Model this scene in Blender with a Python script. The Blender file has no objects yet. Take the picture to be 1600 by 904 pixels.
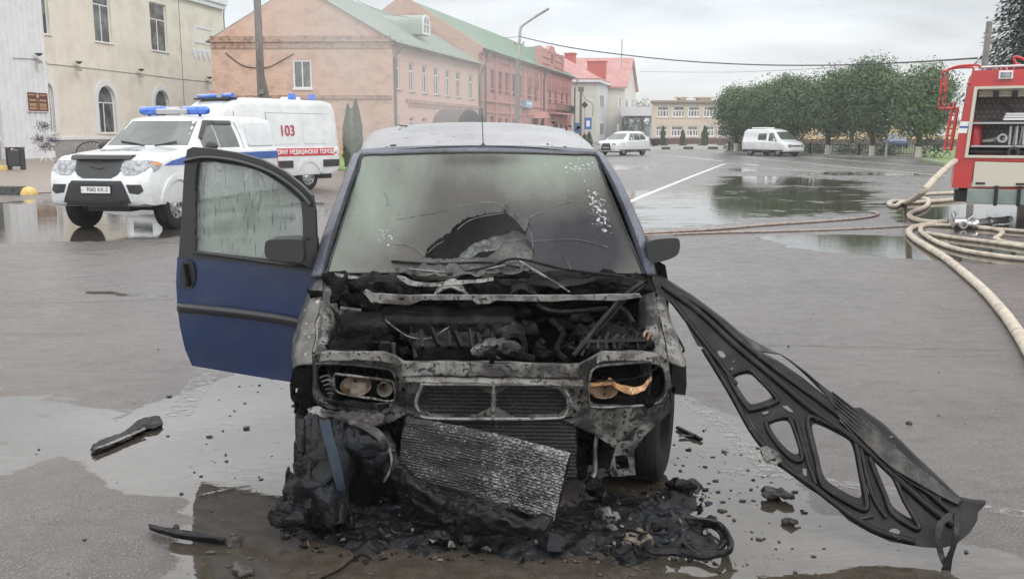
import bpy, bmesh, math, random
from mathutils import Vector, Matrix, noise
from mathutils.bvhtree import BVHTree
from mathutils.geometry import tessellate_polygon
random.seed(7)
R = math.radians
C = bpy.context.scene.collection
# ---------------------------------------------------------------- camera
F, CX, CY, H = 1450.0, 800.0, 452.0, 1.66
PIT = math.atan((452-206)/F)
cam = bpy.data.cameras.new('camera'); camo = bpy.data.objects.new('camera', cam); C.objects.link(camo)
cam.sensor_width = 36; cam.lens = F/1600*36; cam.clip_start = .05; cam.clip_end = 3000
camo.location = (0, 0, H); camo.rotation_euler = (R(90)-PIT, 0, 0)
bpy.context.scene.camera = camo
# ---------------------------------------------------------------- sky and sun (overcast, bright)
SUN_EL, SUN_ROT = 42, 140
w = bpy.data.worlds.new('World'); bpy.context.scene.world = w; w.use_nodes = True
nt = w.node_tree; N = nt.nodes; L = nt.links; N.clear()
out = N.new('ShaderNodeOutputWorld'); bg = N.new('ShaderNodeBackground'); L.new(bg.outputs[0], out.inputs[0])
sky = N.new('ShaderNodeTexSky'); sky.sky_type = 'NISHITA'; sky.sun_disc = False
sky.sun_elevation = R(SUN_EL); sky.sun_rotation = R(SUN_ROT); sky.air_density = 1; sky.dust_density = 3
bg.inputs[1].default_value = .106
tc = N.new('ShaderNodeTexCoord'); sp = N.new('ShaderNodeSeparateXYZ'); L.new(tc.outputs['Generated'], sp.inputs[0])
ramp = N.new('ShaderNodeValToRGB'); L.new(sp.outputs[2], ramp.inputs[0])     # cloud deck, brighter overhead
e = ramp.color_ramp.elements
e[0].position = 0.0; e[0].color = (.90, .895, .875, 1); e[1].position = 1; e[1].color = (1.0, 1.0, 1.0, 1)
for p_, c_ in ((.03, (.86, .865, .86, 1)), (.09, (.775, .805, .83, 1)), (.16, (.70, .75, .80, 1)), (.30, (.98, .99, 1.0, 1))):
    x_ = e.new(p_); x_.color = c_
mp = N.new('ShaderNodeMapping'); mp.inputs['Scale'].default_value = (2.2, 2.2, 13); L.new(tc.outputs['Generated'], mp.inputs[0])
no = N.new('ShaderNodeTexNoise'); no.inputs['Scale'].default_value = 1.9; no.inputs['Detail'].default_value = 6; no.inputs['Roughness'].default_value = .5; no.inputs['Distortion'].default_value=.4
L.new(mp.outputs[0], no.inputs[0])
nr = N.new('ShaderNodeMapRange'); L.new(no.outputs[0], nr.inputs[0]); nr.inputs[1].default_value = .35; nr.inputs[2].default_value = .68; nr.inputs[3].default_value = 8.9; nr.inputs[4].default_value = 12.6
mul = N.new('ShaderNodeVectorMath'); mul.operation = 'SCALE'; L.new(ramp.outputs[0], mul.inputs[0]); L.new(nr.outputs[0], mul.inputs['Scale'])
zen = N.new('ShaderNodeMapRange'); L.new(sp.outputs[2], zen.inputs[0]); zen.inputs[1].default_value = .1; zen.inputs[2].default_value = .9; zen.inputs[3].default_value = 1; zen.inputs[4].default_value = 1.7
mul2 = N.new('ShaderNodeVectorMath'); mul2.operation = 'SCALE'; L.new(mul.outputs[0], mul2.inputs[0]); L.new(zen.outputs[0], mul2.inputs['Scale'])
azg = N.new('ShaderNodeMapRange'); L.new(sp.outputs[0], azg.inputs[0]); azg.inputs[1].default_value = -.8; azg.inputs[2].default_value = .8; azg.inputs[3].default_value = 1.26; azg.inputs[4].default_value = .88
mul3 = N.new('ShaderNodeVectorMath'); mul3.operation = 'SCALE'; L.new(mul2.outputs[0], mul3.inputs[0]); L.new(azg.outputs[0], mul3.inputs['Scale']); mul2 = mul3
mx = N.new('ShaderNodeMix'); mx.data_type = 'RGBA'; mx.inputs[0].default_value = .9
L.new(sky.outputs[0], mx.inputs[6]); L.new(mul2.outputs[0], mx.inputs[7]); L.new(mx.outputs[2], bg.inputs[0])
sl = bpy.data.lights.new('sun', 'SUN'); sl.energy = 1.0; sl.angle = R(25); sl.color = (1, .96, .9)
so = bpy.data.objects.new('sun', sl); C.objects.link(so)
az = R(SUN_ROT); sd = Vector((math.sin(az)*math.cos(R(SUN_EL)), math.cos(az)*math.cos(R(SUN_EL)), math.sin(R(SUN_EL))))
so.rotation_euler = sd.to_track_quat('Z', 'Y').to_euler()
vs = bpy.context.scene.view_settings; vs.view_transform = 'Standard'; vs.look = 'None'; vs.exposure = .12; vs.gamma = 1; vs.use_curve_mapping = False
bpy.context.scene.cycles.max_bounces = 6
# ---------------------------------------------------------------- pixel rays -> world points
cp, spn = math.cos(PIT), math.sin(PIT)
def ray(px, py):
    u, v = (px-CX)/F, (CY-py)/F
    return Vector((u, cp+v*spn, -spn+v*cp))
def at(px, py, Y):
    d = ray(px, py); return Vector((0, 0, H))+d*(Y/d.y)
def gp(px, py, z=0):
    d = ray(px, py); return Vector((0, 0, H))+d*((z-H)/d.z)
def topx(P):
    v = Vector(P)-Vector((0, 0, H)); zc = v.y*cp-v.z*spn
    return (CX+F*v.x/zc, CY-F*(v.y*spn+v.z*cp)/zc)
# ---------------------------------------------------------------- object helpers
def tag(o, label=None, cat=None, group=None, kind=None):
    if label: o['label'] = label
    if cat: o['category'] = cat
    if group: o['group'] = group
    if kind: o['kind'] = kind
    return o
def thing(name, label, cat, loc=(0, 0, 0), rotz=0, group=None):
    o = bpy.data.objects.new(name, None); C.objects.link(o); o.empty_display_size = .2
    o.location = loc; o.rotation_euler = (0, 0, rotz)
    return tag(o, label, cat, group)
def link(name, me, mat, parent=None, world=False, smooth=0):
    o = bpy.data.objects.new(name, me); C.objects.link(o)
    if mat is not None:
        for m in (mat if isinstance(mat, (list, tuple)) else [mat]):
            me.materials.append(m)
    if parent is not None:
        o.parent = parent
        if world:
            m = Matrix.Identity(4); q = parent
            while q is not None:
                m = (Matrix.Translation(q.location) @ q.rotation_euler.to_matrix().to_4x4()) @ m
                if q.parent is not None: m = q.matrix_parent_inverse @ m
                q = q.parent
            o.matrix_parent_inverse = m.inverted()
    if smooth:
        me.polygons.foreach_set('use_smooth', [True]*len(me.polygons))
        me.set_sharp_from_angle(angle=R(smooth))
    return o
def copy_thing(src, loc, rotz, label, group=None, scale=None):
    r = src.copy(); C.objects.link(r); r.location = loc; r.rotation_euler = (0, 0, rotz); r['label'] = label
    if scale: r.scale = scale
    if group: r['group'] = group
    for ch in list(src.children):
        c = ch.copy(); C.objects.link(c); c.parent = r
        for g in list(ch.children):
            d = g.copy(); C.objects.link(d); d.parent = c
    return r
class MB:
    def __init__(s): s.v = []; s.f = []; s.mi = []
    def add(s, vs_, fs, mi=0):
        n = len(s.v); s.v += [Vector(v) for v in vs_]; s.f += [[n+i for i in f] for f in fs]; s.mi += [mi]*len(fs); return s
    def box(s, c, size, rot=None, mi=0):
        sx, sy, sz = [q/2 for q in size]; P = []
        for x in (-sx, sx):
            for y in (-sy, sy):
                for z in (-sz, sz):
                    p = Vector((x, y, z)); P.append((rot @ p if rot else p)+Vector(c))
        return s.add(P, [(0, 1, 3, 2), (4, 6, 7, 5), (0, 4, 5, 1), (2, 3, 7, 6), (0, 2, 6, 4), (1, 5, 7, 3)], mi)
    def bx(s, x0, x1, y0, y1, z0, z1, mi=0): return s.box(((x0+x1)/2, (y0+y1)/2, (z0+z1)/2), (abs(x1-x0), abs(y1-y0), abs(z1-z0)), None, mi)
    def bar(s, a, b, wd, th, up=(0, 0, 1), mi=0):
        a, b = Vector(a), Vector(b); d = (b-a); l = d.length; d.normalize(); upv = Vector(up)
        sd_ = d.cross(upv)
        if sd_.length < 1e-4: sd_ = d.cross(Vector((1, 0, 0)))
        sd_.normalize(); u = sd_.cross(d)
        P = []
        for e_ in (a, b):
            for i, j in ((-1, -1), (1, -1), (1, 1), (-1, 1)): P.append(e_+sd_*(i*wd/2)+u*(j*th/2))
        return s.add(P, [(3, 2, 1, 0), (4, 5, 6, 7), (0, 1, 5, 4), (1, 2, 6, 5), (2, 3, 7, 6), (3, 0, 4, 7)], mi)
    def tube(s, pts, r, seg=8, mi=0, cap=True, jit=0, flat=1):
        pts = [Vector(p) for p in pts]; n = len(pts); rr = r if isinstance(r, (list, tuple)) else [r]*n
        ref = Vector((0, 0, 1)); P = []
        for i, p in enumerate(pts):
            t = (pts[min(i+1, n-1)]-pts[max(i-1, 0)])
            if t.length < 1e-9: t = Vector((0, 0, 1))
            t.normalize()
            a = t.cross(ref)
            if a.length < .05: a = t.cross(Vector((1, 0, 0)))
            a.normalize(); b = a.cross(t)
            for k in range(seg):
                th = 2*math.pi*k/seg; q = rr[i]*(1+(noise.noise(p*9+Vector((math.cos(th), math.sin(th), 0))*2)*jit if jit else 0))
                P.append(p+a*math.cos(th)*q+b*math.sin(th)*q*flat)
        f = [(i*seg+k, i*seg+(k+1) % seg, (i+1)*seg+(k+1) % seg, (i+1)*seg+k) for i in range(n-1) for k in range(seg)]
        if cap: f += [tuple(range(seg-1, -1, -1)), tuple((n-1)*seg+k for k in range(seg))]
        return s.add(P, f, mi)
    def lathe(s, prof, seg=24, axis='z', c=(0, 0, 0), mi=0):
        P = []
        for r_, h_ in prof:
            for k in range(seg):
                a = 2*math.pi*k/seg; x, y = r_*math.cos(a), r_*math.sin(a)
                p = {'z': (x, y, h_), 'y': (x, h_, y), 'x': (h_, x, y)}[axis]; P.append(Vector(p)+Vector(c))
        n = len(prof)
        f = [(i*seg+k, i*seg+(k+1) % seg, (i+1)*seg+(k+1) % seg, (i+1)*seg+k) for i in range(n-1) for k in range(seg)]
        return s.add(P, f, mi)
    def prism(s, poly, vec, mi=0):                       # 3D polygon swept along vec
        n = len(poly); P = [Vector(p) for p in poly]; P2 = [p+Vector(vec) for p in P]
        fs = [tuple(range(n)), tuple(range(2*n-1, n-1, -1))]+[(i, (i+1) % n, n+(i+1) % n, n+i) for i in range(n)]
        return s.add(P+P2, fs, mi)
    def ball(s, c, r, seg=10, rg=6, sc=(1, 1, 1), jit=0, mi=0):
        P = []; c = Vector(c)
        for i in range(rg+1):
            ph = math.pi*i/rg
            for k in range(seg):
                a = 2*math.pi*k/seg; d = Vector((math.sin(ph)*math.cos(a)*sc[0], math.sin(ph)*math.sin(a)*sc[1], math.cos(ph)*sc[2]))
                P.append(c+d*r*(1+(jit*noise.noise(c*7+d*2.3) if jit else 0)))
        return s.add(P, [(i*seg+k, i*seg+(k+1) % seg, (i+1)*seg+(k+1) % seg, (i+1)*seg+k) for i in range(rg) for k in range(seg)], mi)
    def build(s, name, mat, parent=None, world=False, smooth=0, bevel=0):
        me = bpy.data.meshes.new(name); me.from_pydata([tuple(v) for v in s.v], [], s.f)
        if any(s.mi): me.polygons.foreach_set('material_index', s.mi)
        bm = bmesh.new(); bm.from_mesh(me); bmesh.ops.remove_doubles(bm, verts=bm.verts, dist=1e-5); bmesh.ops.recalc_face_normals(bm, faces=bm.faces)
        bm.to_mesh(me); bm.free()
        o = link(name, me, mat, parent, world, smooth)
        if bevel:
            b = o.modifiers.new('bevel', 'BEVEL'); b.width = bevel; b.segments = 2; b.limit_method = 'ANGLE'; b.angle_limit = R(40); b.harden_normals = False
        return o
def chaikin(p, n=2, closed=True):
    p = [Vector(q) for q in p]
    for _ in range(n):
        q = []; m = len(p)
        if closed:
            for i in range(m): a, b = p[i], p[(i+1) % m]; q += [a*.75+b*.25, a*.25+b*.75]
        else:
            q.append(p[0])
            for i in range(m-1): a, b = p[i], p[i+1]; q += [a*.75+b*.25, a*.25+b*.75]
            q.append(p[-1])
        p = q
    return p
def spline(pts, n=8):
    P = [Vector(p) for p in pts]; o = []
    for i in range(len(P)-1):
        a, b, c, d = P[max(i-1, 0)], P[i], P[i+1], P[min(i+2, len(P)-1)]
        for k in range(n):
            t = k/n; o.append(.5*((2*b)+(c-a)*t+(2*a-5*b+4*c-d)*t*t+(3*b-a-3*c+d)*t**3))
    o.append(P[-1]); return o
def fill2d(outline, holes=(), maxe=None):
    bm = bmesh.new(); E = []
    for lp in [outline]+list(holes):
        vs_ = [bm.verts.new((p[0], p[1], 0)) for p in lp]
        for i in range(len(vs_)): E.append(bm.edges.new((vs_[i], vs_[(i+1) % len(vs_)])))
    bmesh.ops.triangle_fill(bm, use_beauty=True, edges=E)
    if maxe:
        for _ in range(7):
            le = [e_ for e_ in bm.edges if e_.calc_length() > maxe]
            if not le: break
            bmesh.ops.subdivide_edges(bm, edges=le, cuts=1); bmesh.ops.triangulate(bm, faces=bm.faces)
    bm.verts.index_update()
    vs_ = [(v.co.x, v.co.y) for v in bm.verts]; fs = [[v.index for v in f.verts] for f in bm.faces]
    bd = [(e_.verts[0].index, e_.verts[1].index) for e_ in bm.edges if len(e_.link_faces) == 1]
    bm.free(); return vs_, fs, bd
def slab(mb, outline, holes, fmap, fback, maxe=None, mi=0):   # a plate: front skin fmap, back skin fback, rim between
    v, f, bd = fill2d(outline, holes, maxe); n = len(v)
    P = [fmap(*p) for p in v]; Q = [fback(p, *q) for p, q in zip(P, v)]
    mb.add(P+Q, f+[[n+i for i in reversed(t)] for t in f]+[(a, b, n+b, n+a) for a, b in bd], mi)
    return mb
# ---------------------------------------------------------------- materials
def mat(name, c=(.5, .5, .5), rough=.5, metal=0, c2=None, ns=4, lo=.4, hi=.6, bump=0, bs=30, coat=0, spec=.5, det=6, rough2=None, ior=None, scl=(1, 1, 1), c3=None, ns3=20, lo3=.55, hi3=.65, trans=0, emit=None, bd=.02):
    m = bpy.data.materials.new(name); m.use_nodes = True; n = m.node_tree.nodes; l = m.node_tree.links; b = n['Principled BSDF']
    b.inputs['Base Color'].default_value = (*c, 1); b.inputs['Roughness'].default_value = rough; b.inputs['Metallic'].default_value = metal
    b.inputs['Coat Weight'].default_value = coat; b.inputs['Coat Roughness'].default_value = .08; b.inputs['Specular IOR Level'].default_value = spec
    b.inputs['Transmission Weight'].default_value = trans
    if ior: b.inputs['IOR'].default_value = ior
    t = n.new('ShaderNodeTexCoord'); mpn = n.new('ShaderNodeMapping'); mpn.inputs['Scale'].default_value = scl; l.new(t.outputs['Object'], mpn.inputs[0])
    if c2:
        q = n.new('ShaderNodeTexNoise'); q.inputs['Scale'].default_value = ns; q.inputs['Detail'].default_value = det; q.inputs['Roughness'].default_value = .6; l.new(mpn.outputs[0], q.inputs[0])
        r_ = n.new('ShaderNodeMapRange'); r_.inputs[1].default_value = lo; r_.inputs[2].default_value = hi; l.new(q.outputs[0], r_.inputs[0])
        x = n.new('ShaderNodeMix'); x.data_type = 'RGBA'; x.inputs[6].default_value = (*c, 1); x.inputs[7].default_value = (*c2, 1); l.new(r_.outputs[0], x.inputs[0]); res = x.outputs[2]
        if rough2 is not None:
            y = n.new('ShaderNodeMapRange'); y.inputs[3].default_value = rough; y.inputs[4].default_value = rough2; l.new(r_.outputs[0], y.inputs[0]); l.new(y.outputs[0], b.inputs['Roughness'])
        if c3:
            q3 = n.new('ShaderNodeTexNoise'); q3.inputs['Scale'].default_value = ns3; q3.inputs['Detail'].default_value = 4; l.new(mpn.outputs[0], q3.inputs[0])
            r3 = n.new('ShaderNodeMapRange'); r3.inputs[1].default_value = lo3; r3.inputs[2].default_value = hi3; l.new(q3.outputs[0], r3.inputs[0])
            x3 = n.new('ShaderNodeMix'); x3.data_type = 'RGBA'; l.new(res, x3.inputs[6]); x3.inputs[7].default_value = (*c3, 1); l.new(r3.outputs[0], x3.inputs[0]); res = x3.outputs[2]
        l.new(res, b.inputs['Base Color'])
    if bump:
        q2 = n.new('ShaderNodeTexNoise'); q2.inputs['Scale'].default_value = bs; q2.inputs['Detail'].default_value = 5; l.new(mpn.outputs[0], q2.inputs[0])
        bn = n.new('ShaderNodeBump'); bn.inputs['Strength'].default_value = bump; bn.inputs['Distance'].default_value = bd; l.new(q2.outputs[0], bn.inputs['Height']); l.new(bn.outputs[0], b.inputs['Normal'])
    if emit: b.inputs['Emission Color'].default_value = (*emit[0], 1); b.inputs['Emission Strength'].default_value = emit[1]
    return m
def brick(name, c1, c2, mortar, axis='x', bw=.26, bh=.085, dirt=None, dl=.55, dh=.7, ms=.012, bump=.3, dsc=(.35, .35, .5)):
    m = bpy.data.materials.new(name); m.use_nodes = True; n = m.node_tree.nodes; l = m.node_tree.links; b = n['Principled BSDF']; b.inputs['Roughness'].default_value = .9
    t = n.new('ShaderNodeTexCoord'); s_ = n.new('ShaderNodeSeparateXYZ'); cb = n.new('ShaderNodeCombineXYZ'); l.new(t.outputs['Object'], s_.inputs[0])
    l.new(s_.outputs[0 if axis == 'x' else 1], cb.inputs[0]); l.new(s_.outputs[1 if axis == 'g' else 2], cb.inputs[1])
    if axis == 'g': l.new(s_.outputs[0], cb.inputs[0])
    br = n.new('ShaderNodeTexBrick'); l.new(cb.outputs[0], br.inputs[0]); br.inputs['Scale'].default_value = 1
    br.inputs['Color1'].default_value = (*c1, 1); br.inputs['Color2'].default_value = (*c2, 1); br.inputs['Mortar'].default_value = (*mortar, 1)
    br.inputs['Brick Width'].default_value = bw; br.inputs['Row Height'].default_value = bh; br.inputs['Mortar Size'].default_value = ms
    res = br.outputs[0]
    if dirt:
        q = n.new('ShaderNodeTexNoise'); q.inputs['Scale'].default_value = 3; q.inputs['Detail'].default_value = 8; q.inputs['Roughness'].default_value = .65
        mp_ = n.new('ShaderNodeMapping'); mp_.inputs['Scale'].default_value = dsc; l.new(t.outputs['Object'], mp_.inputs[0]); l.new(mp_.outputs[0], q.inputs[0])
        r_ = n.new('ShaderNodeMapRange'); r_.inputs[1].default_value = dl; r_.inputs[2].default_value = dh; l.new(q.outputs[0], r_.inputs[0])
        x = n.new('ShaderNodeMix'); x.data_type = 'RGBA'; l.new(res, x.inputs[6]); x.inputs[7].default_value = (*dirt, 1); l.new(r_.outputs[0], x.inputs[0]); res = x.outputs[2]
    l.new(res, b.inputs['Base Color'])
    bn = n.new('ShaderNodeBump'); bn.inputs['Strength'].default_value = bump; bn.inputs['Distance'].default_value = .01; l.new(br.outputs['Fac'], bn.inputs['Height']); bn.invert = True; l.new(bn.outputs[0], b.inputs['Normal'])
    return m
M = {}
M['cream'] = mat('cream_render', (.74, .695, .60), .9, c2=(.68, .635, .545), ns=1.2, c3=(.58, .54, .45), ns3=.5, lo3=.5, hi3=.75, bump=.1, bs=20)
M['grey_render'] = mat('plinth_render', (.34, .33, .31), .9, c2=(.28, .27, .26), ns=1.2)
M['yellow'] = mat('ochre_render', (.74, .55, .32), .9, c2=(.70, .52, .3), ns=1)
M['white_paint'] = mat('white_render', (.72, .73, .75), .8, c2=(.66, .67, .69), ns=1.5)
M['pvc'] = mat('white_plastic', (.78, .78, .78), .35)
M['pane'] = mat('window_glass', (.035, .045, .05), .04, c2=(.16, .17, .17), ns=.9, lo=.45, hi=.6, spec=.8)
M['orange_brick'] = brick('orange_brick', (.60, .375, .275), (.64, .43, .33), (.64, .49, .40), 'y', dirt=(.43, .26, .19), dl=.45, dh=.72)
M['orange_brick_x'] = brick('orange_brick_street', (.70, .46, .37), (.72, .48, .39), (.71, .5, .42), 'x', dirt=(.66, .45, .37), dl=.5, dh=.8)
M['old_brick'] = brick('old_brick', (.48, .25, .17), (.56, .34, .25), (.5, .38, .3), 'y', dirt=(.36, .19, .14))
M['old_brick_cornice'] = brick('weathered_brick', (.33, .15, .10), (.48, .25, .16), (.44, .33, .26), 'y', bw=.2, bh=.14, ms=.03, dirt=(.22, .12, .09), dl=.5, dh=.6, dsc=(.6, .9, .9))
M['pink_brick'] = brick('pink_brick', (.45, .215, .19), (.49, .24, .21), (.48, .27, .24), 'x', dirt=(.36, .17, .15))
M['pink_trim'] = mat('pink_trim', (.51, .25, .225), .9)
M['salmon_trim'] = mat('salmon_trim', (.5, .32, .24), .9, c2=(.3, .16, .12), ns=3, lo=.5, hi=.6)
M['green_roof'] = mat('green_sheet_roof', (.24, .36, .27), .5, c2=(.3, .41, .32), ns=.8, metal=.2)
M['grey_green_roof'] = mat('faded_green_roof', (.27, .34, .29), .55, c2=(.34, .4, .34), ns=.8, metal=.2)
M['red_roof'] = mat('red_sheet_roof', (.40, .17, .16), .5, c2=(.47, .24, .22), ns=.7)
M['chimney_red'] = mat('chimney_red', (.48, .09, .07), .6)
M['drain'] = mat('drain_pipe', (.12, .15, .12), .5, metal=.4)
M['concrete'] = mat('concrete', (.26, .25, .24), .9, c2=(.19, .18, .17), ns=5, bump=.2)
M['wood_pole'] = mat('old_wood', (.12, .11, .10), .9, c2=(.2, .18, .16), ns=8, scl=(4, 4, .4), bump=.4)
M['black_metal'] = mat('black_iron', (.02, .02, .022), .5, metal=.3)
M['dark_plastic'] = mat('dark_plastic', (.03, .031, .033), .45, bump=.1, bs=80, bd=.003)
M['car_white'] = mat('white_car_paint', (.72, .74, .76), .28, coat=.8, c2=(.63, .65, .655), ns=2, c3=(.48, .47, .45), ns3=7, lo3=.62, hi3=.80)
M['car_blue'] = mat('blue_stripe', (.03, .10, .36), .35, coat=.5)
M['car_red'] = mat('red_stripe', (.50, .03, .04), .35, coat=.5)
M['glass_car'] = mat('car_glass', (.06, .068, .064), .04, spec=.9, c2=(.10, .11, .105), ns=1.2)
M['tyre'] = mat('tyre_rubber', (.010, .010, .0105), .8, spec=.25, c2=(.022, .021, .019), ns=9, bump=.3, bs=60, bd=.006)
M['rim'] = mat('wheel_steel', (.42, .43, .44), .35, metal=.7)
M['chrome'] = mat('chrome', (.7, .7, .72), .15, metal=1)
M['lamp_glass'] = mat('lamp_glass', (.36, .37, .39), .08, metal=.4, coat=1, c2=(.16, .165, .18), ns=14)
M['amber'] = mat('amber_lens', (.7, .22, .04), .15, coat=1)
M['red_lens'] = mat('red_lens', (.5, .02, .02), .2, coat=1)
M['beacon'] = mat('blue_beacon', (.02, .10, .55), .12, coat=1, c2=(.06, .2, .7), ns=18)
M['ink_red'] = mat('red_ink', (.42, .03, .07), .5)
M['ink_white'] = mat('white_ink', (.85, .85, .85), .5)
M['ink_black'] = mat('black_ink', (.02, .02, .02), .5)
M['fire_red'] = mat('fire_engine_red', (.52, .035, .035), .3, coat=.6, c2=(.46, .04, .04), ns=3)
M['cream_panel'] = mat('cream_panel', (.58, .55, .46), .4)
M['alu'] = mat('aluminium', (.5, .5, .5), .35, metal=.8)
M['alu_tread'] = brick('stamped_aluminium', (.25, .24, .22), (.30, .28, .26), (.18, .17, .16), 'x', bw=.09, bh=.09, bump=.8)
M['grey_green'] = mat('grey_green_box', (.20, .25, .23), .5, c2=(.26, .3, .28), ns=3)
M['hose'] = mat('canvas_hose', (.50, .45, .37), .85, c2=(.34, .29, .23), ns=9, lo=.4, hi=.65, bump=.3, bs=60, bd=.006)
M['hose_dark'] = mat('wet_hose', (.22, .17, .15), .6, c2=(.34, .28, .24), ns=9)
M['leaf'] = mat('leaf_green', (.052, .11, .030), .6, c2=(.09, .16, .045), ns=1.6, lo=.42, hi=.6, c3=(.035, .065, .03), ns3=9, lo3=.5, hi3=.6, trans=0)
M['leaf_dark'] = mat('leaf_dark', (.035, .062, .04), .6, c2=(.06, .09, .055), ns=2)
M['thuja'] = mat('thuja_green', (.055, .085, .042), .7, c2=(.085, .12, .055), ns=5)
M['bark'] = mat('bark', (.10, .08, .06), .95, c2=(.05, .04, .035), ns=9, bump=.5)
M['whitewash'] = mat('whitewash', (.7, .68, .64), .9, c2=(.5, .47, .42), ns=14)
M['grass'] = mat('grass', (.12, .20, .05), .9, c2=(.2, .26, .08), ns=9)
M['flower'] = mat('petunia_purple', (.10, .03, .16), .7, c2=(.06, .10, .04), ns=30)
M['yellow_paint'] = mat('yellow_paint', (.68, .5, .14), .6, c2=(.55, .4, .14), ns=12)
M['kerb_black'] = mat('black_kerb', (.03, .03, .032), .6, c2=(.1, .1, .1), ns=9)
M['navy_sign'] = mat('maroon_sign', (.12, .02, .025), .35)
M['gold'] = mat('gold_letters', (.6, .48, .25), .4, metal=.4)
# wreck
M['burnt_body'] = mat('sooty_paint', (.105, .115, .15), .42, coat=.15, c2=(.05, .052, .07), ns=5, lo=.4, hi=.65, c3=(.03, .028, .027), ns3=60, lo3=.60, hi3=.66, bump=.15, bs=22, bd=.01)
M['burnt_roof'] = mat('ash_covered_roof', (.29, .29, .30), .38, coat=.2, c2=(.20, .20, .215), ns=2.2, lo=.4, hi=.65, c3=(.04, .038, .035), ns3=24, lo3=.66, hi3=.68, bump=.12, bs=18, bd=.01)
M['ash_metal'] = mat('ash_metal', (.035, .032, .030), .6, metal=.25, c2=(.235, .23, .22), ns=7, lo=.44, hi=.66, c3=(.014, .013, .012), ns3=48, lo3=.52, hi3=.62, bump=.5, bs=45, bd=.01, det=10)
M['pale_ash'] = mat('pale_ash_metal', (.22, .215, .205), .6, metal=.2, c2=(.07, .065, .06), ns=11, lo=.44, hi=.6, c3=(.02, .018, .017), ns3=55, lo3=.56, hi3=.64, bump=.35, bs=40, bd=.008, det=9)
M['fender'] = mat('burnt_fender', (.10, .097, .09), .36, metal=.3, coat=.2, c2=(.045, .04, .03), ns=5, lo=.42, hi=.6, c3=(.3, .29, .27), ns3=30, lo3=.62, hi3=.68, bump=.3, bs=25, bd=.01)
M['soot'] = mat('soot', (.003, .003, .003), .85, spec=.08, c2=(.009, .0085, .008), ns=6, c3=(.07, .066, .062), ns3=34, lo3=.66, hi3=.72, bump=.9, bs=30, bd=.03, rough2=.4)
M['soot_metal'] = mat('sooty_metal', (.005, .005, .005), .5, metal=.1, spec=.2, c2=(.024, .022, .02), ns=9, lo=.5, hi=.64, bump=.6, bs=35, bd=.012)
M['melt'] = mat('melted_plastic', (.0035, .0038, .0045), .42, c2=(.012, .014, .017), ns=4, lo=.45, hi=.65, rough2=.62, c3=(.07, .062, .055), ns3=44, lo3=.66, hi3=.71, bump=.7, bs=24, bd=.03, spec=.25)
M['bonnet'] = mat('charred_bonnet', (.0045, .0048, .006), .40, metal=.1, spec=.32, c2=(.020, .019, .018), ns=8, lo=.50, hi=.66, c3=(.13, .12, .105), ns3=44, lo3=.69, hi3=.73, bump=.5, bs=16, bd=.012)
M['door_blue'] = mat('blue_car_paint', (.005, .022, .088), .36, coat=.2, c2=(.004, .016, .062), ns=2.5, c3=(.013, .028, .07), ns3=7, lo3=.5, hi3=.7)
M['rust'] = mat('rust_brown', (.22, .12, .07), .6, c2=(.33, .24, .17), ns=14, c3=(.05, .03, .02), ns3=30)
M['reflector'] = mat('scorched_reflector', (.42, .38, .33), .35, metal=.3, c2=(.13, .075, .045), ns=9, lo=.45, hi=.58)
M['blue_plastic'] = mat('scorched_blue_strip', (.016, .026, .04), .6, spec=.2, c2=(.03, .035, .045), ns=12, bump=.3)
M['asphalt_bit'] = mat('charcoal_bit', (.02, .019, .018), .6, c2=(.06, .055, .05), ns=30, bump=.5)

M['clinker'] = mat('tan_clinker', (.09, .072, .055), .8, c2=(.17, .14, .11), ns=16, c3=(.03, .025, .02), ns3=34, bump=.8)
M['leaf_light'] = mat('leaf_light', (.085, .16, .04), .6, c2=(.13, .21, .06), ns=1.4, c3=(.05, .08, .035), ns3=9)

M['bonnet_skin'] = mat('charred_skin_sheen', (.006, .006, .007), .38, spec=.4, c2=(.055, .05, .044), ns=5, lo=.48, hi=.68, scl=(2.4, 1, 2.4), c3=(.16, .15, .13), ns3=70, lo3=.64, hi3=.70, bump=.3, bs=30, bd=.006)  # charred skin; the stretched pale streaks are sheen painted into the colour
M['blue_dark'] = mat('dark_blue_car_paint', (.02, .045, .11), .4, coat=.4)
M['interior'] = mat('ashen_interior', (.07, .068, .06), .9, c2=(.12, .115, .10), ns=5)
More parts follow.
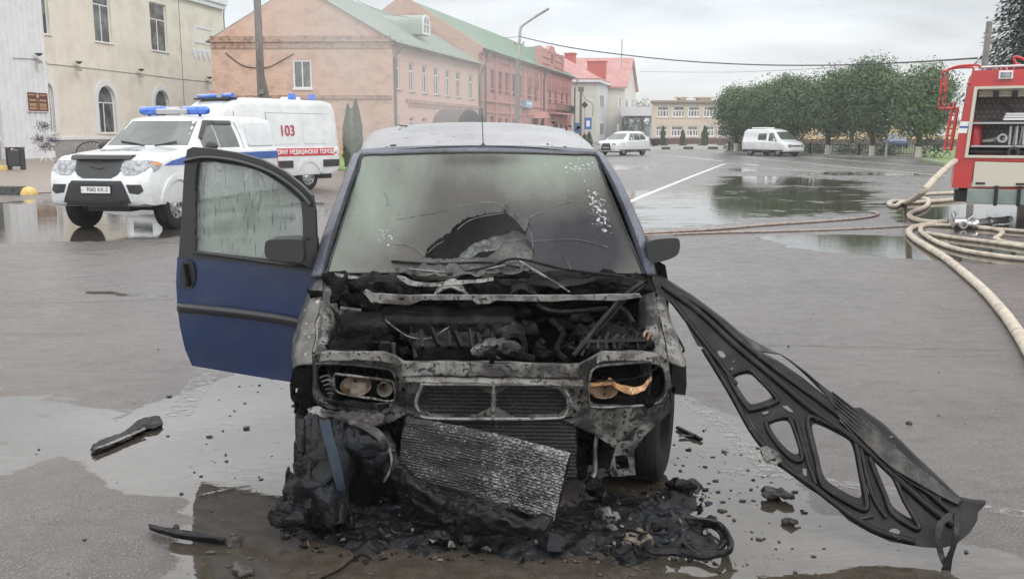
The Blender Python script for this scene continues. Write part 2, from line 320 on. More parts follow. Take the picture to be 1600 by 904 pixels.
# ---------------------------------------------------------------- ground: one sheet with a wetness attribute
def inpoly(x, y, P):
    c = False; j = len(P)-1
    for i in range(len(P)):
        if (P[i][1] > y) != (P[j][1] > y) and x < (P[j][0]-P[i][0])*(y-P[i][1])/(P[j][1]-P[i][1])+P[i][0]: c = not c
        j = i
    return c
def distpoly(x, y, P):
    d = 1e9; j = len(P)-1
    for i in range(len(P)):
        ax, ay = P[j]; bx_, by = P[i]; vx, vy = bx_-ax, by-ay; l2 = vx*vx+vy*vy+1e-12
        t = max(0, min(1, ((x-ax)*vx+(y-ay)*vy)/l2)); d = min(d, math.hypot(x-ax-vx*t, y-ay-vy*t)); j = i
    return d
PUD = [  # (outline of a pool as pixels of the photo cast onto the ground, softness in metres)
    ([(-60, 322), (60, 312), (110, 330), (200, 338), (330, 330), (480, 316), (520, 318), (500, 336), (340, 366), (240, 372), (90, 378), (-60, 384)], .35, 1),
    ([(215, 640), (300, 600), (400, 575), (520, 600), (640, 600), (700, 904), (250, 940), (280, 780), (200, 770), (110, 730), (80, 690)], .12, 1),
    ([(520, 800), (1100, 800), (1100, 990), (440, 990)], .12, 1),
    ([(-80, 600), (60, 620), (230, 640), (160, 700), (60, 730), (-80, 770)], .25, .75),
    ([(1030, 600), (1080, 628), (1170, 660), (1240, 740), (1290, 800), (1480, 830), (1640, 880), (1640, 960), (900, 960), (950, 700)], .12, 1),
    ([(960, 300), (1090, 288), (1340, 292), (1400, 300), (1380, 330), (1130, 352), (1060, 360), (970, 364)], .8, .74),
    ([(1180, 368), (1330, 366), (1470, 372), (1640, 380), (1640, 416), (1480, 410), (1330, 398), (1230, 388)], .2, 1),
    ([(1380, 316), (1500, 318), (1640, 312), (1640, 372), (1500, 366), (1400, 344)], .3, 1),
    ([(930, 258), (1012, 257), (1016, 265), (930, 266)], .8, 1),
    ([(1120, 274), (1250, 276), (1400, 286), (1300, 292), (1110, 291)], 1, .8),
    ([(1250, 268), (1480, 270), (1480, 276), (1260, 274)], 1.2, .7),
    ([(1140, 262), (1180, 262), (1190, 268), (1140, 268)], 1, .8),
    ([(1110, 462), (110, 452), (275, 460), (270, 468)], .03, .5),
]
PW = []
for px_, sf, st in PUD:
    if sf == .03: px_ = [(110, 452), (275, 460), (272, 467), (115, 458)]
    P = [tuple(gp(*q)[:2]) for q in px_]
    PW.append((P, sf, st, min(p[0] for p in P)-2*sf, max(p[0] for p in P)+2*sf, min(p[1] for p in P)-2*sf, max(p[1] for p in P)+2*sf))
def wetness(x, y):
    w_ = 0
    for P, sf, st, x0, x1, y0, y1 in PW:
        if x0 < x < x1 and y0 < y < y1:
            d = distpoly(x, y, P); d = d if inpoly(x, y, P) else -d
            w_ = max(w_, st*max(0, min(1, .5+d/(2*sf))))
    return w_
ys = [-400, -60, -12, -4, 0, 1.0]; y = 1.6
while y < 150: ys.append(y); y *= 1.011
ys += [160, 200, 300, 500, 900, 1600]
ts = [-60, -12, -4, -2, -1.2, -.9]+[-.75+i*.006 for i in range(251)]+[.9, 1.2, 2, 4, 12, 60]
V = []; W_ = []
for y in ys:
    s_ = max(y, 2.2) if y > 0 else 2.2+abs(y)*.1
    for t in ts:
        V.append((t*s_, y, 0)); W_.append(wetness(t*s_, y) if y > 1 and abs(t) < .8 else 0)
nx = len(ts)
Fc = [(j*nx+i, j*nx+i+1, (j+1)*nx+i+1, (j+1)*nx+i) for j in range(len(ys)-1) for i in range(nx-1)]
me = bpy.data.meshes.new('ground'); me.from_pydata(V, [], Fc)
at_ = me.attributes.new('wet', 'FLOAT', 'POINT'); at_.data.foreach_set('value', W_)
m = bpy.data.materials.new('wet_asphalt'); m.use_nodes = True; n = m.node_tree.nodes; l = m.node_tree.links; b = n['Principled BSDF']
def nz(scale, det=5, ro=.55, sc=(1, 1, 1)):
    mp_ = n.new('ShaderNodeMapping'); mp_.inputs['Scale'].default_value = sc; l.new(tcg.outputs['Object'], mp_.inputs[0])
    q = n.new('ShaderNodeTexNoise'); q.inputs['Scale'].default_value = scale; q.inputs['Detail'].default_value = det; q.inputs['Roughness'].default_value = ro; l.new(mp_.outputs[0], q.inputs[0]); return q.outputs[0]
def mr(src, a, b_, c_=0, d_=1, sm=False):
    r_ = n.new('ShaderNodeMapRange'); r_.inputs[1].default_value = a; r_.inputs[2].default_value = b_; r_.inputs[3].default_value = c_; r_.inputs[4].default_value = d_
    if sm: r_.interpolation_type = 'SMOOTHSTEP'
    l.new(src, r_.inputs[0]); return r_.outputs[0]
def mt(op, a, b_):
    r_ = n.new('ShaderNodeMath'); r_.operation = op
    for i, q in enumerate((a, b_)):
        if isinstance(q, (int, float)): r_.inputs[i].default_value = q
        else: l.new(q, r_.inputs[i])
    return r_.outputs[0]
def mixc(fac, a, b_):
    x = n.new('ShaderNodeMix'); x.data_type = 'RGBA'; l.new(fac, x.inputs[0])
    for i, q in ((6, a), (7, b_)):
        if isinstance(q, tuple): x.inputs[i].default_value = (*q, 1)
        else: l.new(q, x.inputs[i])
    return x.outputs[2]
tcg = n.new('ShaderNodeTexCoord')
an = n.new('ShaderNodeAttribute'); an.attribute_name = 'wet'
grain = nz(95, 3, .7)
wsum = mt('ADD', an.outputs['Fac'], mt('MULTIPLY', mt('SUBTRACT', nz(1.7, 7, .62, (1, 1.6, 1)), .5), 1.5))
wsum = mt('ADD', wsum, mt('MULTIPLY', mt('SUBTRACT', nz(1.0, 5, .6, (.22, 1.3, 1)), .5), 1.0))
wsum = mt('ADD', wsum, mt('MULTIPLY', mt('SUBTRACT', grain, .5), .35))
wsum = mt('ADD', wsum, mt('MULTIPLY', mt('SUBTRACT', nz(.33, 3, .5, (1, 1.8, 1)), .52), .9))
pool = mr(wsum, .47, .56, sm=True)
damp = mr(wsum, .0, .5)
base = mixc(mr(nz(.5, 4), .35, .65), (.058, .049, .045), (.100, .087, .081))
base = mixc(mr(grain, .56, .66), base, (.30, .285, .275))
base = mixc(mr(grain, .44, .34), base, (.035, .033, .032))
base = mixc(mt('MULTIPLY', damp, .55), base, (.09, .083, .078))
base = mixc(mr(nz(.9, 6, .6, (1, 3, 1)), .56, .70, 0, .5), base, (.05, .047, .046))
base = mixc(mr(nz(2.6, 5, .6, (1, 3.2, 1)), .60, .68, 0, .45), base, (.045, .042, .041))
base = mixc(mr(nz(6, 6, .7), .35, .7, 0, .3), base, (.20, .187, .183))
mud = mixc(mr(nz(14, 5), .4, .65), (.040, .033, .024), (.062, .052, .040))
base = mixc(mt('MULTIPLY', pool, .9), base, mud)
l.new(base, b.inputs['Base Color'])
rg = mt('ADD', mr(nz(2.2, 6, .6, (1, 2.5, 1)), .35, .65, .22, .46), mt('MULTIPLY', damp, -.14))
rgm = n.new('ShaderNodeMix'); rgm.data_type = 'FLOAT'; l.new(pool, rgm.inputs[0]); l.new(rg, rgm.inputs[2]); rgm.inputs[3].default_value = .015; l.new(rgm.outputs[0], b.inputs['Roughness'])
l.new(mr(pool, 0, 1, 1.45, 1.7), b.inputs['IOR'])
bn = n.new('ShaderNodeBump'); bn.inputs['Distance'].default_value = .006; l.new(mr(pool, 0, 1, .75, 0.0), bn.inputs['Strength']); l.new(mt('ADD', grain, mt('MULTIPLY', nz(22, 4), .6)), bn.inputs['Height'])
bn2 = n.new('ShaderNodeBump'); bn2.inputs['Distance'].default_value = .004; bn2.inputs['Strength'].default_value = .16; l.new(mt('ADD', nz(7, 3, .5, (1, 2.4, 1)), mt('MULTIPLY', nz(26, 3, .5, (.6, 2, 1)), mr(nz(.8, 3), .5, .62, .0, .5))), bn2.inputs['Height']); l.new(bn.outputs[0], bn2.inputs['Normal'])
l.new(bn2.outputs[0], b.inputs['Normal'])
tag(link('ground', me, m, smooth=30), kind='structure')
# painted lines (worn)
m = bpy.data.materials.new('worn_road_paint'); m.use_nodes = True; n = m.node_tree.nodes; l = m.node_tree.links; b = n['Principled BSDF']
tcg = n.new('ShaderNodeTexCoord'); b.inputs['Base Color'].default_value = (.62, .61, .59, 1); b.inputs['Roughness'].default_value = .35
l.new(mr(nz(20, 9, .8, (1, 1, 1)), .30, .46, 0, 1), b.inputs['Alpha']); M['paint'] = m
m = M['paint'].copy(); m.node_tree.nodes['Principled BSDF'].inputs['Base Color'].default_value = (.36, .35, .34, 1); m.name = 'very_worn_paint'; M['paint_worn'] = m
for q in m.node_tree.nodes:
    if q.type == 'MAP_RANGE': q.inputs[1].default_value = .46; q.inputs[2].default_value = .60; q.inputs[4].default_value = .75
def strip(name, px, w0, mt_, z=.0022, world=None):
    P = [gp(*q) for q in px]; P = [Vector((p.x, p.y, z)) for p in P]; mb = MB(); V = []
    for i, p in enumerate(P):
        t = (P[min(i+1, len(P)-1)]-P[max(i-1, 0)]).normalized(); s = Vector((-t.y, t.x, 0))*w0/2; V += [p+s, p-s]
    mb.add(V, [(2*i, 2*i+1, 2*i+3, 2*i+2) for i in range(len(P)-1)])
    return tag(mb.build(name, mt_), kind='structure')
for px_, wd, mm in [([(940, 336), (1000, 308), (1080, 276), (1132, 256)], .15, 'paint'), ([(1132, 255), (1165, 256), (1186, 259)], .18, 'paint'), ([(985, 240), (1060, 244), (1130, 252)], .16, 'paint'),
                    ([(1145, 244), (1240, 253), (1330, 262), (1480, 275)], .14, 'paint'), ([(1235, 243), (1330, 251), (1430, 259), (1490, 263)], .2, 'paint'), ([(1120, 262), (1200, 263), (1290, 268)], .15, 'paint'),
                    ([(1010, 235.5), (1130, 237.5)], .3, 'paint'), ([(1058, 612), (1130, 665), (1210, 740)], .11, 'paint_worn'), ([(275, 650), (330, 575)], .16, 'paint_worn'),
                    ([(1130, 734), (1240, 744), (1380, 765), (1640, 810)], .09, 'paint_worn'), ([(300, 345), (150, 352)], .06, 'paint_worn')]:
    strip('road_marking', px_, wd, M[mm])
M['seam'] = mat('tar_seam', (.06, .055, .052), .5, c2=(.12, .11, .105), ns=6)
def wob(a, b_, n_=24, amp=1.2):
    return [(a[0]+(b_[0]-a[0])*i/n_, a[1]+(b_[1]-a[1])*i/n_+noise.noise((i*.6, a[0], 0))*amp*2) for i in range(n_+1)]
strip('asphalt_seam', wob((1085, 537), (1660, 549)), .008, M['seam'], .003)
strip('asphalt_seam', wob((0, 475), (270, 468)), .01, M['seam'], .003)
# pavement in front of the cream building
M['pavers'] = brick('pavers', (.21, .17, .145), (.26, .21, .18), (.14, .12, .11), 'g', bw=.4, bh=.2, dirt=(.17, .15, .14), dsc=(1, 1, 1))
for q in M['pavers'].node_tree.nodes:
    if q.type == 'BSDF_PRINCIPLED': q.inputs['Roughness'].default_value = .45
P = [gp(*q) for q in [(-400, 303), (50, 303), (110, 300), (230, 287), (420, 262), (540, 260), (545, 250), (400, 240), (330, 236), (100, 246), (-400, 262)]]
mb = MB(); mb.prism([Vector((p.x, p.y, .03)) for p in P], (0, 0, -.08)); tag(mb.build('pavement', M['pavers']), kind='structure')
# grass patches
def patch(px, name, mt_, z=.06, dz=-.12):
    P = [gp(*q) for q in px]; mb = MB(); mb.prism([Vector((p.x, p.y, z)) for p in P], (0, 0, dz)); return tag(mb.build(name, mt_), kind='structure')
patch([(525, 266), (560, 266), (640, 262), (640, 244), (470, 243), (500, 256)], 'lawn', M['grass'])
patch([(1430, 249), (1475, 260), (1540, 264), (1700, 250), (1700, 232), (1430, 232)], 'lawn', M['grass'])
# far island and kerbs, black and white paint
M['kerb'] = bpy.data.materials.new('painted_kerb'); m = M['kerb']; m.use_nodes = True; n = m.node_tree.nodes; l = m.node_tree.links
tcg = n.new('ShaderNodeTexCoord'); wv = n.new('ShaderNodeSeparateXYZ'); l.new(tcg.outputs['Object'], wv.inputs[0])
fr = mt('FRACT', mt('MULTIPLY', wv.outputs[0], .42), 0); cmpn = mt('GREATER_THAN', fr, .42); l.new(mixc(cmpn, (.05, .05, .05), (.6, .58, .53)), n['Principled BSDF'].inputs['Base Color'])
M['kerb_grey'] = mat('kerb_stone', (.3, .29, .27), .8, c2=(.2, .19, .18), ns=3)
def kerb(px, mm, h_=.15, wd=.2, name='kerb'):
    P = [gp(*q) for q in px]; mb = MB()
    for a, b_ in zip(P, P[1:]):
        mb.bar(Vector((a.x, a.y, h_/2)), Vector((b_.x, b_.y, h_/2)), wd, h_)
    return tag(mb.build(name, mm), kind='structure')
kerb([(1006, 234), (1060, 233), (1136, 233)], M['kerb'], .22)
kerb([(1030, 229.3), (1090, 228.8), (1140, 228.5)], M['kerb'], .25)
patch([(1006, 233.3), (1136, 232.5), (1140, 228.9), (1030, 229.8)], 'traffic_island', M['concrete'], .16, -.1)
kerb([(1134, 238), (1200, 242), (1290, 244.5), (1400, 247.5), (1440, 250), (1475, 258), (1500, 264)], M['kerb_grey'], .13)
patch([(1134, 237.5), (1200, 241.3), (1290, 244), (1400, 247), (1440, 249), (1440, 226), (1140, 226)], 'verge', mat('verge_soil', (.09, .085, .06), .95, c2=(.10, .14, .05), ns=2), .1, -.1)
kerb([(-300, 300), (38, 304)], M['kerb_black' if 'kerb_black' in M else 'kerb_grey'], .22, .35)
# distant ground fold with low town behind (closes the horizon)
mb = MB()
for i in range(60):
    x = -260+i*13; mb.ball((x, 420+20*math.sin(i*1.7), 1), 8+4*noise.noise((i*.9, 1, 0)), 10, 6, (1.6, 1, .62), .5)
tag(mb.build('distant_woods', M['leaf_dark'], smooth=60), 'low line of dark trees on the far horizon', 'trees', kind='stuff')
# ---------------------------------------------------------------- buildings
class Fac:
    """a street wall: origin on the ground, d along it, back = horizontal direction into the building"""
    def __init__(s, A, d, name, label, cat='building', flip=False):
        s.A = Vector((A[0], A[1], 0)); s.d = Vector((d[0], d[1], 0)).normalized(); s.n = Vector((s.d.y, -s.d.x, 0))
        s.root = thing(name, label, cat, s.A, math.atan2(s.d.y, s.d.x)) if name else None
    def hit(s, px, py, off=0):                        # pixel -> (s, z) on the wall plane moved out by off
        d = ray(px, py); o = Vector((0, 0, H)); t = ((s.A+s.n*off-o).dot(s.n))/d.dot(s.n); P = o+d*t
        return (P-s.A).dot(s.d), P.z
    def rect(s, xl, xr, yt, yb, off=0):
        xm, ym = (xl+xr)/2, (yt+yb)/2; a = s.hit(xl, ym, off)[0]; b_ = s.hit(xr, ym, off)[0]; z0 = s.hit(xm, yb, off)[1]; z1 = s.hit(xm, yt, off)[1]
        return a, b_, z0, z1
def archpts(a, b_, z0, z1, n=10):
    r_ = (b_-a)/2; c = (a+b_)/2; zz = z1-r_
    return [(a, z0), (b_, z0)]+[(c+r_*math.cos(math.pi*i/n), zz+r_*math.sin(math.pi*i/n)) for i in range(n+1)]
def rectpts(a, b_, z0, z1): return [(a, z0), (b_, z0), (b_, z1), (a, z1)]
def wallslab(root, outline, holes, th, mt_, y0=0, name='wall'):
    mb = MB(); slab(mb, outline, holes, lambda x, z: Vector((x, y0, z)), lambda p, x, z: Vector((x, y0+th, z)))
    return mb.build(name, mt_, root)
def window(root, a, b_, z0, z1, arch=False, y=.12, fr=.07, mull=(.5,), trans=(.68,), frame='pvc', sill='pvc', pane='pane', surround=None, wall=0, so_=.0, curtain=None):
    fm = MB(); pts = archpts(a, b_, z0, z1) if arch else rectpts(a, b_, z0, z1)
    c = Vector(((a+b_)/2, (z0+z1)/2)); sx = 1-2*fr/(b_-a); sz = 1-2*fr/(z1-z0)
    inner = [(c.x+(p[0]-c.x)*sx, c.y+(p[1]-c.y)*sz) for p in pts]
    slab(fm, pts, [inner], lambda x, z: Vector((x, y, z)), lambda p, x, z: Vector((x, y+.07, z)))
    ztr = z0+(z1-z0)*(trans[0] if trans else 1)
    for q in mull:
        x = a+(b_-a)*q; fm.bx(x-fr/2, x+fr/2, y+.004, y+.066, z0+fr*.5, (ztr if trans else z1-fr*.5))
    for q in trans:
        z = z0+(z1-z0)*q; fm.bx(a+fr*.5, b_-fr*.5, y+.002, y+.064, z-fr/2, z+fr/2)
    o = fm.build('window', M[frame], root)
    pm = MB(); slab(pm, inner, [], lambda x, z: Vector((x, y+.04, z)), lambda p, x, z: Vector((x, y+.05, z))); pm.build('pane', M[pane], o)
    if sill:
        sm = MB(); sm.bx(a-.08, b_+.08, -.10, y, z0-.07, z0-.005); sm.build('sill', M[sill], o)
    if surround:
        wd, mt_ = surround; ou = archpts(a-wd, b_+wd, z0, z1+wd) if arch else rectpts(a-wd, b_+wd, z0-wd*.1, z1+wd)
        sm = MB(); slab(sm, ou, [pts], lambda x, z: Vector((x, -.05, z)), lambda p, x, z: Vector((x, -.003, z))); sm.build('surround', M[mt_], o)
    return o
# --- cream administrative building, left
A = gp(86, 246); fc = Fac(A, (.168, 1), 'administration_building', 'two storey cream building with arched ground floor windows and a white fluted pilaster', 'building'); r0 = fc.root
send = fc.hit(354, 150)[0]; sp0 = fc.hit(8, 230, .95)[0]; sp1 = fc.hit(84, 230, .95)[0]
ztop = fc.hit(345, 2)[1]; zpl = fc.hit(200, 216)[1]
uw = [fc.rect(146, 173, -22, 66), fc.rect(235, 261, 6, 80)]; lw = [fc.rect(154, 181, 134, 208), fc.rect(243, 265, 141, 211)]
u0 = fc.rect(50, 75, -40, 52); l0 = fc.rect(66, 84, 129, 208)
uw.insert(0, u0); lw.insert(0, l0)
wallslab(r0, rectpts(sp1-.2, send, zpl, ztop), [rectpts(*q) for q in uw if q[0] > sp1-.1]+[archpts(*q) for q in lw if q[0] > sp1-.1], .35, M['cream'])
wallslab(r0, rectpts(sp1-.2, send+.03, -.1, zpl), [], .4, M['grey_render'], -.05, 'plinth')
mb = MB(); mb.bx(sp1-.2, send+.05, -.12, 0, zpl-.06, zpl+.12); mb.bx(sp1, send+.10, -.30, -.003, ztop-.75, ztop-.35); mb.bx(sp1, send+.25, -.45, -.001, ztop-.352, ztop+.1); mb.build('cornice', M['white_paint'], r0)
mb = MB(); mb.bx(sp1-.2, send-.02, .36, 14, -.1, ztop); mb.bx(send-.06, send-.001, .351, 14, -.1, ztop-.02); mb.build('body', M['cream'], r0)
for q in uw:
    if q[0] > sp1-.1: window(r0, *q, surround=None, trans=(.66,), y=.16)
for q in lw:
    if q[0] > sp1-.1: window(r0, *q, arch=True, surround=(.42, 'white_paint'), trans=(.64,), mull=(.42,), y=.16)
# ochre bay + pilaster
wl = fc.rect(-60, 6, 120, 212, .6)
mb = MB(); slab(mb, rectpts(-25, sp0+.3, zpl, ztop), [archpts(wl[0], wl[1], wl[2], wl[3])], lambda x, z: Vector((x, -.6, z)), lambda p, x, z: Vector((x, -.2, z))); mb.build('bay_wall', M['yellow'], r0)
mb = MB(); mb.bx(-25, sp0+.3, -.66, -.1, -.1, zpl); mb.build('plinth', M['grey_render'], r0)
mb = MB(); mb.bx(-25, sp0+.3, -.72, -.6, zpl-.06, zpl+.12); slab(mb, archpts(wl[0]-.45, wl[1]+.45, wl[2], wl[3]+.45), [archpts(*wl)], lambda x, z: Vector((x, -.66, z)), lambda p, x, z: Vector((x, -.603, z)));
mb.bx(-25, sp0, -.62, -.58, zpl-1.0, zpl-.86); mb.build('bay_trim', M['white_paint'], r0)
mb = MB(); mb.bx(wl[0], wl[1], -.45, -.40, wl[2], wl[3]); mb.build('bay_window', M['pane'], r0)
mb = MB(); mb.bx(sp0, sp1, -.9, .2, .0, ztop)
nf = 9
for i in range(nf): mb.bx(sp0+(sp1-sp0)*(i+.12)/nf, sp0+(sp1-sp0)*(i+.72)/nf, -.95, -.9, .5, ztop-.1)
for i in range(4): mb.bx(sp1, sp1+.05, -.85+i*.22, -.72+i*.22, .5, ztop-.1)
mb.bx(sp0-.02, sp1+.08, -.97, .2, -.1, .45); mb.build('pilaster', M['white_paint'], r0)
# stucco leaf ornament on the bay + relief panel and four leaves at the far end
def onw(px, py, off=0):
    s_, z = fc.hit(px, py, off); return s_, z
mb = MB(); a, b_, z0, z1 = fc.rect(303, 333, 43, 69)
slab(mb, rectpts(a, b_, z0, z1), [rectpts(a+.28, b_-.28, z0+.16, z1-.16)], lambda x, z: Vector((x, -.05, z)), lambda p, x, z: Vector((x, -.002, z)))
for i in range(5):
    s_, z = onw(304+i*7.5, 84+i*1.0)
    pts = [(0, -.5), (.35, .05), (.42, .4), (.2, .3), (0, .5), (-.2, .3), (-.42, .4), (-.35, .05)]
    mb.prism([Vector((s_+p[0], -.06, z+p[1])) for p in pts], (0, .058, 0))
mb.prism([Vector((fc.hit(*q, .6)[0], -.68, fc.hit(*q, .6)[1])) for q in [(-2, 70), (8, 72), (12, 86), (6, 98), (-2, 88)]], (0, .075, 0))
mb.build('stucco_ornament', M['white_paint'], r0)
mb = MB(); s_, _ = onw(356, 100); mb.tube([(send+.12, -.1, ztop-.4), (send+.12, -.05, ztop-1.4), (send+.12, -.05, 0)], .06); s2, _ = onw(284, 100); mb.tube([(s2, -.03, ztop-.8), (s2, -.03, 1)], .02)
mb.build('drainpipe', M['drain'], r0)
cab = MB(); pts = []
for px_, py_ in ((20, 91), (52, 92.5)): s_, z = fc.hit(px_, py_, .97); pts.append((s_, -.98, z))
s_, z = fc.hit(73, 100, 0); pts += [(sp1+.07, -.9, z), (sp1+.08, -.02, z)]
for px_, py_ in ((117, 104.5), (215, 115.5), (284, 124), (322, 127.5), (353, 131)): s_, z = fc.hit(px_, py_, .02); pts.append((s_, -.02, z))
cab.tube(pts, .022, 5); cab.build('cable', M['concrete'], r0)
for px_, py_, off in ((54, 92, .97), (117, 104, .05), (215, 115, .05), (322, 126.5, .05)):
    s_, z = fc.hit(px_, py_, off); lt = thing('wall_spotlight', 'x', 'spotlight', fc.A+fc.d*s_+fc.n*off+Vector((0, 0, z)), fc.root.rotation_euler.z, 'twin wall spotlights along the cream facade')
    mb = MB(); mb.bx(-.06, .06, -.3, .05, -.05, .05); mb.build('bracket', M['alu'], lt)
    for sg in (1, -1):
        m2 = MB(); m2.lathe([(0, .16), (.09, .16), (.14, .22), (.24, .30), (.24, .33), (0, .31)] if sg > 0 else [(0, -.14), (.09, -.14), (.16, -.2), (.22, -.27), (0, -.26)], 14, 'z', (0, -.32, 0)); m2.build('lamp_head', M['dark_plastic'] if sg > 0 else M['concrete'], lt, smooth=40)
    lt['label'] = {54: 'twin wall spotlight fixed on the white fluted pilaster above the maroon plaque', 117: 'twin wall spotlight on the cream wall, first to the right of the white pilaster', 215: 'twin wall spotlight on the cream wall above the police pickup light bar', 322: 'small twin wall spotlight near the far right end of the cream wall'}[px_]
# maroon plaque
a, b_, z0, z1 = fc.rect(42, 74, 145, 174, .97)
pq = thing('name_plaque', 'maroon institution plaque with gold crest and lines on the white pilaster', 'plaque', fc.A+fc.d*a+fc.n*.98+Vector((0, 0, z0)), fc.root.rotation_euler.z)
W2, H2 = b_-a, z1-z0; mb = MB(); mb.bx(0, W2, -.03, 0, 0, H2); mb.build('board', M['navy_sign'], pq)
mb = MB()
slab(mb, rectpts(-.04, W2+.04, -.04, H2+.04), [rectpts(0, W2, 0, H2)], lambda x, z: Vector((x, -.05, z)), lambda p, x, z: Vector((x, -.001, z))); mb.build('frame', M['pvc'], pq)
mb = MB(); mb.lathe([(0, -.05), (.13, -.05), (.13, -.031)], 16, 'y', (W2/2, 0, H2*.83)); mb.bx(W2/2-.015, W2/2+.015, -.036, -.031, .1, H2*.68)
for k, hz in enumerate((.60, .54, .38, .32, .26, .16, .10)):
    for u in (.08, .58):
        mb.bx(W2*u, W2*(u+.34), -.036, -.031, H2*hz, H2*hz+.045)
mb.bx(W2*.06, W2*.36, -.036, -.031, H2*.85, H2*.9); mb.bx(W2*.64, W2*.94, -.036, -.031, H2*.85, H2*.9); mb.build('inscription', M['gold'], pq)
# --- orange brick building
AZ = 70.0; A = at(614, 206, AZ); dd = (.247, 1)
fo = Fac(A, dd, 'orange_brick_house', 'orange brick house with blank gable wall and grey green sheet roof', 'building'); r1 = fo.root
sE = fo.hit(749, 150)[0]; zE = fo.hit(614, 62)[1]
gd = Vector((-1, .03, 0)).normalized()
loc = fo.root.rotation_euler.to_matrix().to_4x4().inverted()
def gl(u, z, off=0):   # gable-local: u metres left of the corner
    p = gd*u+Vector((0, -1, 0))*off; q = loc.to_3x3() @ p if False else Matrix.Rotation(-r1.rotation_euler.z, 3, 'Z') @ p; return Vector((q.x, q.y, z))
def gu(px, py): q = ray(px, py); t = AZ/q.y; P = Vector((0, 0, H))+q*t; return -(P.x-A.x), P.z
ga = gu(465, -26); gw = ga[0]*2; apx = (ga[0], ga[1])
win = gu(458, 138)+gu(485, 94)
holes = [[(win[2], win[1]), (win[0], win[1]), (win[0], win[3]), (win[2], win[3])]]
mb = MB(); slab(mb, [(0, -.1), (gw, -.1), (gw, zE), apx, (0, zE)], holes, lambda u, z: gl(u, z), lambda p, u, z: gl(u, z)+Vector((.35, .05, 0))); mb.build('gable_wall', M['orange_brick'], r1)
mb = MB(); zc = gu(500, 60)[1]
slab(mb, [(-.05, zc-.25), (gw, zc-.25), (gw, zc+.18), (-.05, zc+.18)], [], lambda u, z: gl(u, z, .18), lambda p, u, z: gl(u, z, .003))
slab(mb, [(0, zc-.7), (gw, zc-.7), (gw, zc-.252), (0, zc-.252)], [], lambda u, z: gl(u, z, .07), lambda p, u, z: gl(u, z, .002))
zc2 = gu(500, 151.5)[1]; slab(mb, [(-.03, zc2-.15), (gw, zc2-.15), (gw, zc2+.12), (-.03, zc2+.12)], [], lambda u, z: gl(u, z, .12), lambda p, u, z: gl(u, z, .003))
mb.build('brick_cornice', M['old_brick_cornice'], r1)
fm = MB(); a, b_, z0, z1 = win[2], win[0], win[1], win[3]
slab(fm, rectpts(a, b_, z0, z1), [rectpts(a+.1, (a+b_)/2-.04, z0+.1, z1-.1), rectpts((a+b_)/2+.04, b_-.1, z0+.1, z1-.1)], lambda u, z: gl(u, z, -.02), lambda p, u, z: gl(u, z, -.12)); slab(fm, rectpts(a-.08, b_+.08, z0-.12, z0-.003), [], lambda u, z: gl(u, z, .12), lambda p, u, z: gl(u, z, -.1))
wo = fm.build('window', M['pvc'], r1); pm = MB(); slab(pm, rectpts(a+.1, b_-.1, z0+.1, z1-.1), [], lambda u, z: gl(u, z, -.06), lambda p, u, z: gl(u, z, -.07)); pm.build('pane', M['pane'], wo)
wins = [(616.5, 625, 92, 140), (639, 647, 97, 143.5), (660, 667.5, 102, 146), (678, 686, 105, 148.5), (696.5, 703, 109, 151), (712.5, 719.5, 112.5, 152.5), (732.5, 739.5, 117, 155)]
U = [fo.rect(*q) for q in wins]
low = [(618, 625, 181, 205), (640, 648, 183, 206), (660, 668, 184, 206), (712, 719, 185, 206), (732, 739, 186, 206)]
Lw = [fo.rect(*q) for q in low]; Lw = [(q[0], q[1], max(q[2], .9), q[3]) for q in Lw]
cn = fo.rect(675, 717, 172, 200)
wallslab(r1, rectpts(0.02, sE, -.1, zE), [rectpts(*q) for q in U+Lw], .35, M['orange_brick_x'])
for q in U: window(r1, *q, mull=(.5,), trans=(.7,), sill='concrete', y=.1, fr=.11)
for q in Lw: window(r1, *q, mull=(.5,), trans=(.7,), sill=None, y=.1, fr=.1)
mb = MB(); zc = fo.hit(637, 157)[1]; mb.bx(fo.hit(634, 158)[0], sE-.3, -.12, -.002, zc-.15, zc+.1)
for i in range(34):
    x = fo.hit(638, 158)[0]+i*.42; mb.bx(x, x+.2, -.08, -.001, zc-.5, zc-.152)
mb.bx(0, sE, -.15, -.002, zE-.45, zE-.12); mb.bx(0, sE, -.25, -.001, zE-.118, zE+.02); mb.build('cornice', M['salmon_trim'], r1)
def roofslab(root, quad, th, mt_, name='roof', seams=0):
    mb = MB(); mb.prism(quad, (0, 0, th))
    if seams:
        a, b_, c_, d_ = [Vector(q) for q in quad]
        for i in range(1, seams):
            t = i/seams; mb.bar(a.lerp(b_, t)+Vector((0, 0, th+.02)), d_.lerp(c_, t)+Vector((0, 0, th+.02)), .05, .05)
    return mb.build(name, mt_, root)
dl = Vector((1, 0, 0))
e0 = Vector((-.15, -.55, zE-.28)); ridge0 = gl(apx[0], apx[1]); back0 = gl(gw+.4, zE-.2)
roofslab(r1, [e0, e0+dl*(sE+.1), ridge0+dl*(sE+.1)-dl*.2, ridge0-dl*.2], .08, M['grey_green_roof'], seams=22)
roofslab(r1, [back0, back0+dl*sE, ridge0+dl*sE, ridge0], .08, M['grey_green_roof'])
mb = MB()
for px_ in (616, 748.5):
    s_ = max(.15, min(sE-.15, fo.hit(px_, 150)[0])); mb.tube([(s_+.3, -.6, zE-.4), (s_+.1, -.3, zE-.9), (s_, -.12, zE-1.3), (s_, -.12, .3)], .1, 8)
mb.tube([(-.1, -.62, zE-.3), (sE, -.62, zE-.3)], .08, 6); mb.build('drainpipe', M['drain'], r1)
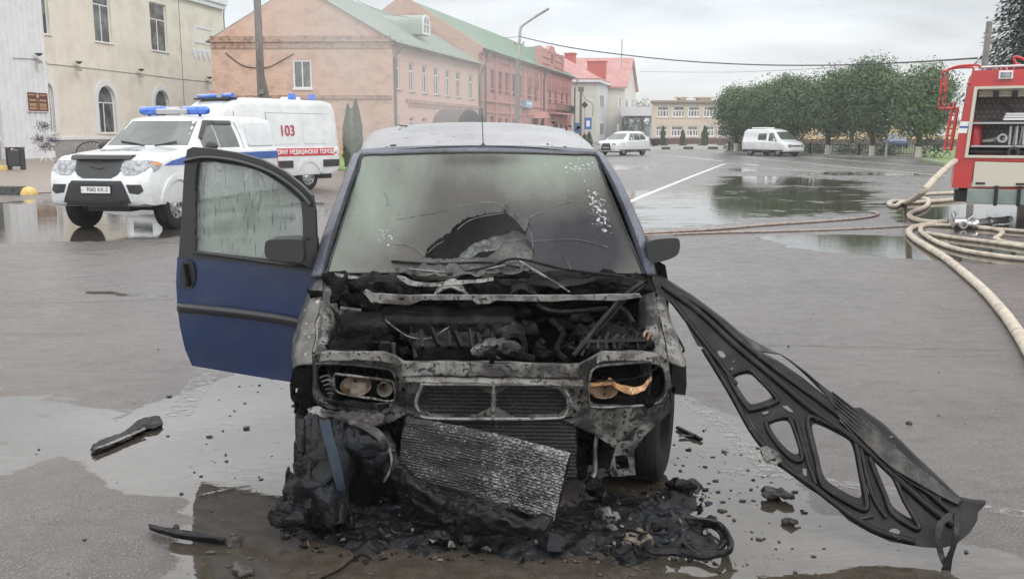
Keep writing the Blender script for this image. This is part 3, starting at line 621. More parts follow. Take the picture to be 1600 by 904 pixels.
# dormer
sdm = fo.hit(640, 60)[0]; tt = .36; base = e0.lerp(ridge0, tt)
mb = MB(); bx0 = Vector((fo.hit(652, 50, -2)[0]-1.6, base.y+.2, base.z+.1)); pts = [(0, 0), (1.9, 0)]+[(.95+.95*math.cos(a_), .9+.75*math.sin(a_)) for a_ in [math.pi*i/8 for i in range(9)]]
mb.prism([bx0+Vector((p[0], -1.2, p[1])) for p in pts], (0, 4.5, 0)); dm = mb.build('dormer', M['grey_green_roof'], r1)
mb = MB(); slab(mb, [(p[0], p[1]) for p in pts], [[(.95+(p[0]-.95)*.75, .75+(p[1]-.75)*.75) for p in pts]], lambda x, z: bx0+Vector((x, -1.28, z)), lambda p, x, z: bx0+Vector((x, -1.203, z))); mb.bx(bx0.x+.9, bx0.x+1, bx0.y-1.27, bx0.y-1.21, bx0.z, bx0.z+1.6); mb.bx(bx0.x+.2, bx0.x+1.7, bx0.y-1.268, bx0.y-1.209, bx0.z+.8, bx0.z+.9); mb.build('dormer_window', M['pvc'], r1)
# arched metal entrance canopy
a, b_, z0, z1 = cn; mb = MB(); am = (a+b_)/2; rr = (b_-a)/2; n_ = 12
arc = [(am+rr*math.cos(math.pi*i/n_), z0+(z1-z0)*math.sin(math.pi*i/n_)) for i in range(n_+1)]
for i in range(n_): mb.add([(arc[i][0], -2.2, arc[i][1]), (arc[i+1][0], -2.2, arc[i+1][1]), (arc[i+1][0], 0, arc[i+1][1]), (arc[i][0], 0, arc[i][1]), (arc[i][0], -2.2, arc[i][1]+.08), (arc[i+1][0], -2.2, arc[i+1][1]+.08), (arc[i+1][0], 0, arc[i+1][1]+.08), (arc[i][0], 0, arc[i][1]+.08)], [(3, 2, 1, 0), (4, 5, 6, 7), (0, 1, 5, 4), (2, 3, 7, 6)])
mb.bx(a, b_, -.02, 0, 0, z0); mb.build('entrance_canopy', mat('brown_canopy', (.13, .09, .08), .5), r1)
mb = MB(); mb.bx(a+.5, b_-.5, -.05, -.021, .1, z0); mb.build('door', M['pvc'], r1)
mb = MB(); u0_ = gu(352, 84); pts = [gl(gu(px_, py_)[0], gu(px_, py_)[1], .06) for px_, py_ in ((350, 82), (365, 94), (380, 103), (400, 106), (420, 104), (438, 95), (458, 84))]; mb.tube(spline(pts, 5), .035, 5); mb.build('cable', M['black_metal'], r1)
# --- pink brick building
fp = Fac(A+Vector((dd[0], dd[1], 0)).normalized()*sE, dd, 'pink_brick_house', 'long pink brick house with green sheet roof, pediment and small balcony', 'building'); r2 = fp.root
pE = fp.hit(893, 160)[0]; zP = fp.hit(754, 76)[1]
U = [fp.rect(*q) for q in [(756, 760, 107, 143), (766.5, 772, 109, 145.5), (778.5, 784, 112, 147), (789, 794, 114, 149), (800, 805.5, 116, 151), (810, 815, 118, 152), (824, 830, 122, 155), (834, 839.5, 125, 158), (857, 861, 131, 160), (866, 870, 133, 161), (876, 880, 135, 161), (883.5, 887.5, 136, 162)]]
Lw = [fp.rect(*q) for q in [(766, 772, 182, 204), (778.5, 784, 184, 204), (789, 794, 185, 204), (800, 812, 186, 204), (864, 868, 190, 206), (875, 879, 191, 206), (882.5, 887, 191, 206)]]
Lw = [(q[0], q[1], max(1, q[2]), q[3]) for q in Lw]
wallslab(r2, rectpts(0.02, pE, -.1, zP), [rectpts(*q) for q in U+Lw], .4, M['pink_brick'])
M['pane_brown'] = mat('brown_window', (.10, .07, .06), .15, c2=(.2, .18, .17), ns=1.3)
M['frame_brown'] = mat('brown_frame', (.2, .1, .08), .6)
for q in U: window(r2, *q, frame='frame_brown', sill=None, y=.14, pane='pane_brown', surround=(.22, 'pink_trim'))
for q in Lw: window(r2, *q, frame='frame_brown', sill=None, y=.14, pane='pane_brown', mull=(.5,), trans=())
mb = MB(); z2 = fp.hit(760, 159)[1]
for zz, o_, hh in ((zP-.3, .35, .3), (zP-.9, .12, .2), (z2, .2, .2), (z2-1.1, .12, .15), (z2+1.3, .06, .12)): mb.bx(.02, pE, -o_, -.001, zz, zz+hh)
for px_ in (754, 774, 797, 818, 846, 851, 891):
    s_ = fp.hit(px_, 160)[0]; mb.bx(s_-.35, s_+.35, -.16, -.003, .1, zP-.31)
s0, s1 = fp.hit(822, 130)[0], fp.hit(843, 130)[0]; s2_, s3_ = fp.hit(853, 130)[0], pE-.6
for a_, b__ in ((s0, s1), (s2_, s3_)):
    k = max(3, int((b__-a_)/1.6)); st = (b__-a_)/k
    for i in range(k):
        x = a_+st*(i+.5); pts = [(x-.5, zP-2.6), (x-.32, zP-2.9), (x-.25, zP-1.9), (x, zP-1.2), (x+.25, zP-1.9), (x+.32, zP-2.9), (x+.5, zP-2.6), (x+.4, zP-.95), (x-.4, zP-.95)]
        mb.prism([Vector((p[0], -.12, p[1])) for p in pts], (0, .119, 0))
for q in Lw[4:]: mb.prism([Vector((p[0], -.1, p[1])) for p in archpts(q[0]-.3, q[1]+.3, q[3], q[3]+.9)], (0, .098, 0))
mb.build('brick_mouldings', M['pink_trim'], r2)
# pediment
q = fp.rect(840, 877.5, 74, 110); a, b_ = fp.hit(840, 100)[0], fp.hit(877.5, 100)[0]; zt = fp.hit(861, 73)[1]; zs_ = fp.hit(876, 90)[1]
pts = [(a, zP), (b_, zP), (b_, zs_), (b_-2, zs_+.1), ((a+b_)/2+3.4, zt-1.2), ((a+b_)/2+1.2, zt), ((a+b_)/2-1.2, zt), ((a+b_)/2-3.4, zt-1.2), (a+2, zs_+.1), (a, zs_)]
mb = MB(); slab(mb, pts, [archpts((a+b_)/2-.8, (a+b_)/2+.8, zP+.8, zt-.9)], lambda x, z: Vector((x, -.25, z)), lambda p, x, z: Vector((x, .3, z)))
for zz in (zP+.5, zP+1.3, zP+2.1): mb.bx(a+.5, (a+b_)/2-1.4, -.36, -.251, zz, zz+.25); mb.bx((a+b_)/2+1.4, b_-.5, -.36, -.251, zz, zz+.25)
mb.bx(a-.1, a+1.2, -.4, .301, zP, zs_+.3); mb.bx(b_-1.2, b_+.1, -.4, .301, zP, zs_+.3); mb.build('pediment', M['pink_trim'], r2)
# roof + brick gable end
hw = 7.7; zr = fp.hit(752, 20)[1]; zr = 1.66+(206-5)/1450*93
rA = Vector((-.1, -.5, zP-.1)); rB = Vector((0, hw, zr)); rC = Vector((0, 2*hw+.5, zP-.1)); Lx = Vector((pE+.4, 0, 0))
roofslab(r2, [rA, rA+Lx, rB+Lx, rB], .1, M['green_roof'], seams=50); roofslab(r2, [rC, rC+Lx, rB+Lx, rB], .1, M['green_roof'])
mb = MB(); mb.prism([Vector((-.02, 0, 0)), Vector((-.02, 2*hw, 0)), Vector((-.02, 2*hw, zP+.1)), Vector((-.02, hw, zr+.35)), Vector((-.02, -.4, zP+.15)), Vector((-.02, -.4, zP-.5)), Vector((-.02, 0, zP-.6))], (-.4, 0, 0)); mb.build('gable_wall', M['old_brick'], r2)
mb = MB(); mb.prism([Vector((pE-.01, 0.03, 0)), Vector((pE-.01, 2*hw, 0)), Vector((pE-.01, 2*hw, zP)), Vector((pE-.01, hw, zr)), Vector((pE-.01, .03, zP))], (.3, 0, 0)); mb.build('far_wall', M['pink_brick'], r2)
mb = MB(); mb.bx(a, b_, .31, hw, zP+.2, zs_+.2); mb.prism([Vector((a, .31, zs_+.2)), Vector((b_, .31, zs_+.2)), Vector(((a+b_)/2, .31, zt-.3))], (0, hw, 0)); mb.build('pediment_roof', M['green_roof'], r2)
mb = MB()
for px_ in (755, 847, 895.5):
    s_ = fp.hit(px_, 160)[0]; mb.tube([(s_+.7, -.6, zP-.1), (s_+.2, -.4, zP-.9), (s_, -.25, zP-1.6), (s_, -.25, .3)], .13, 8)
mb.tube([(0, -.6, zP-.15), (pE+.4, -.6, zP-.15)], .1, 6); mb.build('drainpipe', M['drain'], r2)
# balcony
a, b_ = fp.hit(856, 175)[0], fp.hit(885.5, 175)[0]; zb = fp.hit(870, 177)[1]; mb = MB(); mb.bx(a, b_, -1.2, -.01, zb-.2, zb); mb.build('balcony_slab', M['pink_trim'], r2)
mb = MB()
for i in range(26): x = a+(b_-a)*i/25; mb.bx(x-.02, x+.02, -1.17, -1.13, zb, zb+1.15)
mb.bx(a, b_, -1.19, -1.11, zb+1.1, zb+1.16); mb.bx(a, b_, -1.18, -1.12, zb+.12, zb+.16)
for x in (a+.02, b_-.02):
    for k in range(6): mb.bx(x-.02, x+.02, -1.1+k*.2, -1.06+k*.2, zb, zb+1.12)
    mb.bx(x-.02, x+.02, -1.15, 0, zb+1.1, zb+1.15)
mb.bx(b_-3.2, b_-.3, -1.12, -1.09, zb+.2, zb+1.05); mb.build('balcony_railing', M['black_metal'], r2)
a, b_, z0, z1 = fp.rect(822.5, 833, 157, 168.5, .6)
sg = thing('shop_sign', 'small blue sign with white line projecting from the pink brick wall', 'sign', fp.A+fp.d*a+fp.n*.3+Vector((0, 0, z0)), r2.rotation_euler.z)
mb = MB(); mb.bx(0, b_-a, -.25, .29, 0, z1-z0); mb.build('panel', mat('sign_blue', (.25, .42, .62), .4), sg); mb = MB(); mb.bx(.4, b_-a-.4, -.27, -.251, .35, .6); mb.build('line', M['pvc'], sg)
mb = MB(); a = fp.hit(836, 190)[0]; mb.prism([Vector((a-2, -1.6, 3.3)), Vector((a+2, -1.6, 3.3)), Vector((a, -1.6, 4.1))], (0, 1.59, 0)); mb.bx(a-1.3, a-1.2, -1.5, -1.4, 0, 3.3); mb.build('porch', M['pink_trim'], r2)
mb = MB(); mb.bx(a-.9, a+.9, -.06, -.004, 0, 2.9); mb.build('door', M['frame_brown'], r2)
# --- white building with red roofs
Z1 = 152.; xa, xb = at(896, 206, Z1), at(931, 206, Z1)
dv = Vector((dd[0], dd[1], 0)).normalized(); pv = Vector((-1, .0, 0))
ws = thing('white_town_house', 'white town house with red sheet roofs, chimneys and gable front', 'building', (xb.x, Z1, 0), math.atan2(dv.y, dv.x))
def wl_(p): q = Matrix.Rotation(-ws.rotation_euler.z, 3, 'Z') @ (Vector(p)-Vector((xb.x, Z1, 0))); return q
zw = 1.66+(206-128)/1450*152
P0 = Vector((xb.x, Z1, 0)); P1 = P0+pv*13; P2 = P0+dv*12.6; P3 = P2+pv*13
def block(ps, z0, z1, nm, mt_):
    mb = MB(); n_ = len(ps); mb.prism([wl_(Vector((p.x, p.y, z0))) for p in ps], (0, 0, z1-z0)); return mb.build(nm, mt_, ws)
M['ivory'] = mat('ivory_render', (.62, .60, .53), .85, c2=(.56, .55, .5), ns=.4); M['ivory_cool'] = mat('cool_white_render', (.60, .61, .62), .85)
block([P0, P2, P3, P1], 0, zw, 'wing_wall', M['ivory'])
def facb(P, d, name=None): return Fac(P, d, None, None)
fw = facb(P0, dv)
mb = MB(); s1_ = 12.6
mb.prism([wl_(P0+fw.n*.06+dv*.1), wl_(P0+fw.n*.06+dv*12.5), wl_(P0+fw.n*.004+dv*12.5), wl_(P0+fw.n*.004+dv*.1)], (0, 0, zw-.3)); mb.build('side_wall', M['ivory_cool'], ws)
Q0 = P0+dv*12.6; Q0.x += 0; K0 = Q0+Vector((2.4+.6, 0, 0)); ffx = facb(K0, dv); gl_ = ffx.hit(993, 150)[0]
zk = 1.66+(206-138)/1450*165; zap = 1.66+(206-101)/1450*178
K1 = K0+dv*gl_; K2 = K1+pv*20; K3 = K0+pv*20
block([K0, K1, K2, K3], 0, zk, 'main_wall', M['ivory'])
mid = (K0+K1)/2
mb = MB(); mb.prism([wl_(Vector((p.x, p.y, z))) for p, z in ((K0, zk), (K1, zk), (mid, zap))], wl_(pv*20+P0)-wl_(P0)); mb.build('gable', M['ivory'], ws)
def rf(pts, nm='roof', th=.25, mt_='red_roof'):
    mb = MB(); mb.prism([wl_(p) for p in pts], (0, 0, th)); return mb.build(nm, M[mt_], ws)
ov = ffx.n*.5; up = Vector((0, 0, 1))
rf([K0+ov-dv*.6+up*(zk-.3), mid+ov+up*zap, mid+pv*21+up*zap, K3-dv*.6+up*(zk-.3)]); rf([K1+ov+dv*.6+up*(zk-.3), mid+ov+up*zap, mid+pv*21+up*zap, K2+dv*.6+up*(zk-.3)])
wm = (P0+P2)/2
rz = zw+3.7
rf([P0-dv*.4+fw.n*.5+up*zw, P2+fw.n*.5+up*zw, P2+pv*7+up*rz, wm+pv*6.5+up*rz]); rf([P0-dv*.4+fw.n*.5+up*zw, P1-dv*.4+up*zw, wm+pv*10+up*rz, wm+pv*6.5+up*rz]); rf([P1-dv*.4+up*zw, P3+up*zw, P3+up*rz, wm+pv*10+up*rz])
mb = MB(); mb.prism([wl_(P0-dv*.5+fw.n*.6+up*(zw-.35)), wl_(P2+fw.n*.6+up*(zw-.35)), wl_(P2+up*(zw-.35)), wl_(P3+up*(zw-.35)), wl_(P1-dv*.5+up*(zw-.35))], (0, 0, .33)); mb.build('cornice', M['white_paint'], ws)
for px_, dx, zz, hh in ((891, 1.6, zw+1.2, 3.4), (932.5, 3.0, zw+.6, 2.7)):
    p = at(px_, 120, Z1+8); mb = MB(); c0 = wl_(Vector((p.x, p.y, 0))); mb.bx(c0.x-.9, c0.x+.9, c0.y-dx/2, c0.y+dx/2, zz, zz+hh); mb.bx(c0.x-1.05, c0.x+1.05, c0.y-dx/2-.15, c0.y+dx/2+.15, zz+hh, zz+hh+.2); mb.build('chimney', M['chimney_red'], ws)
def fwin(fc2, q, root=ws, **k):
    a, b_, z0, z1 = fc2.rect(*q); o = wl_(fc2.A)
    mb = MB(); slab(mb, rectpts(a, b_, z0, z1), [rectpts(a+.15, b_-.15, z0+.12, z1-.12)], lambda x, z: wl_(fc2.A+fc2.d*x+fc2.n*.14)+up*z, lambda p, x, z: wl_(fc2.A+fc2.d*x+fc2.n*.01)+up*z)
    mb.prism([wl_(fc2.A+fc2.d*((a+b_)/2+t)+fc2.n*.12)+up*z for t, z in ((-.08, z0), (.08, z0), (.08, z1), (-.08, z1))], wl_(P0-fc2.n*.1)-wl_(P0)); o2 = mb.build('window', M['pvc'], root)
    mb = MB(); slab(mb, rectpts(a+.1, b_-.1, z0+.1, z1-.1), [], lambda x, z: wl_(fc2.A+fc2.d*x+fc2.n*.09)+up*z, lambda p, x, z: wl_(fc2.A+fc2.d*x+fc2.n*.02)+up*z); mb.build('pane', M['pane'], o2)
for q in ((936, 942.5, 148, 168), (936, 942.5, 192, 211)): fwin(fw, q)
for q in ((966, 969, 151, 170), (976, 980.5, 153, 172), (985, 987.5, 155, 172), (964, 967, 194, 212)): fwin(ffx, q)
mb = MB(); a, b_ = ffx.hit(972, 190)[0], ffx.hit(990, 190)[0]
for u in range(5):
    c0 = wl_(ffx.A+ffx.d*(a+(b_-a)*(u/4))+ffx.n*5.0); mb.tube([c0+up*-.1, c0+up*4.3], .32, 10)
mb.build('portico_columns', M['white_paint'], ws)
mb = MB(); mb.prism([wl_(p)+up*4.3 for p in (ffx.A+ffx.d*(a-2)+ffx.n*.01, ffx.A+ffx.d*(a-2)+ffx.n*6.5, ffx.A+ffx.d*(b_+6)+ffx.n*6.5, ffx.A+ffx.d*(b_+6)+ffx.n*.01)], (0, 0, 1.5)); mb.build('portico_roof', M['white_paint'], ws)
mb = MB(); mb.prism([wl_(p)+up*.2 for p in (ffx.A+ffx.d*(a)+ffx.n*.01, ffx.A+ffx.d*(a)+ffx.n*.1, ffx.A+ffx.d*(b_)+ffx.n*.1, ffx.A+ffx.d*(b_)+ffx.n*.01)], (0, 0, 3.8)); mb.build('entrance_glass', M['pane'], ws)
p = wl_(at(971, 100, 168)); mb = MB(); mb.tube([(p.x, p.y, zap-1.5), (p.x, p.y, 1.66+(206-68)/1450*168)], .12, 6); mb.build('flagpole', M['alu'], ws)
# --- beige school-like building
Zs = 127.; xl = at(1018, 206, Zs); xr = at(1262, 206, Zs)
sc = thing('beige_office_block', 'flat roofed beige two storey block with wide white windows', 'building', (xl.x, Zs, 0), 0)
def sx(px): return at(px, 206, Zs).x-xl.x
def sz(py): return 1.66+(206-py)/1450*Zs
ht = sz(162); Wd = sx(1250); hs = []
for row in ((167, 184), (197, 213)):
    for i in range(9):
        x0 = 1026+i*24.1-(row[0] == 197)*1.5; hs.append((sx(x0), sx(x0+18.8), sz(row[1]), sz(row[0])))
M['beige'] = mat('beige_brick', (.64, .56, .45), .9, c2=(.6, .52, .42), ns=.5); M['plinth_brown'] = mat('brown_plinth', (.13, .08, .07), .8)
wallslab(sc, rectpts(0, Wd, .8, ht), [rectpts(*q) for q in hs], .3, M['beige'])
M['pane_curtain'] = mat('curtained_glass', (.10, .10, .10), .1, c2=(.33, .31, .27), ns=1.1, lo=.45, hi=.55, scl=(3, 1, .6))
for q in hs: window(sc, *q, mull=(.25, .5, .75), trans=(.6,), y=.08, fr=.13, pane='pane_curtain')
mb = MB(); mb.prism([(0.01, .302, .8), (Wd, .302, .8), (Wd, 12, .8), (2.4, 12, .8)], (0, 0, ht-.81)); mb.build('body', M['beige'], sc)
mb = MB(); mb.bx(-.1, Wd, -.08, .5, -.1, .8); mb.build('plinth', M['plinth_brown'], sc)
mb = MB(); mb.prism([(-.3, -.4, ht), (Wd+.3, -.4, ht), (Wd+.3, 12.3, ht), (2.2, 12.3, ht)], (0, 0, .3)); mb.build('roof', mat('flat_roof', (.3, .27, .22), .8), sc)
for x0, x1 in ((1061, 1078), (1091, 1118)):
    mb = MB(); mb.bx(sx(x0)+.3, sx(x1)-.3, 2, 4, ht+.3, sz(154)); mb.bx(sx(x0)-.1, sx(x1)+.1, 1.7, 4.3, sz(154), sz(152.5)); mb.build('chimney', M['beige'], sc)
# --- low building behind the trees
bl = thing('low_ochre_building', 'low pale ochre building with white openings behind the park trees', 'building', (at(1262, 206, 112).x, 112, 0), 0)
mb = MB(); mb.bx(0, 22, 0, 8, .8, 2.7); mb.build('wall', M['yellow'], bl); mb = MB(); mb.bx(-.1, 22.1, -.1, 8.1, -.1, .8); mb.build('plinth', M['plinth_brown'], bl)
mb = MB(); mb.bx(-.2, 22.2, -.3, 8.3, 2.7, 3.0); mb.build('roof', M['concrete'], bl)
for i in range(6): mb = MB(); mb.bx(1.2+i*3.5, 2.4+i*3.5, -.05, .01, 1.2, 2.4); mb.build('window', M['pvc'], bl)

# thin moist air over the whole square: far things fade slightly
m = bpy.data.materials.new('moist_air'); m.use_nodes = True; n = m.node_tree.nodes; l = m.node_tree.links; n.clear(); om = n.new('ShaderNodeOutputMaterial'); pv_ = n.new('ShaderNodeVolumePrincipled')
pv_.inputs['Color'].default_value = (.93, .95, .97, 1); pv_.inputs['Density'].default_value = .0012; pv_.inputs['Anisotropy'].default_value = .2; l.new(pv_.outputs[0], om.inputs['Volume'])
mb = MB(); mb.bx(-700, 700, -60, 520, -1, 24); tag(mb.build('haze', m), kind='stuff')

# smoke still rising from the engine bay and drifting off behind the roof
m = bpy.data.materials.new('thin_smoke'); m.use_nodes = True; n = m.node_tree.nodes; l = m.node_tree.links; n.clear(); om = n.new('ShaderNodeOutputMaterial'); pv_ = n.new('ShaderNodeVolumePrincipled'); tcg = n.new('ShaderNodeTexCoord')
pv_.inputs['Color'].default_value = (.9, .9, .9, 1); l.new(mr(nz(1.5, 4, .6, (1, 1, .6)), .42, .72, 0, .30), pv_.inputs['Density']); l.new(pv_.outputs[0], om.inputs['Volume'])
mb = MB(); mb.tube([(-.1, 4.45, .95), (-.15, 4.7, 1.2), (-.35, 5.4, 1.9), (-.7, 6.6, 2.4), (-1.3, 8.2, 2.9), (-1.9, 10, 3.3)], [.25, .45, .7, .95, 1.1, .5], 14); tag(mb.build('smoke', m, smooth=60), 'thin grey smoke drifting from the burnt engine bay over the roof', 'smoke', kind='stuff')
# ---------------------------------------------------------------- vehicles
def ring(zb, wl, zs, ws_, zt, wt, crown=.03):
    h = [(0, zb), (wl*.85, zb), (wl-.02, zb+.03), (wl, zb+.10), (max(wl, ws_)+.005, zb+(zs-zb)*.55), (ws_+.004, zs-.07), (ws_-.012, zs), (ws_-.03, zs+.02)]
    t = max(zt-zs, .02)
    h += [(ws_-.03+(wt-ws_+.03)*.5, zs+.02+(t-.02)*.5), (wt, zs+t*.86), (wt-.035, zs+t*.95), (wt-.10, zt), (wt*.5, zt+crown*.8), (0, zt+crown)]
    return h
def carbody(st, wheels, wr, name, mt_, root, dark='dark_plastic', hw=1.0, arch=.42, sub=4):
    rows = []
    for i, a in enumerate(st):
        rows.append(a)
        if i < len(st)-1:
            b_ = st[i+1]
            for k in range(1, sub): rows.append([a[j]+(b_[j]-a[j])*k/sub for j in range(7)])
    V = []; Fs = []; n = None
    for r_ in rows:
        h = ring(*r_[1:7]); pts = [(y, z) for y, z in h]+[(-y, z) for y, z in h[-2:0:-1]]; n = len(pts)
        V += [Vector((r_[0], y, z)) for y, z in pts]
    for i in range(len(rows)-1):
        for k in range(n): Fs.append((i*n+k, i*n+(k+1) % n, (i+1)*n+(k+1) % n, (i+1)*n+k))
    Fs.append(tuple(range(n))); Fs.append(tuple((len(rows)-1)*n+k for k in range(n-1, -1, -1)))
    mb = MB(); mb.add(V, Fs); o = mb.build(name, [M[mt_], M[dark]], root)
    cut = MB()
    for x, s in wheels:
        y0, y1 = (hw*s, (hw-.34)*s) if s else (-hw, hw)
        prof = [(0, min(y0, y1)), (arch, min(y0, y1)), (arch, max(y0, y1)), (0, max(y0, y1))]
        if s > 0: prof = [(0, hw-.34), (arch*.98, hw-.34), (arch, hw+.2), (0, hw+.2)]
        else: prof = [(0, -hw-.2), (arch, -hw-.2), (arch*.98, -hw+.34), (0, -hw+.34)]
        cut.lathe(prof, 28, 'y', (x, 0, wr), 1)
    co = cut.build('cutter', [M[mt_], M[dark]]); bo = o.modifiers.new('b', 'BOOLEAN'); bo.object = co; bo.operation = 'DIFFERENCE'; bo.solver = 'EXACT'
    bpy.context.view_layer.update(); dg = bpy.context.evaluated_depsgraph_get(); me = bpy.data.meshes.new_from_object(o.evaluated_get(dg))
    o.modifiers.clear(); o.data = me; bpy.data.objects.remove(co)
    me.polygons.foreach_set('use_smooth', [True]*len(me.polygons)); me.set_sharp_from_angle(angle=R(32))
    bm = bmesh.new(); bm.from_mesh(me); bvh = BVHTree.FromBMesh(bm); bm.free()
    return o, bvh
DIRS = {'L': lambda a, b: ((a, 6, b), (0, -1, 0)), 'R': lambda a, b: ((a, -6, b), (0, 1, 0)), 'F': lambda a, b: ((6, a, b), (-1, 0, 0)), 'B': lambda a, b: ((-12, a, b), (1, 0, 0)), 'T': lambda a, b: ((a, b, 6), (0, 0, -1))}
def decal(bvh, pts, side, name, mt_, root, off=.006, th=.012, maxe=.12, holes=(), smooth=40):
    mb = MB(); f_, fs, bd = fill2d(pts, holes, maxe); P = []; Q = []; last = None
    for a, b_ in f_:
        o, d = DIRS[side](a, b_); o = Vector(o); d = Vector(d); h, nn, _, _ = bvh.ray_cast(o, d)
        if h is None: h = last or o+d*5; nn = -d
        if nn.dot(d) > 0: nn = -nn
        last = h; nn = (nn-d*.6).normalized(); P.append(h+nn*off); Q.append(h-nn*(th-off))
    n = len(P); mb.add(P+Q, fs+[[n+i for i in reversed(t)] for t in fs]+[(a, b_, n+b_, n+a) for a, b_ in bd])
    return mb.build(name, M[mt_] if isinstance(mt_, str) else mt_, root, smooth=smooth)
def wheel(root, x, y, r_, wd, rimr, style='steel', rot=0, name='wheel', world=False, tm='tyre'):
    s = 1 if y > 0 else -1; w_ = bpy.data.objects.new(name, None); C.objects.link(w_); w_.parent = root; w_.location = (x, y, r_); w_.rotation_euler = (0, 0, rot)
    mb = MB(); h = wd/2
    mb.lathe([(rimr, -h*.9), (r_*.86, -h), (r_*.97, -h*.86), (r_, -h*.6), (r_, h*.6), (r_*.97, h*.86), (r_*.86, h), (rimr, h*.9), (rimr*.97, h*.6), (rimr*.97, -h*.6), (rimr, -h*.9)], 36, 'y')
    for k in range(3):
        mb.lathe([(r_*1.004, h*(-.42+k*.4)), (r_*1.012, h*(-.40+k*.4)), (r_*1.012, h*(-.14+k*.4)), (r_*1.004, h*(-.12+k*.4))], 36, 'y')
    mb.build('tyre', M[tm], w_, smooth=35)
    mb = MB(); e_ = s*h
    mb.lathe([(rimr*.99, e_*.85), (rimr*.92, e_*.92), (rimr*.86, e_*.55), (rimr*.5, e_*.62), (rimr*.36, e_*.85), (rimr*.30, e_*.95), (0, e_*.95)], 32, 'y')
    mb.build('rim', M['rim'], w_, smooth=40)
    mb = MB()
    for k in range(8 if style == 'steel' else 10):
        a = 2*math.pi*k/(8 if style == 'steel' else 10); mb.lathe([(0, e_*.70), (rimr*.11, e_*.70), (rimr*.11, e_*.5), (0, e_*.5)], 8, 'y', (rimr*.70*math.cos(a), 0, rimr*.70*math.sin(a)))
    mb.lathe([(0, e_*.98), (rimr*.12, e_*.98), (rimr*.14, e_*.9)], 12, 'y')
    mb.build('vent_hole', M['dark_plastic'], w_)
    return w_
def texto(s, size, mt_, root, loc, rx=(R(90), 0, 0), name='lettering', ext=.002, sx=1.0, bold=0):
    cu = bpy.data.curves.new(name, 'FONT'); cu.body = s; cu.size = size; cu.extrude = ext; cu.align_x = 'CENTER'; cu.align_y = 'CENTER'; cu.offset = bold; cu.resolution_u = 4
    o = bpy.data.objects.new('t', cu); C.objects.link(o); bpy.context.view_layer.update(); dg = bpy.context.evaluated_depsgraph_get(); me = bpy.data.meshes.new_from_object(o.evaluated_get(dg)); bpy.data.objects.remove(o)
    for v in me.vertices: v.co.x *= sx
    me.materials.clear(); r_ = link(name, me, M[mt_], root); r_.location = loc; r_.rotation_euler = rx; return r_
def rr(x0, x1, z0, z1, r_=.05, n=4):
    P = []
    for cx, cz, a0 in ((x1-r_, z1-r_, 0), (x0+r_, z1-r_, 90), (x0+r_, z0+r_, 180), (x1-r_, z0+r_, 270)):
        for i in range(n+1): a = R(a0+90*i/n); P.append((cx+r_*math.cos(a), cz+r_*math.sin(a)))
    return P
# --- police pickup with canopy
hd = Vector((-.178, -.984, 0)).normalized(); lf = Vector((-hd.y, hd.x, 0)); ctr = at(229, 206, 15.3); ctr = Vector((ctr.x, ctr.y, 0))-lf*.98
pu = thing('police_pickup', 'white police pickup with blue stripe, blue roof light bar and black grille', 'pickup', ctr, math.atan2(hd.y, hd.x))
st = [[0.0, .52, .70, .72, .72, .80, .66], [-.04, .46, .86, .82, .86, .90, .78], [-.12, .43, .93, .96, .92, 1.08, .84], [-.20, .42, .955, 1.06, .93, 1.20, .82], [-.34, .42, .965, 1.15, .945, 1.26, .84], [-.8, .42, .97, 1.22, .95, 1.31, .85], [-1.50, .42, .97, 1.28, .95, 1.37, .86], [-1.56, .42, .97, 1.29, .95, 1.40, .86], [-2.22, .42, .97, 1.32, .95, 1.90, .72], [-2.45, .42, .97, 1.32, .95, 1.94, .72], [-3.5, .42, .97, 1.32, .95, 1.94, .73], [-3.7, .42, .97, 1.32, .95, 1.95, .79], [-4.9, .42, .97, 1.32, .95, 1.95, .80], [-5.05, .5, .96, 1.30, .94, 1.92, .79], [-5.14, .55, .90, 1.28, .90, 1.80, .72]]
bd_, bv = carbody(st, [(-.86, 1), (-.86, -1), (-3.86, 1), (-3.86, -1)], .37, 'body', 'car_white', pu, hw=.98, arch=.47)
for x in (-.86, -3.86):
    for s in (1, -1): wheel(pu, x, s*.83, .395, .26, .225)
decal(bv, [(-.80, 1.42), (.80, 1.42), (.68, 1.86), (-.68, 1.86)], 'F', 'windscreen', 'glass_car', pu, .004)
decal(bv, [(-1.95, 1.37), (-2.55, 1.37), (-2.55, 1.83), (-2.33, 1.83), (-1.95, 1.56)], 'L', 'side_window', 'glass_car', pu)
decal(bv, [(-2.62, 1.37), (-3.38, 1.37), (-3.34, 1.83), (-2.62, 1.83)], 'L', 'side_window', 'glass_car', pu)
decal(bv, [(-1.95, 1.37), (-2.55, 1.37), (-2.55, 1.83), (-2.33, 1.83), (-1.95, 1.56)], 'R', 'side_window', 'glass_car', pu)
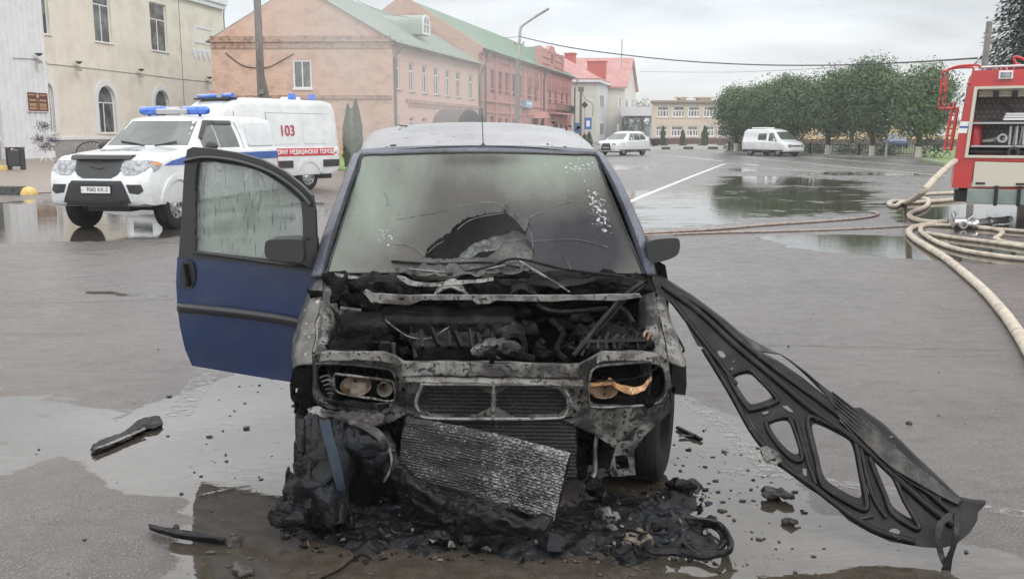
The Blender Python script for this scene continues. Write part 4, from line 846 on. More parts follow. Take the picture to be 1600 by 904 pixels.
for s in 'LR':
    decal(bv, [(-1.93, 1.56), (-2.33, 1.865), (-2.58, 1.865), (-2.58, 1.80), (-2.36, 1.79), (-1.99, 1.52)], s, 'wind_deflector', 'dark_plastic', pu, .03, .03)
    decal(bv, [(-2.62, 1.865), (-3.34, 1.865), (-3.34, 1.80), (-2.62, 1.80)], s, 'wind_deflector', 'dark_plastic', pu, .03, .03)
    decal(bv, [(-.50, 1.10), (-.75, 1.17), (-1.2, 1.23), (-1.65, 1.26), (-1.65, 1.11), (-1.1, 1.09)], s, 'blue_stripe', 'car_blue', pu, .006)
    decal(bv, rectpts(-5.05, -1.66, 1.11, 1.26), s, 'blue_stripe', 'car_blue', pu, .006, maxe=.3)
    decal(bv, [(-2.60, .5), (-2.585, .5), (-2.585, 1.85), (-2.60, 1.85)], s, 'door_gap', 'dark_plastic', pu, .003)
    decal(bv, [(-1.72, .6), (-1.705, .6), (-1.705, 1.15), (-1.72, 1.15)], s, 'door_gap', 'dark_plastic', pu, .003)
    decal(bv, [(-3.60, .9), (-3.585, .9), (-3.50, 1.85), (-3.515, 1.85)], s, 'door_gap', 'dark_plastic', pu, .003)
    decal(bv, rr(-3.72, -4.95, 1.2, 1.76, .06)[::-1] if 0 else rr(-4.95, -3.75, 1.38, 1.84, .06), s, 'canopy_panel', 'car_white', pu, .02, .025)
    # flared arch lips
    for x in (-.86, -3.86):
        o_ = [(x+.56*math.cos(R(a)), .375+.56*math.sin(R(a))) for a in range(10, 171, 8)]; i_ = [(x+.475*math.cos(R(a)), .375+.475*math.sin(R(a))) for a in range(170, 9, -8)]
        decal(bv, o_+i_, s, 'wheel_arch_lip', 'car_white', pu, .03, .045, maxe=.06)
    decal(bv, rr(-2.5, -2.3, .95-.0, 1.0, .02), s, 'handle', 'car_white', pu, .03, .03)
decal(bv, [(-.42, 1.20), (.42, 1.20), (.46, 1.08), (.36, .95), (.26, .90), (-.26, .90), (-.36, .95), (-.46, 1.08)], 'F', 'grille', brick('mesh_grille', (.02, .02, .022), (.03, .03, .03), (.075, .078, .08), 'y', bw=.05, bh=.03, bump=1), pu, .012, .02)
mb = MB(); n_ = 14
for i in range(n_+1):
    y = -.62+1.24*i/n_; b0 = -.02-.10*(abs(y)/.62)**3
    mb.add([(b0-.03, y, 1.19), (b0+.01, y, 1.24), (b0-.16, y, 1.275), (b0-.17, y, 1.262)], [])
V = []; 
mb = MB(); fs = []
for i in range(n_+1):
    y = -.56+1.12*i/n_; b0 = -.11-.10*(abs(y)/.56)**3
    V += [(b0-.01, y, 1.20), (b0+.03, y, 1.215), (b0-.01, y, 1.27), (b0-.14, y, 1.285), (b0-.14, y, 1.27), (b0-.03, y, 1.255), (b0+.01, y, 1.215)]
for i in range(n_):
    for k in range(6): fs.append((i*7+k, i*7+k+1, (i+1)*7+k+1, (i+1)*7+k))
mb.add(V, fs); mb.build('bug_deflector', M['dark_plastic'], pu, smooth=40)
for s in (1, -1):
    hl = decal(bv, [(s*p[0], p[1]) for p in ((.43, 1.17), (.62, 1.19), (.86, 1.19), (.935, 1.15), (.86, 1.03), (.68, .955), (.50, .95), (.41, 1.05))], 'F', 'headlight', 'lamp_glass', pu, .012, .02)
    m2 = MB()
    for yy in (.56, .67): m2.ball((-.135-(yy-.56)*.15, s*yy, 1.065), .05, 12, 8, (.6, 1, 1))
    m2.build('projector', M['chrome'], hl, smooth=60)
    decal(bv, [(-.20, 1.18), (-.36, 1.165), (-.46, 1.12), (-.34, 1.05), (-.20, 1.0)], 'L' if s > 0 else 'R', 'side_lamp', 'lamp_glass', pu, .012, .02); decal(bv, [(-.22, 1.16), (-.36, 1.15), (-.43, 1.12), (-.30, 1.10)], 'L' if s > 0 else 'R', 'indicator', 'amber', pu, .02, .02)
    decal(bv, [(s*p[0], p[1]) for p in ((.55, .80), (.80, .80), (.84, .70), (.76, .64), (.60, .66))], 'F', 'fog_recess', 'dark_plastic', pu, .008, .02)
decal(bv, [(-.45, .86), (.45, .86), (.50, .80), (.62, .50), (-.62, .50), (-.50, .80)], 'F', 'lower_grille', 'dark_plastic', pu, .01, .02)
decal(bv, [(-.50, .55), (.50, .55), (.56, .47), (-.56, .47)], 'F', 'skid_plate', 'dark_plastic', pu, .06, .05)
pl = MB(); pl.bx(.012, .024, -.27, .27, .655, .77); plo = pl.build('number_plate', M['pvc'], pu, bevel=.004)
pl = MB(); slab(pl, rectpts(-.285, .285, .64, .785), [rectpts(-.268, .268, .657, .768)], lambda y, z: Vector((.026, y, z)), lambda p, y, z: Vector((.010, y, z))); pl.build('plate_frame', M['ink_black'], pu)
texto('9582 KK-2', .088, 'ink_black', pu, (.0245, .03, .712), (R(90), 0, R(90)), 'plate_lettering', .0006, 1.02, .0012)
texto('BY', .03, 'ink_black', pu, (.0245, -.235, .70), (R(90), 0, R(90)), 'plate_lettering', .0006)
mb = MB(); mb.bar((-.095, -.13, 1.085), (-.085, .02, 1.045), .02, .012); mb.bar((-.085, .02, 1.045), (-.095, .13, 1.075), .03, .012); mb.bar((-.085, .02, 1.045), (-.09, .05, 1.0), .03, .012); mb.build('bird_emblem', M['black_metal'], pu)
# hood badge marks (blurred dark letters)
for i, (y0, wd) in enumerate(((-.42, .10), (-.27, .12), (-.12, .10), (.03, .13), (.2, .1))):
    decal(bv, [(-.80-.0, y0), (-.80, y0+wd), (-.98, y0+wd*.8), (-.90, y0+wd*.4), (-.98, y0)], 'T', 'bonnet_marking', 'ink_black', pu, .003, .006)
lb = MB(); lb.bx(-2.72, -2.48, -.32, .32, 1.99, 2.09); lbo = lb.build('light_bar', M['alu'], pu, bevel=.02)
for s in (1, -1):
    m2 = MB(); m2.tube([(-2.6, s*.14, 2.06), (-2.6, s*.2, 2.06), (-2.6, s*.62, 2.06), (-2.6, s*.70, 2.06), (-2.6, s*.73, 2.06)], [.02, .085, .085, .065, .01], 14); m2.build('beacon', M['beacon'], lbo, smooth=50)
m2 = MB(); m2.bx(-2.66, -2.54, -.14, .14, 1.985, 2.125); m2.build('siren', M['chrome'], lbo, bevel=.01)
m2 = MB()
for s in (1, -1): m2.bar((-2.6, s*.5, 1.93), (-2.6, s*.55, 2.02), .05, .03); m2.bar((-2.6, s*.45, 1.92), (-2.6, s*.62, 1.905), .08, .02)
m2.build('mount', M['black_metal'], lbo)
for s in (1, -1):
    m2 = MB(); m2.ball((-1.93, s*1.08, 1.40), .13, 12, 8, (.55, .95, .7)); m2.bar((-1.95, s*.9, 1.32), (-1.93, s*1.04, 1.34), .08, .04); m2.build('mirror', M['dark_plastic'], pu, smooth=60)
    m2 = MB(); m2.tube([(-1.50, s*.1+.1, 1.415), (-1.56, s*.3+.1, 1.45), (-1.62, s*.55+.02, 1.49)], .014, 6); m2.build('wiper', M['black_metal'], pu)
m2 = MB(); m2.bx(-2.4, -1.5, -.9, .9, .35, .44); m2.bx(-4.9, -.3, -.4, .4, .33, .42); m2.tube([(-.86, -.8, .37), (-.86, .8, .37)], .06); m2.tube([(-3.86, -.8, .37), (-3.86, .8, .37)], .07); m2.build('chassis', M['ink_black'], pu)
decal(bv, rr(.78, .90, .75, 1.2, .02), 'B', 'tail_light', 'red_lens', pu, .012); decal(bv, rr(-.90, -.78, .75, 1.12, .02), 'B', 'tail_light', 'red_lens', pu, .012)
decal(bv, rectpts(-5.1, -5.0, .78, 1.12), 'L', 'tail_light', 'red_lens', pu, .008)
# --- ambulance
hd = Vector((-.59, -.81, 0)).normalized(); lf = Vector((-hd.y, hd.x, 0)); rl = at(531, 206, 28.); ctr = Vector((rl.x, rl.y, 0))+hd*6.0-lf*1.0
am = thing('ambulance', 'white high roof ambulance van with red stripe behind the police pickup', 'ambulance', ctr, math.atan2(hd.y, hd.x))
st = [[0.0, .5, .7, .8, .75, .95, .65], [-.1, .42, .92, .98, .93, 1.12, .82], [-.8, .40, 1.0, 1.15, .98, 1.38, .85], [-.95, .40, 1.0, 1.15, .98, 1.42, .88], [-1.7, .40, 1.0, 1.2, 1.0, 2.05, .80], [-2.0, .40, 1.0, 1.2, 1.0, 2.30, .80], [-2.4, .40, 1.0, 1.2, 1.0, 2.50, .82], [-3.2, .40, 1.0, 1.2, 1.0, 2.57, .83], [-5.6, .42, 1.0, 1.2, 1.0, 2.55, .83], [-5.9, .5, .98, 1.2, .98, 2.48, .82], [-6.0, .55, .93, 1.2, .94, 2.38, .78]]
bd_, bv = carbody(st, [(-.9, 1), (-.9, -1), (-4.75, 1), (-4.75, -1)], .36, 'body', 'car_white', am, hw=1.0, arch=.44)
for x in (-.9, -4.75):
    for s in (1, -1): wheel(am, x, s*.86, .36, .24, .22)
for s in 'LR':
    decal(bv, rectpts(-5.97, -1.4, .98, 1.20), s, 'red_stripe', 'car_red', am, .006, maxe=.3)
    decal(bv, rectpts(-4.15, -1.4, .66, .86), s, 'side_moulding', 'dark_plastic', am, .03, .03, maxe=.3)
    decal(bv, rectpts(-5.95, -5.3, .66, .86), s, 'side_moulding', 'dark_plastic', am, .03, .03, maxe=.3)
    for x0, x1 in ((-5.55, -4.62), (-4.45, -3.45), (-3.25, -2.5)): decal(bv, rr(x0, x1, 1.32, 1.98, .1), s, 'side_panel', 'car_white', am, .012, .02, maxe=.2)
    decal(bv, [(-1.3, 1.3), (-2.2, 1.3), (-2.2, 1.85), (-1.75, 1.85), (-1.35, 1.5)], s, 'side_window', 'glass_car', am)
    decal(bv, rectpts(-2.33, -2.315, .5, 2.2), s, 'door_gap', 'dark_plastic', am, .003); decal(bv, rectpts(-3.37, -3.355, .5, 2.2), s, 'door_gap', 'dark_plastic', am, .003)
    decal(bv, rectpts(-5.7, -3.36, 2.17, 2.185), s, 'roof_seam', 'rim', am, .004)
    o_ = [(-4.75+.54*math.cos(R(a)), .36+.54*math.sin(R(a))) for a in range(8, 173, 10)]; i_ = [(-4.75+.445*math.cos(R(a)), .36+.445*math.sin(R(a))) for a in range(172, 7, -10)]
    decal(bv, o_+i_, s, 'wheel_arch_lip', 'car_white', am, .02, .03)
decal(bv, [(-.82, 1.5), (.82, 1.5), (.74, 2.02), (-.74, 2.02)], 'F', 'windscreen', 'glass_car', am)
decal(bv, rectpts(-.42, .42, .65, .9), 'F', 'grille', 'dark_plastic', am)
hy = []
def side_text(s, size, mt_, root, x, z, bvh, sx, bold, name='lettering'):
    o = texto(s, size, mt_, root, (0, 0, 0), (0, 0, 0), name, .0, sx, bold)
    for v in o.data.vertices:
        X, Z = x-v.co.x, z+v.co.y; h, nn, _, _ = bvh.ray_cast(Vector((X, 6, Z)), Vector((0, -1, 0)))
        if h: v.co = (X, h.y+.014+(.012 if 0 else 0), Z)
    return o
side_text('СКОРАЯ  МЕДИЦИНСКАЯ  ПОМОЩЬ', .165, 'ink_white', am, -4.62, 1.09, bv, .80, .004)
o = texto('103', .41, 'ink_red', am, (0, 0, 0), (0, 0, 0), 'number', 0, .92, .006)
for v in o.data.vertices:
    X, Z = -4.05-v.co.x, 1.68+v.co.y; h, nn, _, _ = bv.ray_cast(Vector((X, 6, Z)), Vector((0, -1, 0))); v.co = (X, h.y+.03, Z)
m2 = MB(); m2.bx(-2.55, -2.25, -.75, .75, 2.52, 2.57); lbo = m2.build('light_bar', M['dark_plastic'], am)
m2 = MB(); m2.tube([(-2.4, -.76, 2.61), (-2.4, -.7, 2.61), (-2.4, .15, 2.61), (-2.4, .2, 2.61)], [.03, .07, .07, .03], 12); m2.tube([(-2.4, .4, 2.61), (-2.4, .75, 2.61)], .07, 12); m2.build('beacon', M['beacon'], lbo, smooth=50)
m2 = MB(); m2.bx(-2.5, -2.3, .2, .4, 2.57, 2.68); m2.build('siren', M['alu'], lbo)
for x, y in ((-5.35, .55), (-4.6, .55), (-5.6, -.5)):
    m2 = MB(); m2.lathe([(0, .14), (.1, .12), (.12, .0), (.12, -.08)], 12, 'z', (x, y, 2.62)); m2.build('beacon', M['beacon'], am, smooth=50)
m2 = MB(); m2.bx(-5.2, -4.8, -.2, .25, 2.55, 2.66); m2.build('roof_vent', M['pvc'], am, bevel=.03)
m2 = MB(); m2.bx(-5.8, -.5, -.8, .8, .3, .45); m2.tube([(-4.75, -.8, .36), (-4.75, .8, .36)], .07); m2.build('chassis', M['ink_black'], am)
# --- white SUV far away
def small_car(name, label, cat, p, hdg, st, wb, wr, win, front, roofrack=False, stripes=(), hw=.9):
    hd = Vector(hdg).normalized(); t = thing(name, label, cat, p, math.atan2(hd.y, hd.x))
    b_, bv = carbody(st, [(wb[0], 1), (wb[0], -1), (wb[1], 1), (wb[1], -1)], wr, 'body', 'car_white', t, hw=hw, arch=wr+.07)
    for x in wb:
        for s in (1, -1): wheel(t, x, s*(hw-.12), wr, .22, wr*.62)
    for s in 'LR':
        for q in win: decal(bv, q, s, 'side_window', 'glass_car', t, .01)
        decal(bv, rectpts(st[-1][0]+.1, st[0][0]-.3, st[3][1]-.0, st[3][1]+.14), s, 'sill_trim', 'dark_plastic', t, .01, maxe=.3)
    for nm, q, mm in front: decal(bv, q, 'F', nm, mm, t, .012)
    m2 = MB(); m2.bx(st[-1][0]+.3, -.3, -hw+.3, hw-.3, .22, .38); m2.build('chassis', M['ink_black'], t)
    for s in (1, -1): m2 = MB(); m2.ball((win[0][0][0]-.1, s*(hw+.08), win[0][0][1]+.08), .12, 10, 6, (.5, .9, .7)); m2.build('mirror', M['car_white'], t, smooth=60)
    return t, bv
st = [[0, .45, .6, .62, .62, .75, .55], [-.08, .3, .82, .75, .8, .92, .72], [-.3, .28, .88, .88, .86, 1.0, .78], [-1.15, .28, .9, .98, .88, 1.10, .80], [-1.95, .28, .9, 1.02, .88, 1.60, .64], [-2.5, .28, .9, 1.04, .88, 1.68, .63], [-3.9, .3, .9, 1.06, .88, 1.66, .62], [-4.45, .35, .88, 1.06, .86, 1.30, .68], [-4.65, .42, .8, 1.0, .8, 1.1, .7]]
wn = [[(-1.65, 1.08), (-2.35, 1.08), (-2.35, 1.54), (-2.1, 1.54)], [(-2.42, 1.08), (-3.2, 1.08), (-3.2, 1.54), (-2.42, 1.54)], [(-3.27, 1.08), (-4.05, 1.12), (-3.85, 1.5), (-3.27, 1.54)]]
p = gp(974, 242.3); hdg = (-.63, -.78, 0); v = Vector(hdg).normalized()
fr_ = [('windscreen', [(-.68, 1.12), (.68, 1.12), (.58, 1.54), (-.58, 1.54)], 'glass_car'), ('grille', [(-.32, .86), (.32, .86), (.42, .38), (-.42, .38)], 'dark_plastic'), ('headlight', [(.45, .88), (.76, .90), (.78, .74), (.48, .70)], 'lamp_glass'), ('headlight', [(-.45, .88), (-.76, .90), (-.78, .74), (-.48, .70)], 'lamp_glass'), ('number_plate', rectpts(-.26, .26, .5, .62), 'pvc')]
small_car('white_suv', 'white family SUV parked in front of the white town house', 'SUV', Vector((p.x, p.y, 0))+v*2.3, hdg, st, (-.95, -3.62), .35, wn, fr_)
# --- white van by the trees
st = [[0, .42, .6, .60, .6, .70, .5], [-.08, .32, .80, .70, .78, .86, .70], [-.3, .3, .84, .82, .82, .98, .74], [-.75, .3, .85, .95, .84, 1.10, .76], [-1.45, .3, .85, 1.0, .84, 1.72, .66], [-1.9, .3, .85, 1.0, .84, 1.84, .66], [-4.2, .3, .85, 1.0, .84, 1.84, .66], [-4.45, .35, .82, 1.0, .82, 1.74, .62]]
wn = [[(-1.05, 1.04), (-1.85, 1.04), (-1.85, 1.58), (-1.5, 1.58)], [(-2.1, 1.1), (-2.9, 1.1), (-2.9, 1.55), (-2.1, 1.55)]]
p = gp(1209, 243.6); hdg = (.47, -.88, 0); v = Vector(hdg).normalized()
fr_ = [('windscreen', [(-.66, 1.14), (.66, 1.14), (.58, 1.66), (-.58, 1.66)], 'glass_car'), ('grille', rectpts(-.38, .38, .66, .76), 'dark_plastic'), ('headlight', rectpts(.42, .70, .62, .80), 'lamp_glass'), ('headlight', rectpts(-.70, -.42, .62, .80), 'lamp_glass'), ('bumper', rectpts(-.78, .78, .36, .5), 'pvc'), ('number_plate', rectpts(-.26, .26, .40, .5), 'pvc')]
t, bv = small_car('white_van', 'white minibus van parked beside the row of round green trees', 'van', Vector((p.x, p.y, 0))+v*2.1, hdg, st, (-.9, -3.6), .31, wn, fr_, hw=.85)
m2 = MB(); m2.bx(-3.9, -2.6, -.5, .5, 1.87, 1.97); m2.build('roof_hatch', M['pvc'], t, bevel=.05)
# --- blue car behind trees
st2 = [[0, .45, .6, .6, .6, .7, .5], [-.1, .3, .8, .7, .78, .8, .7], [-1.2, .28, .85, .88, .84, .95, .78], [-1.9, .28, .85, .92, .83, 1.38, .6], [-3.1, .28, .85, .92, .83, 1.40, .6], [-3.8, .3, .84, .92, .82, 1.0, .72], [-4.3, .4, .8, .8, .78, .9, .7]]
p = at(1408, 206, 90); tb = thing('blue_car', 'dark blue hatchback half hidden behind the park trees', 'car', (p.x, 90, 0), R(-100)); _, bv = carbody(st2, [(-.8, 1), (-.8, -1), (-3.4, 1), (-3.4, -1)], .3, 'body', 'blue_dark', tb, hw=.85, arch=.36)
decal(bv, [(-.62, .98), (.62, .98), (.54, 1.3), (-.54, 1.3)], 'F', 'windscreen', 'glass_car', tb)
for s in 'LR': decal(bv, [(-1.6, .95), (-3.3, .95), (-3.0, 1.32), (-2.0, 1.32)], s, 'side_window', 'glass_car', tb)
for x in (-.8, -3.4):
    for s in (1, -1): wheel(tb, x, s*.75, .3, .2, .19)
# --- fire engine (only its near end is in the picture)
YF = 16.7
def ft(px, py, dy=0): p = at(px, py, YF); return Vector((p.x, YF+dy, p.z))
FX = ft(1490, 200).x
fe = thing('fire_engine', 'red fire engine with open equipment locker and rear ladder at the right edge', 'fire engine', (FX, YF, 0))
FANG = R(-24); FROT = Matrix.Translation((FX, YF, 0)) @ Matrix.Rotation(FANG, 4, 'Z') @ Matrix.Translation((-FX, -YF, 0))
def fslab(pts, holes, y0, y1, name, mt_, px=True, bevel=0, par=None):
    f = (lambda q: (ft(*q).x, ft(*q).z)) if px else (lambda q: q)
    mb = MB(); slab(mb, [f(q) for q in pts], [[f(q) for q in h] for h in holes], lambda x, z: Vector((x, YF+y0, z)), lambda p, x, z: Vector((x, YF+y1, z)))
    return mb.build(name, M[mt_] if isinstance(mt_, str) else mt_, par or fe, world=True, bevel=bevel)
XR = 12.6; pxR = 800+XR/YF*F
Lk = [(1523, 139), (pxR-60, 137), (pxR-60, 243), (1508.5, 243)]
fslab([(1517, 111), (pxR, 106), (pxR, 293), (1486, 293), (1488, 283), (1494, 232), (1505, 170)], [Lk, [(1519, 251), (1599.5, 252), (1599, 293.0-1.5), (1513, 291.5)]], 0, .08, 'body_side', 'fire_red')
mb = MB(); aL = ft(1517, 111); bL = ft(1486, 293)
mb.prism([Vector((aL.x+.02, YF+.06, aL.z-.01)), Vector((bL.x+.02, YF+.06, bL.z+.01)), Vector((bL.x+.02, YF+2.4, bL.z+.01)), Vector((aL.x+.02, YF+2.4, aL.z-.01))], (.06, 0, 0))
mb.bx(aL.x+.04, XR, YF+.081, YF+2.4, aL.z-.1, aL.z-.02); mb.bx(XR-.06, XR, YF+.081, YF+2.4, bL.z, aL.z-.1); mb.bx(aL.x+.1, XR, YF+2.34, YF+2.42, bL.z, aL.z-.11); mb.build('body_rear', M['fire_red'], fe, world=True)
a, b_ = ft(1523, 139), ft(1508.5, 243)
fslab([(1519.5, 136), (pxR-57, 134), (pxR-57, 246), (1505, 246)], [[(1524, 140), (pxR-61, 138), (pxR-61, 242), (1510, 242)]], -.03, -.002, 'locker_frame', 'cream_panel')
mb = MB(); xr = ft(pxR-60, 200).x
mb.bx(b_.x, xr, YF+.75, YF+.77, b_.z-.05, a.z+.1); mb.build('locker_back', M['alu_tread'], fe, world=True)
mb = MB(); mb.bx(b_.x-.05, b_.x-.02, YF+.09, YF+.75, b_.z, a.z+.1); mb.bx(b_.x, xr, YF+.09, YF+.75, a.z+.02, a.z+.05); mb.bx(b_.x, xr, YF+.09, YF+.75, b_.z-.05, b_.z-.02); mb.build('locker_lining', M['fire_red'], fe, world=True)
mb = MB()
for py in (192, 228):
    z = ft(1550, py).z; mb.bx(b_.x+.05, xr, YF+.1, YF+.74, z-.02, z+.012)
mb.build('shelf', M['alu'], fe, world=True)
mb = MB(); z = ft(1550, 143).z
for k in range(3): mb.tube([(a.x, YF+.12+.04*k, z+.03-.05*k), (xr, YF+.12+.04*k, z+.04-.05*k)], .028, 8)
mb.build('roller_shutter', M['cream_panel'], fe, world=True)
mb = MB()
for px_ in (1518, 1546, 1572): c0 = ft(px_, 147); mb.bx(c0.x, c0.x+.09, YF+.08, YF+.16, c0.z-.06, c0.z+.04)
mb.build('shutter_strap', M['black_metal'], fe, world=True)
def pth(name, label, cat, build, mt_, smooth=40):
    mb = MB(); build(mb); o = mb.build(name, M[mt_], None, smooth=smooth); o.data.transform(FROT); return tag(o, label, cat)
def g_(mb):
    c0 = ft(1519, 226, .35); mb.lathe([(0, 0), (.11, 0), (.12, .02), (.12, .32), (.07, .39), (.03, .40), (.03, .46), (0, .46)], 18, 'z', (c0.x, c0.y, c0.z-.02))
pth('fire_extinguisher', 'red extinguisher cylinder on the middle shelf of the open locker', 'extinguisher', g_, 'car_red')
def g_(mb):
    c0 = ft(1532, 222, .3)
    for k in range(6): mb.tube([c0+Vector((.06*k, .05*(k % 2), .02)), c0+Vector((.06*k+.14, -.05, .04+.03*(k % 3)))], .03, 8, jit=.3)
    mb.lathe([(.05, -.1), (.08, -.1), (.08, .0), (.05, .0)], 14, 'y', tuple(c0+Vector((.30, 0, .07))))
pth('hose_couplings', 'heap of silver hose couplings on the locker shelf beside the extinguisher', 'couplings', g_, 'alu')
def g_(mb):
    for k, z_ in enumerate((188, 184, 180)):
        c0 = ft(1560, z_, .2); mb.bx(c0.x+.02*k, c0.x+.75, c0.y, c0.y+.4, c0.z, c0.z+.035)
pth('white_trays', 'stack of pale flat trays on the upper locker shelf', 'trays', g_, 'pvc')
def g_(mb):
    for px_ in (1568, 1577, 1587):
        c0 = ft(px_, 226, .25); q0 = ft(px_+3, 197, .25); mb.tube([c0, q0], .022, 8); mb.tube([q0, q0+Vector((.09, .1, 0)), c0+Vector((.06, .15, 0))], .02, 8)
pth('steel_rods', 'upright grey steel frame of rods in the locker', 'rods', g_, 'alu')
def g_(mb):
    c0 = ft(1513, 237, .25); c1 = ft(1600, 238, .25); mb.tube([c0, c1+Vector((.4, 0, 0))], .055, 12); c2 = ft(1573, 237, .15); mb.lathe([(.05, -.08), (.10, -.08), (.10, .05), (.05, .05)], 16, 'y', tuple(c2))
pth('suction_pipe', 'long grey suction pipe lying at the bottom of the locker', 'pipe', g_, 'dark_plastic')
def g_(mb):
    mb.bar(ft(1557, 160, .4), ft(1577, 178, .3), .05, .05); mb.bar(ft(1540, 187, .2), ft(1560, 190, .2), .04, .04)
pth('black_nozzle', 'black hose nozzle lying slanted on the upper locker shelf', 'nozzle', g_, 'black_metal')
fslab([(1519.5, 252), (1598, 253), (1597, 289), (1515, 291)], [], -.02, .02, 'flap_door', 'cream_panel', bevel=.01)
mb = MB()
for px_ in (1520, 1575): c0 = ft(px_, 285.5); mb.bx(c0.x, c0.x+.15, YF-.035, YF-.02, c0.z-.015, c0.z+.02)
mb.build('flap_slot', M['ink_black'], fe, world=True)
mb = MB(); c0, c1 = ft(1509, 294), ft(1596, 317); mb.bx(c0.x, c1.x, YF-.05, YF+.6, c1.z, c0.z); bxo = mb.build('side_box', M['grey_green'], fe, world=True, bevel=.015)
c2, c3 = ft(1610, 294), ft(1700, 317); mb = MB(); mb.bx(c2.x, c3.x, YF-.05, YF+.6, c3.z, c2.z); mb.build('side_box', M['grey_green'], fe, world=True, bevel=.015)
mb = MB()
for px_ in (1546, 1577): a_ = ft(px_, 290, -.08); mb.bx(a_.x, a_.x+.06, YF-.085, YF-.055, a_.z-.33, a_.z+.02)
mb.build('strap', M['black_metal'], fe, world=True)
fslab([(1500, 190), (1512, 190), (1508.5, 208), (1495.5, 208)], [], -.015, -.003, 'white_band', 'pvc'); fslab([(1498.5, 197), (1510.7, 197), (1510.3, 200), (1498, 200)], [], -.02, -.016, 'blue_band', 'car_blue')
mb = MB(); c0 = ft(1563, 119); mb.bx(c0.x-.11, c0.x+.11, YF-.06, YF, c0.z-.07, c0.z+.07); mb.build('work_lamp', M['pvc'], fe, world=True, bevel=.01)
mb = MB(); mb.bx(c0.x-.085, c0.x+.085, YF-.068, YF-.061, c0.z-.045, c0.z+.045); mb.build('lamp_glass', M['lamp_glass'], fe, world=True)
for px_, py in ((1512, 131), (1496, 250)): mb = MB(); c0 = ft(px_, py); mb.lathe([(0, -.05), (.03, -.045), (.035, 0)], 12, 'y', (c0.x, YF, c0.z)); mb.build('marker_lamp', M['red_lens'], fe, world=True)
mb = MB()
for dy in (.35, .95):
    off = .14*dy*0
    P_ = [ft(*q) for q in ((1528, 108), (1526, 102.5), (1500, 103), (1487, 107), (1482, 112), (1479, 145), (1476, 166), (1480, 170), (1490, 170), (1493, 160))]
    P_ = [Vector((p.x-.12*(dy-.35), YF+dy, p.z+.02)) for p in P_]; mb.tube(spline(P_, 4), .022, 8)
mb.build('ladder_rail', M['fire_red'], fe, world=True, smooth=50)
mb = MB()
for dy in (.35, .95):
    mb.tube([Vector((ft(1497, 168).x, YF+dy, ft(1497, 168).z)), Vector((ft(1486, 236).x, YF+dy, ft(1486, 236).z))], .025, 8); mb.tube([Vector((ft(1489, 168).x, YF+dy, ft(1489, 168).z)), Vector((ft(1478, 232).x, YF+dy, ft(1478, 232).z))], .02, 8)
for k in range(7):
    t_ = k/6; p = ft(1497-11*t_, 168+66*t_); mb.tube([(p.x, YF+.35, p.z), (p.x, YF+.95, p.z)], .02, 8); mb.tube([(p.x-.12, YF+.35, p.z), (p.x, YF+.35, p.z)], .015, 6); mb.tube([(p.x-.12, YF+.95, p.z), (p.x, YF+.95, p.z)], .015, 6)
mb.build('rear_ladder', M['fire_red'], fe, world=True, smooth=50)
mb = MB(); mb.tube([ft(1530, 106, .1), ft(1640, 104, .1)], .025, 8); mb.tube([ft(1530, 106, 1.5), ft(1640, 104, 1.5)], .025, 8)
for px_ in (1535, 1565, 1595): mb.tube([ft(px_, 112, .1), ft(px_, 105, .1)], .02, 6)
mb.build('roof_rail', M['alu'], fe, world=True)
mb = MB(); mb.tube(spline([ft(1600, 106, .6), ft(1583, 100, .6), ft(1578, 90, .6), ft(1584, 88, .6), ft(1600, 97, .6)], 5), .022, 8); mb.build('roof_handle', M['fire_red'], fe, world=True)
mb = MB(); mb.bx(ft(1536, 107).x, ft(1544, 107).x, YF+.3, YF+1, ft(1540, 112).z, ft(1540, 104.5).z); mb.build('roof_canister', M['car_blue'], fe, world=True)
for yy in (YF+.45, YF+2.0):
    w_ = wheel(fe, 0, 0, .5, .3, .28); w_.parent = None; w_.location = (10.4, yy, .5); w_.rotation_euler = (0, 0, 0); w_.parent = fe; w_.location = (10.4-FX, yy-YF, .5)
    if yy < YF+1: w_.scale = (1, -1, 1)
mb = MB(); mb.bx(8.3, XR, YF+.7, YF+1.7, .45, .7); c0 = ft(1490, 296); mb.bx(c0.x+.02, c0.x+.75, YF+.2, YF+.9, .42, .62); mb.tube([ft(1497, 297, .4), ft(1510, 300, .4)], .07, 10); mb.build('chassis', M['ink_black'], fe, world=True)

fe.rotation_euler = (0, 0, FANG)
# ---------------------------------------------------------------- the burnt minivan (front at Y about 3.8 m, facing the camera)
wr = thing('burnt_minivan', 'burnt out minivan with charred open engine bay, sooty windscreen and open blue door', 'burnt car', (-.1, 4.6, 0))
def wb(mb, name, mt_, par=wr, smooth=40, bevel=0): return mb.build(name, M[mt_] if isinstance(mt_, str) else mt_, par, world=True, smooth=smooth, bevel=bevel)
def dn(p, a, s=6, o=0): return a*noise.noise(Vector(p)*s+Vector((o, o*1.7, 0)))
def axc(Y): return -.105-.085*(Y-4.4)              # car centre line
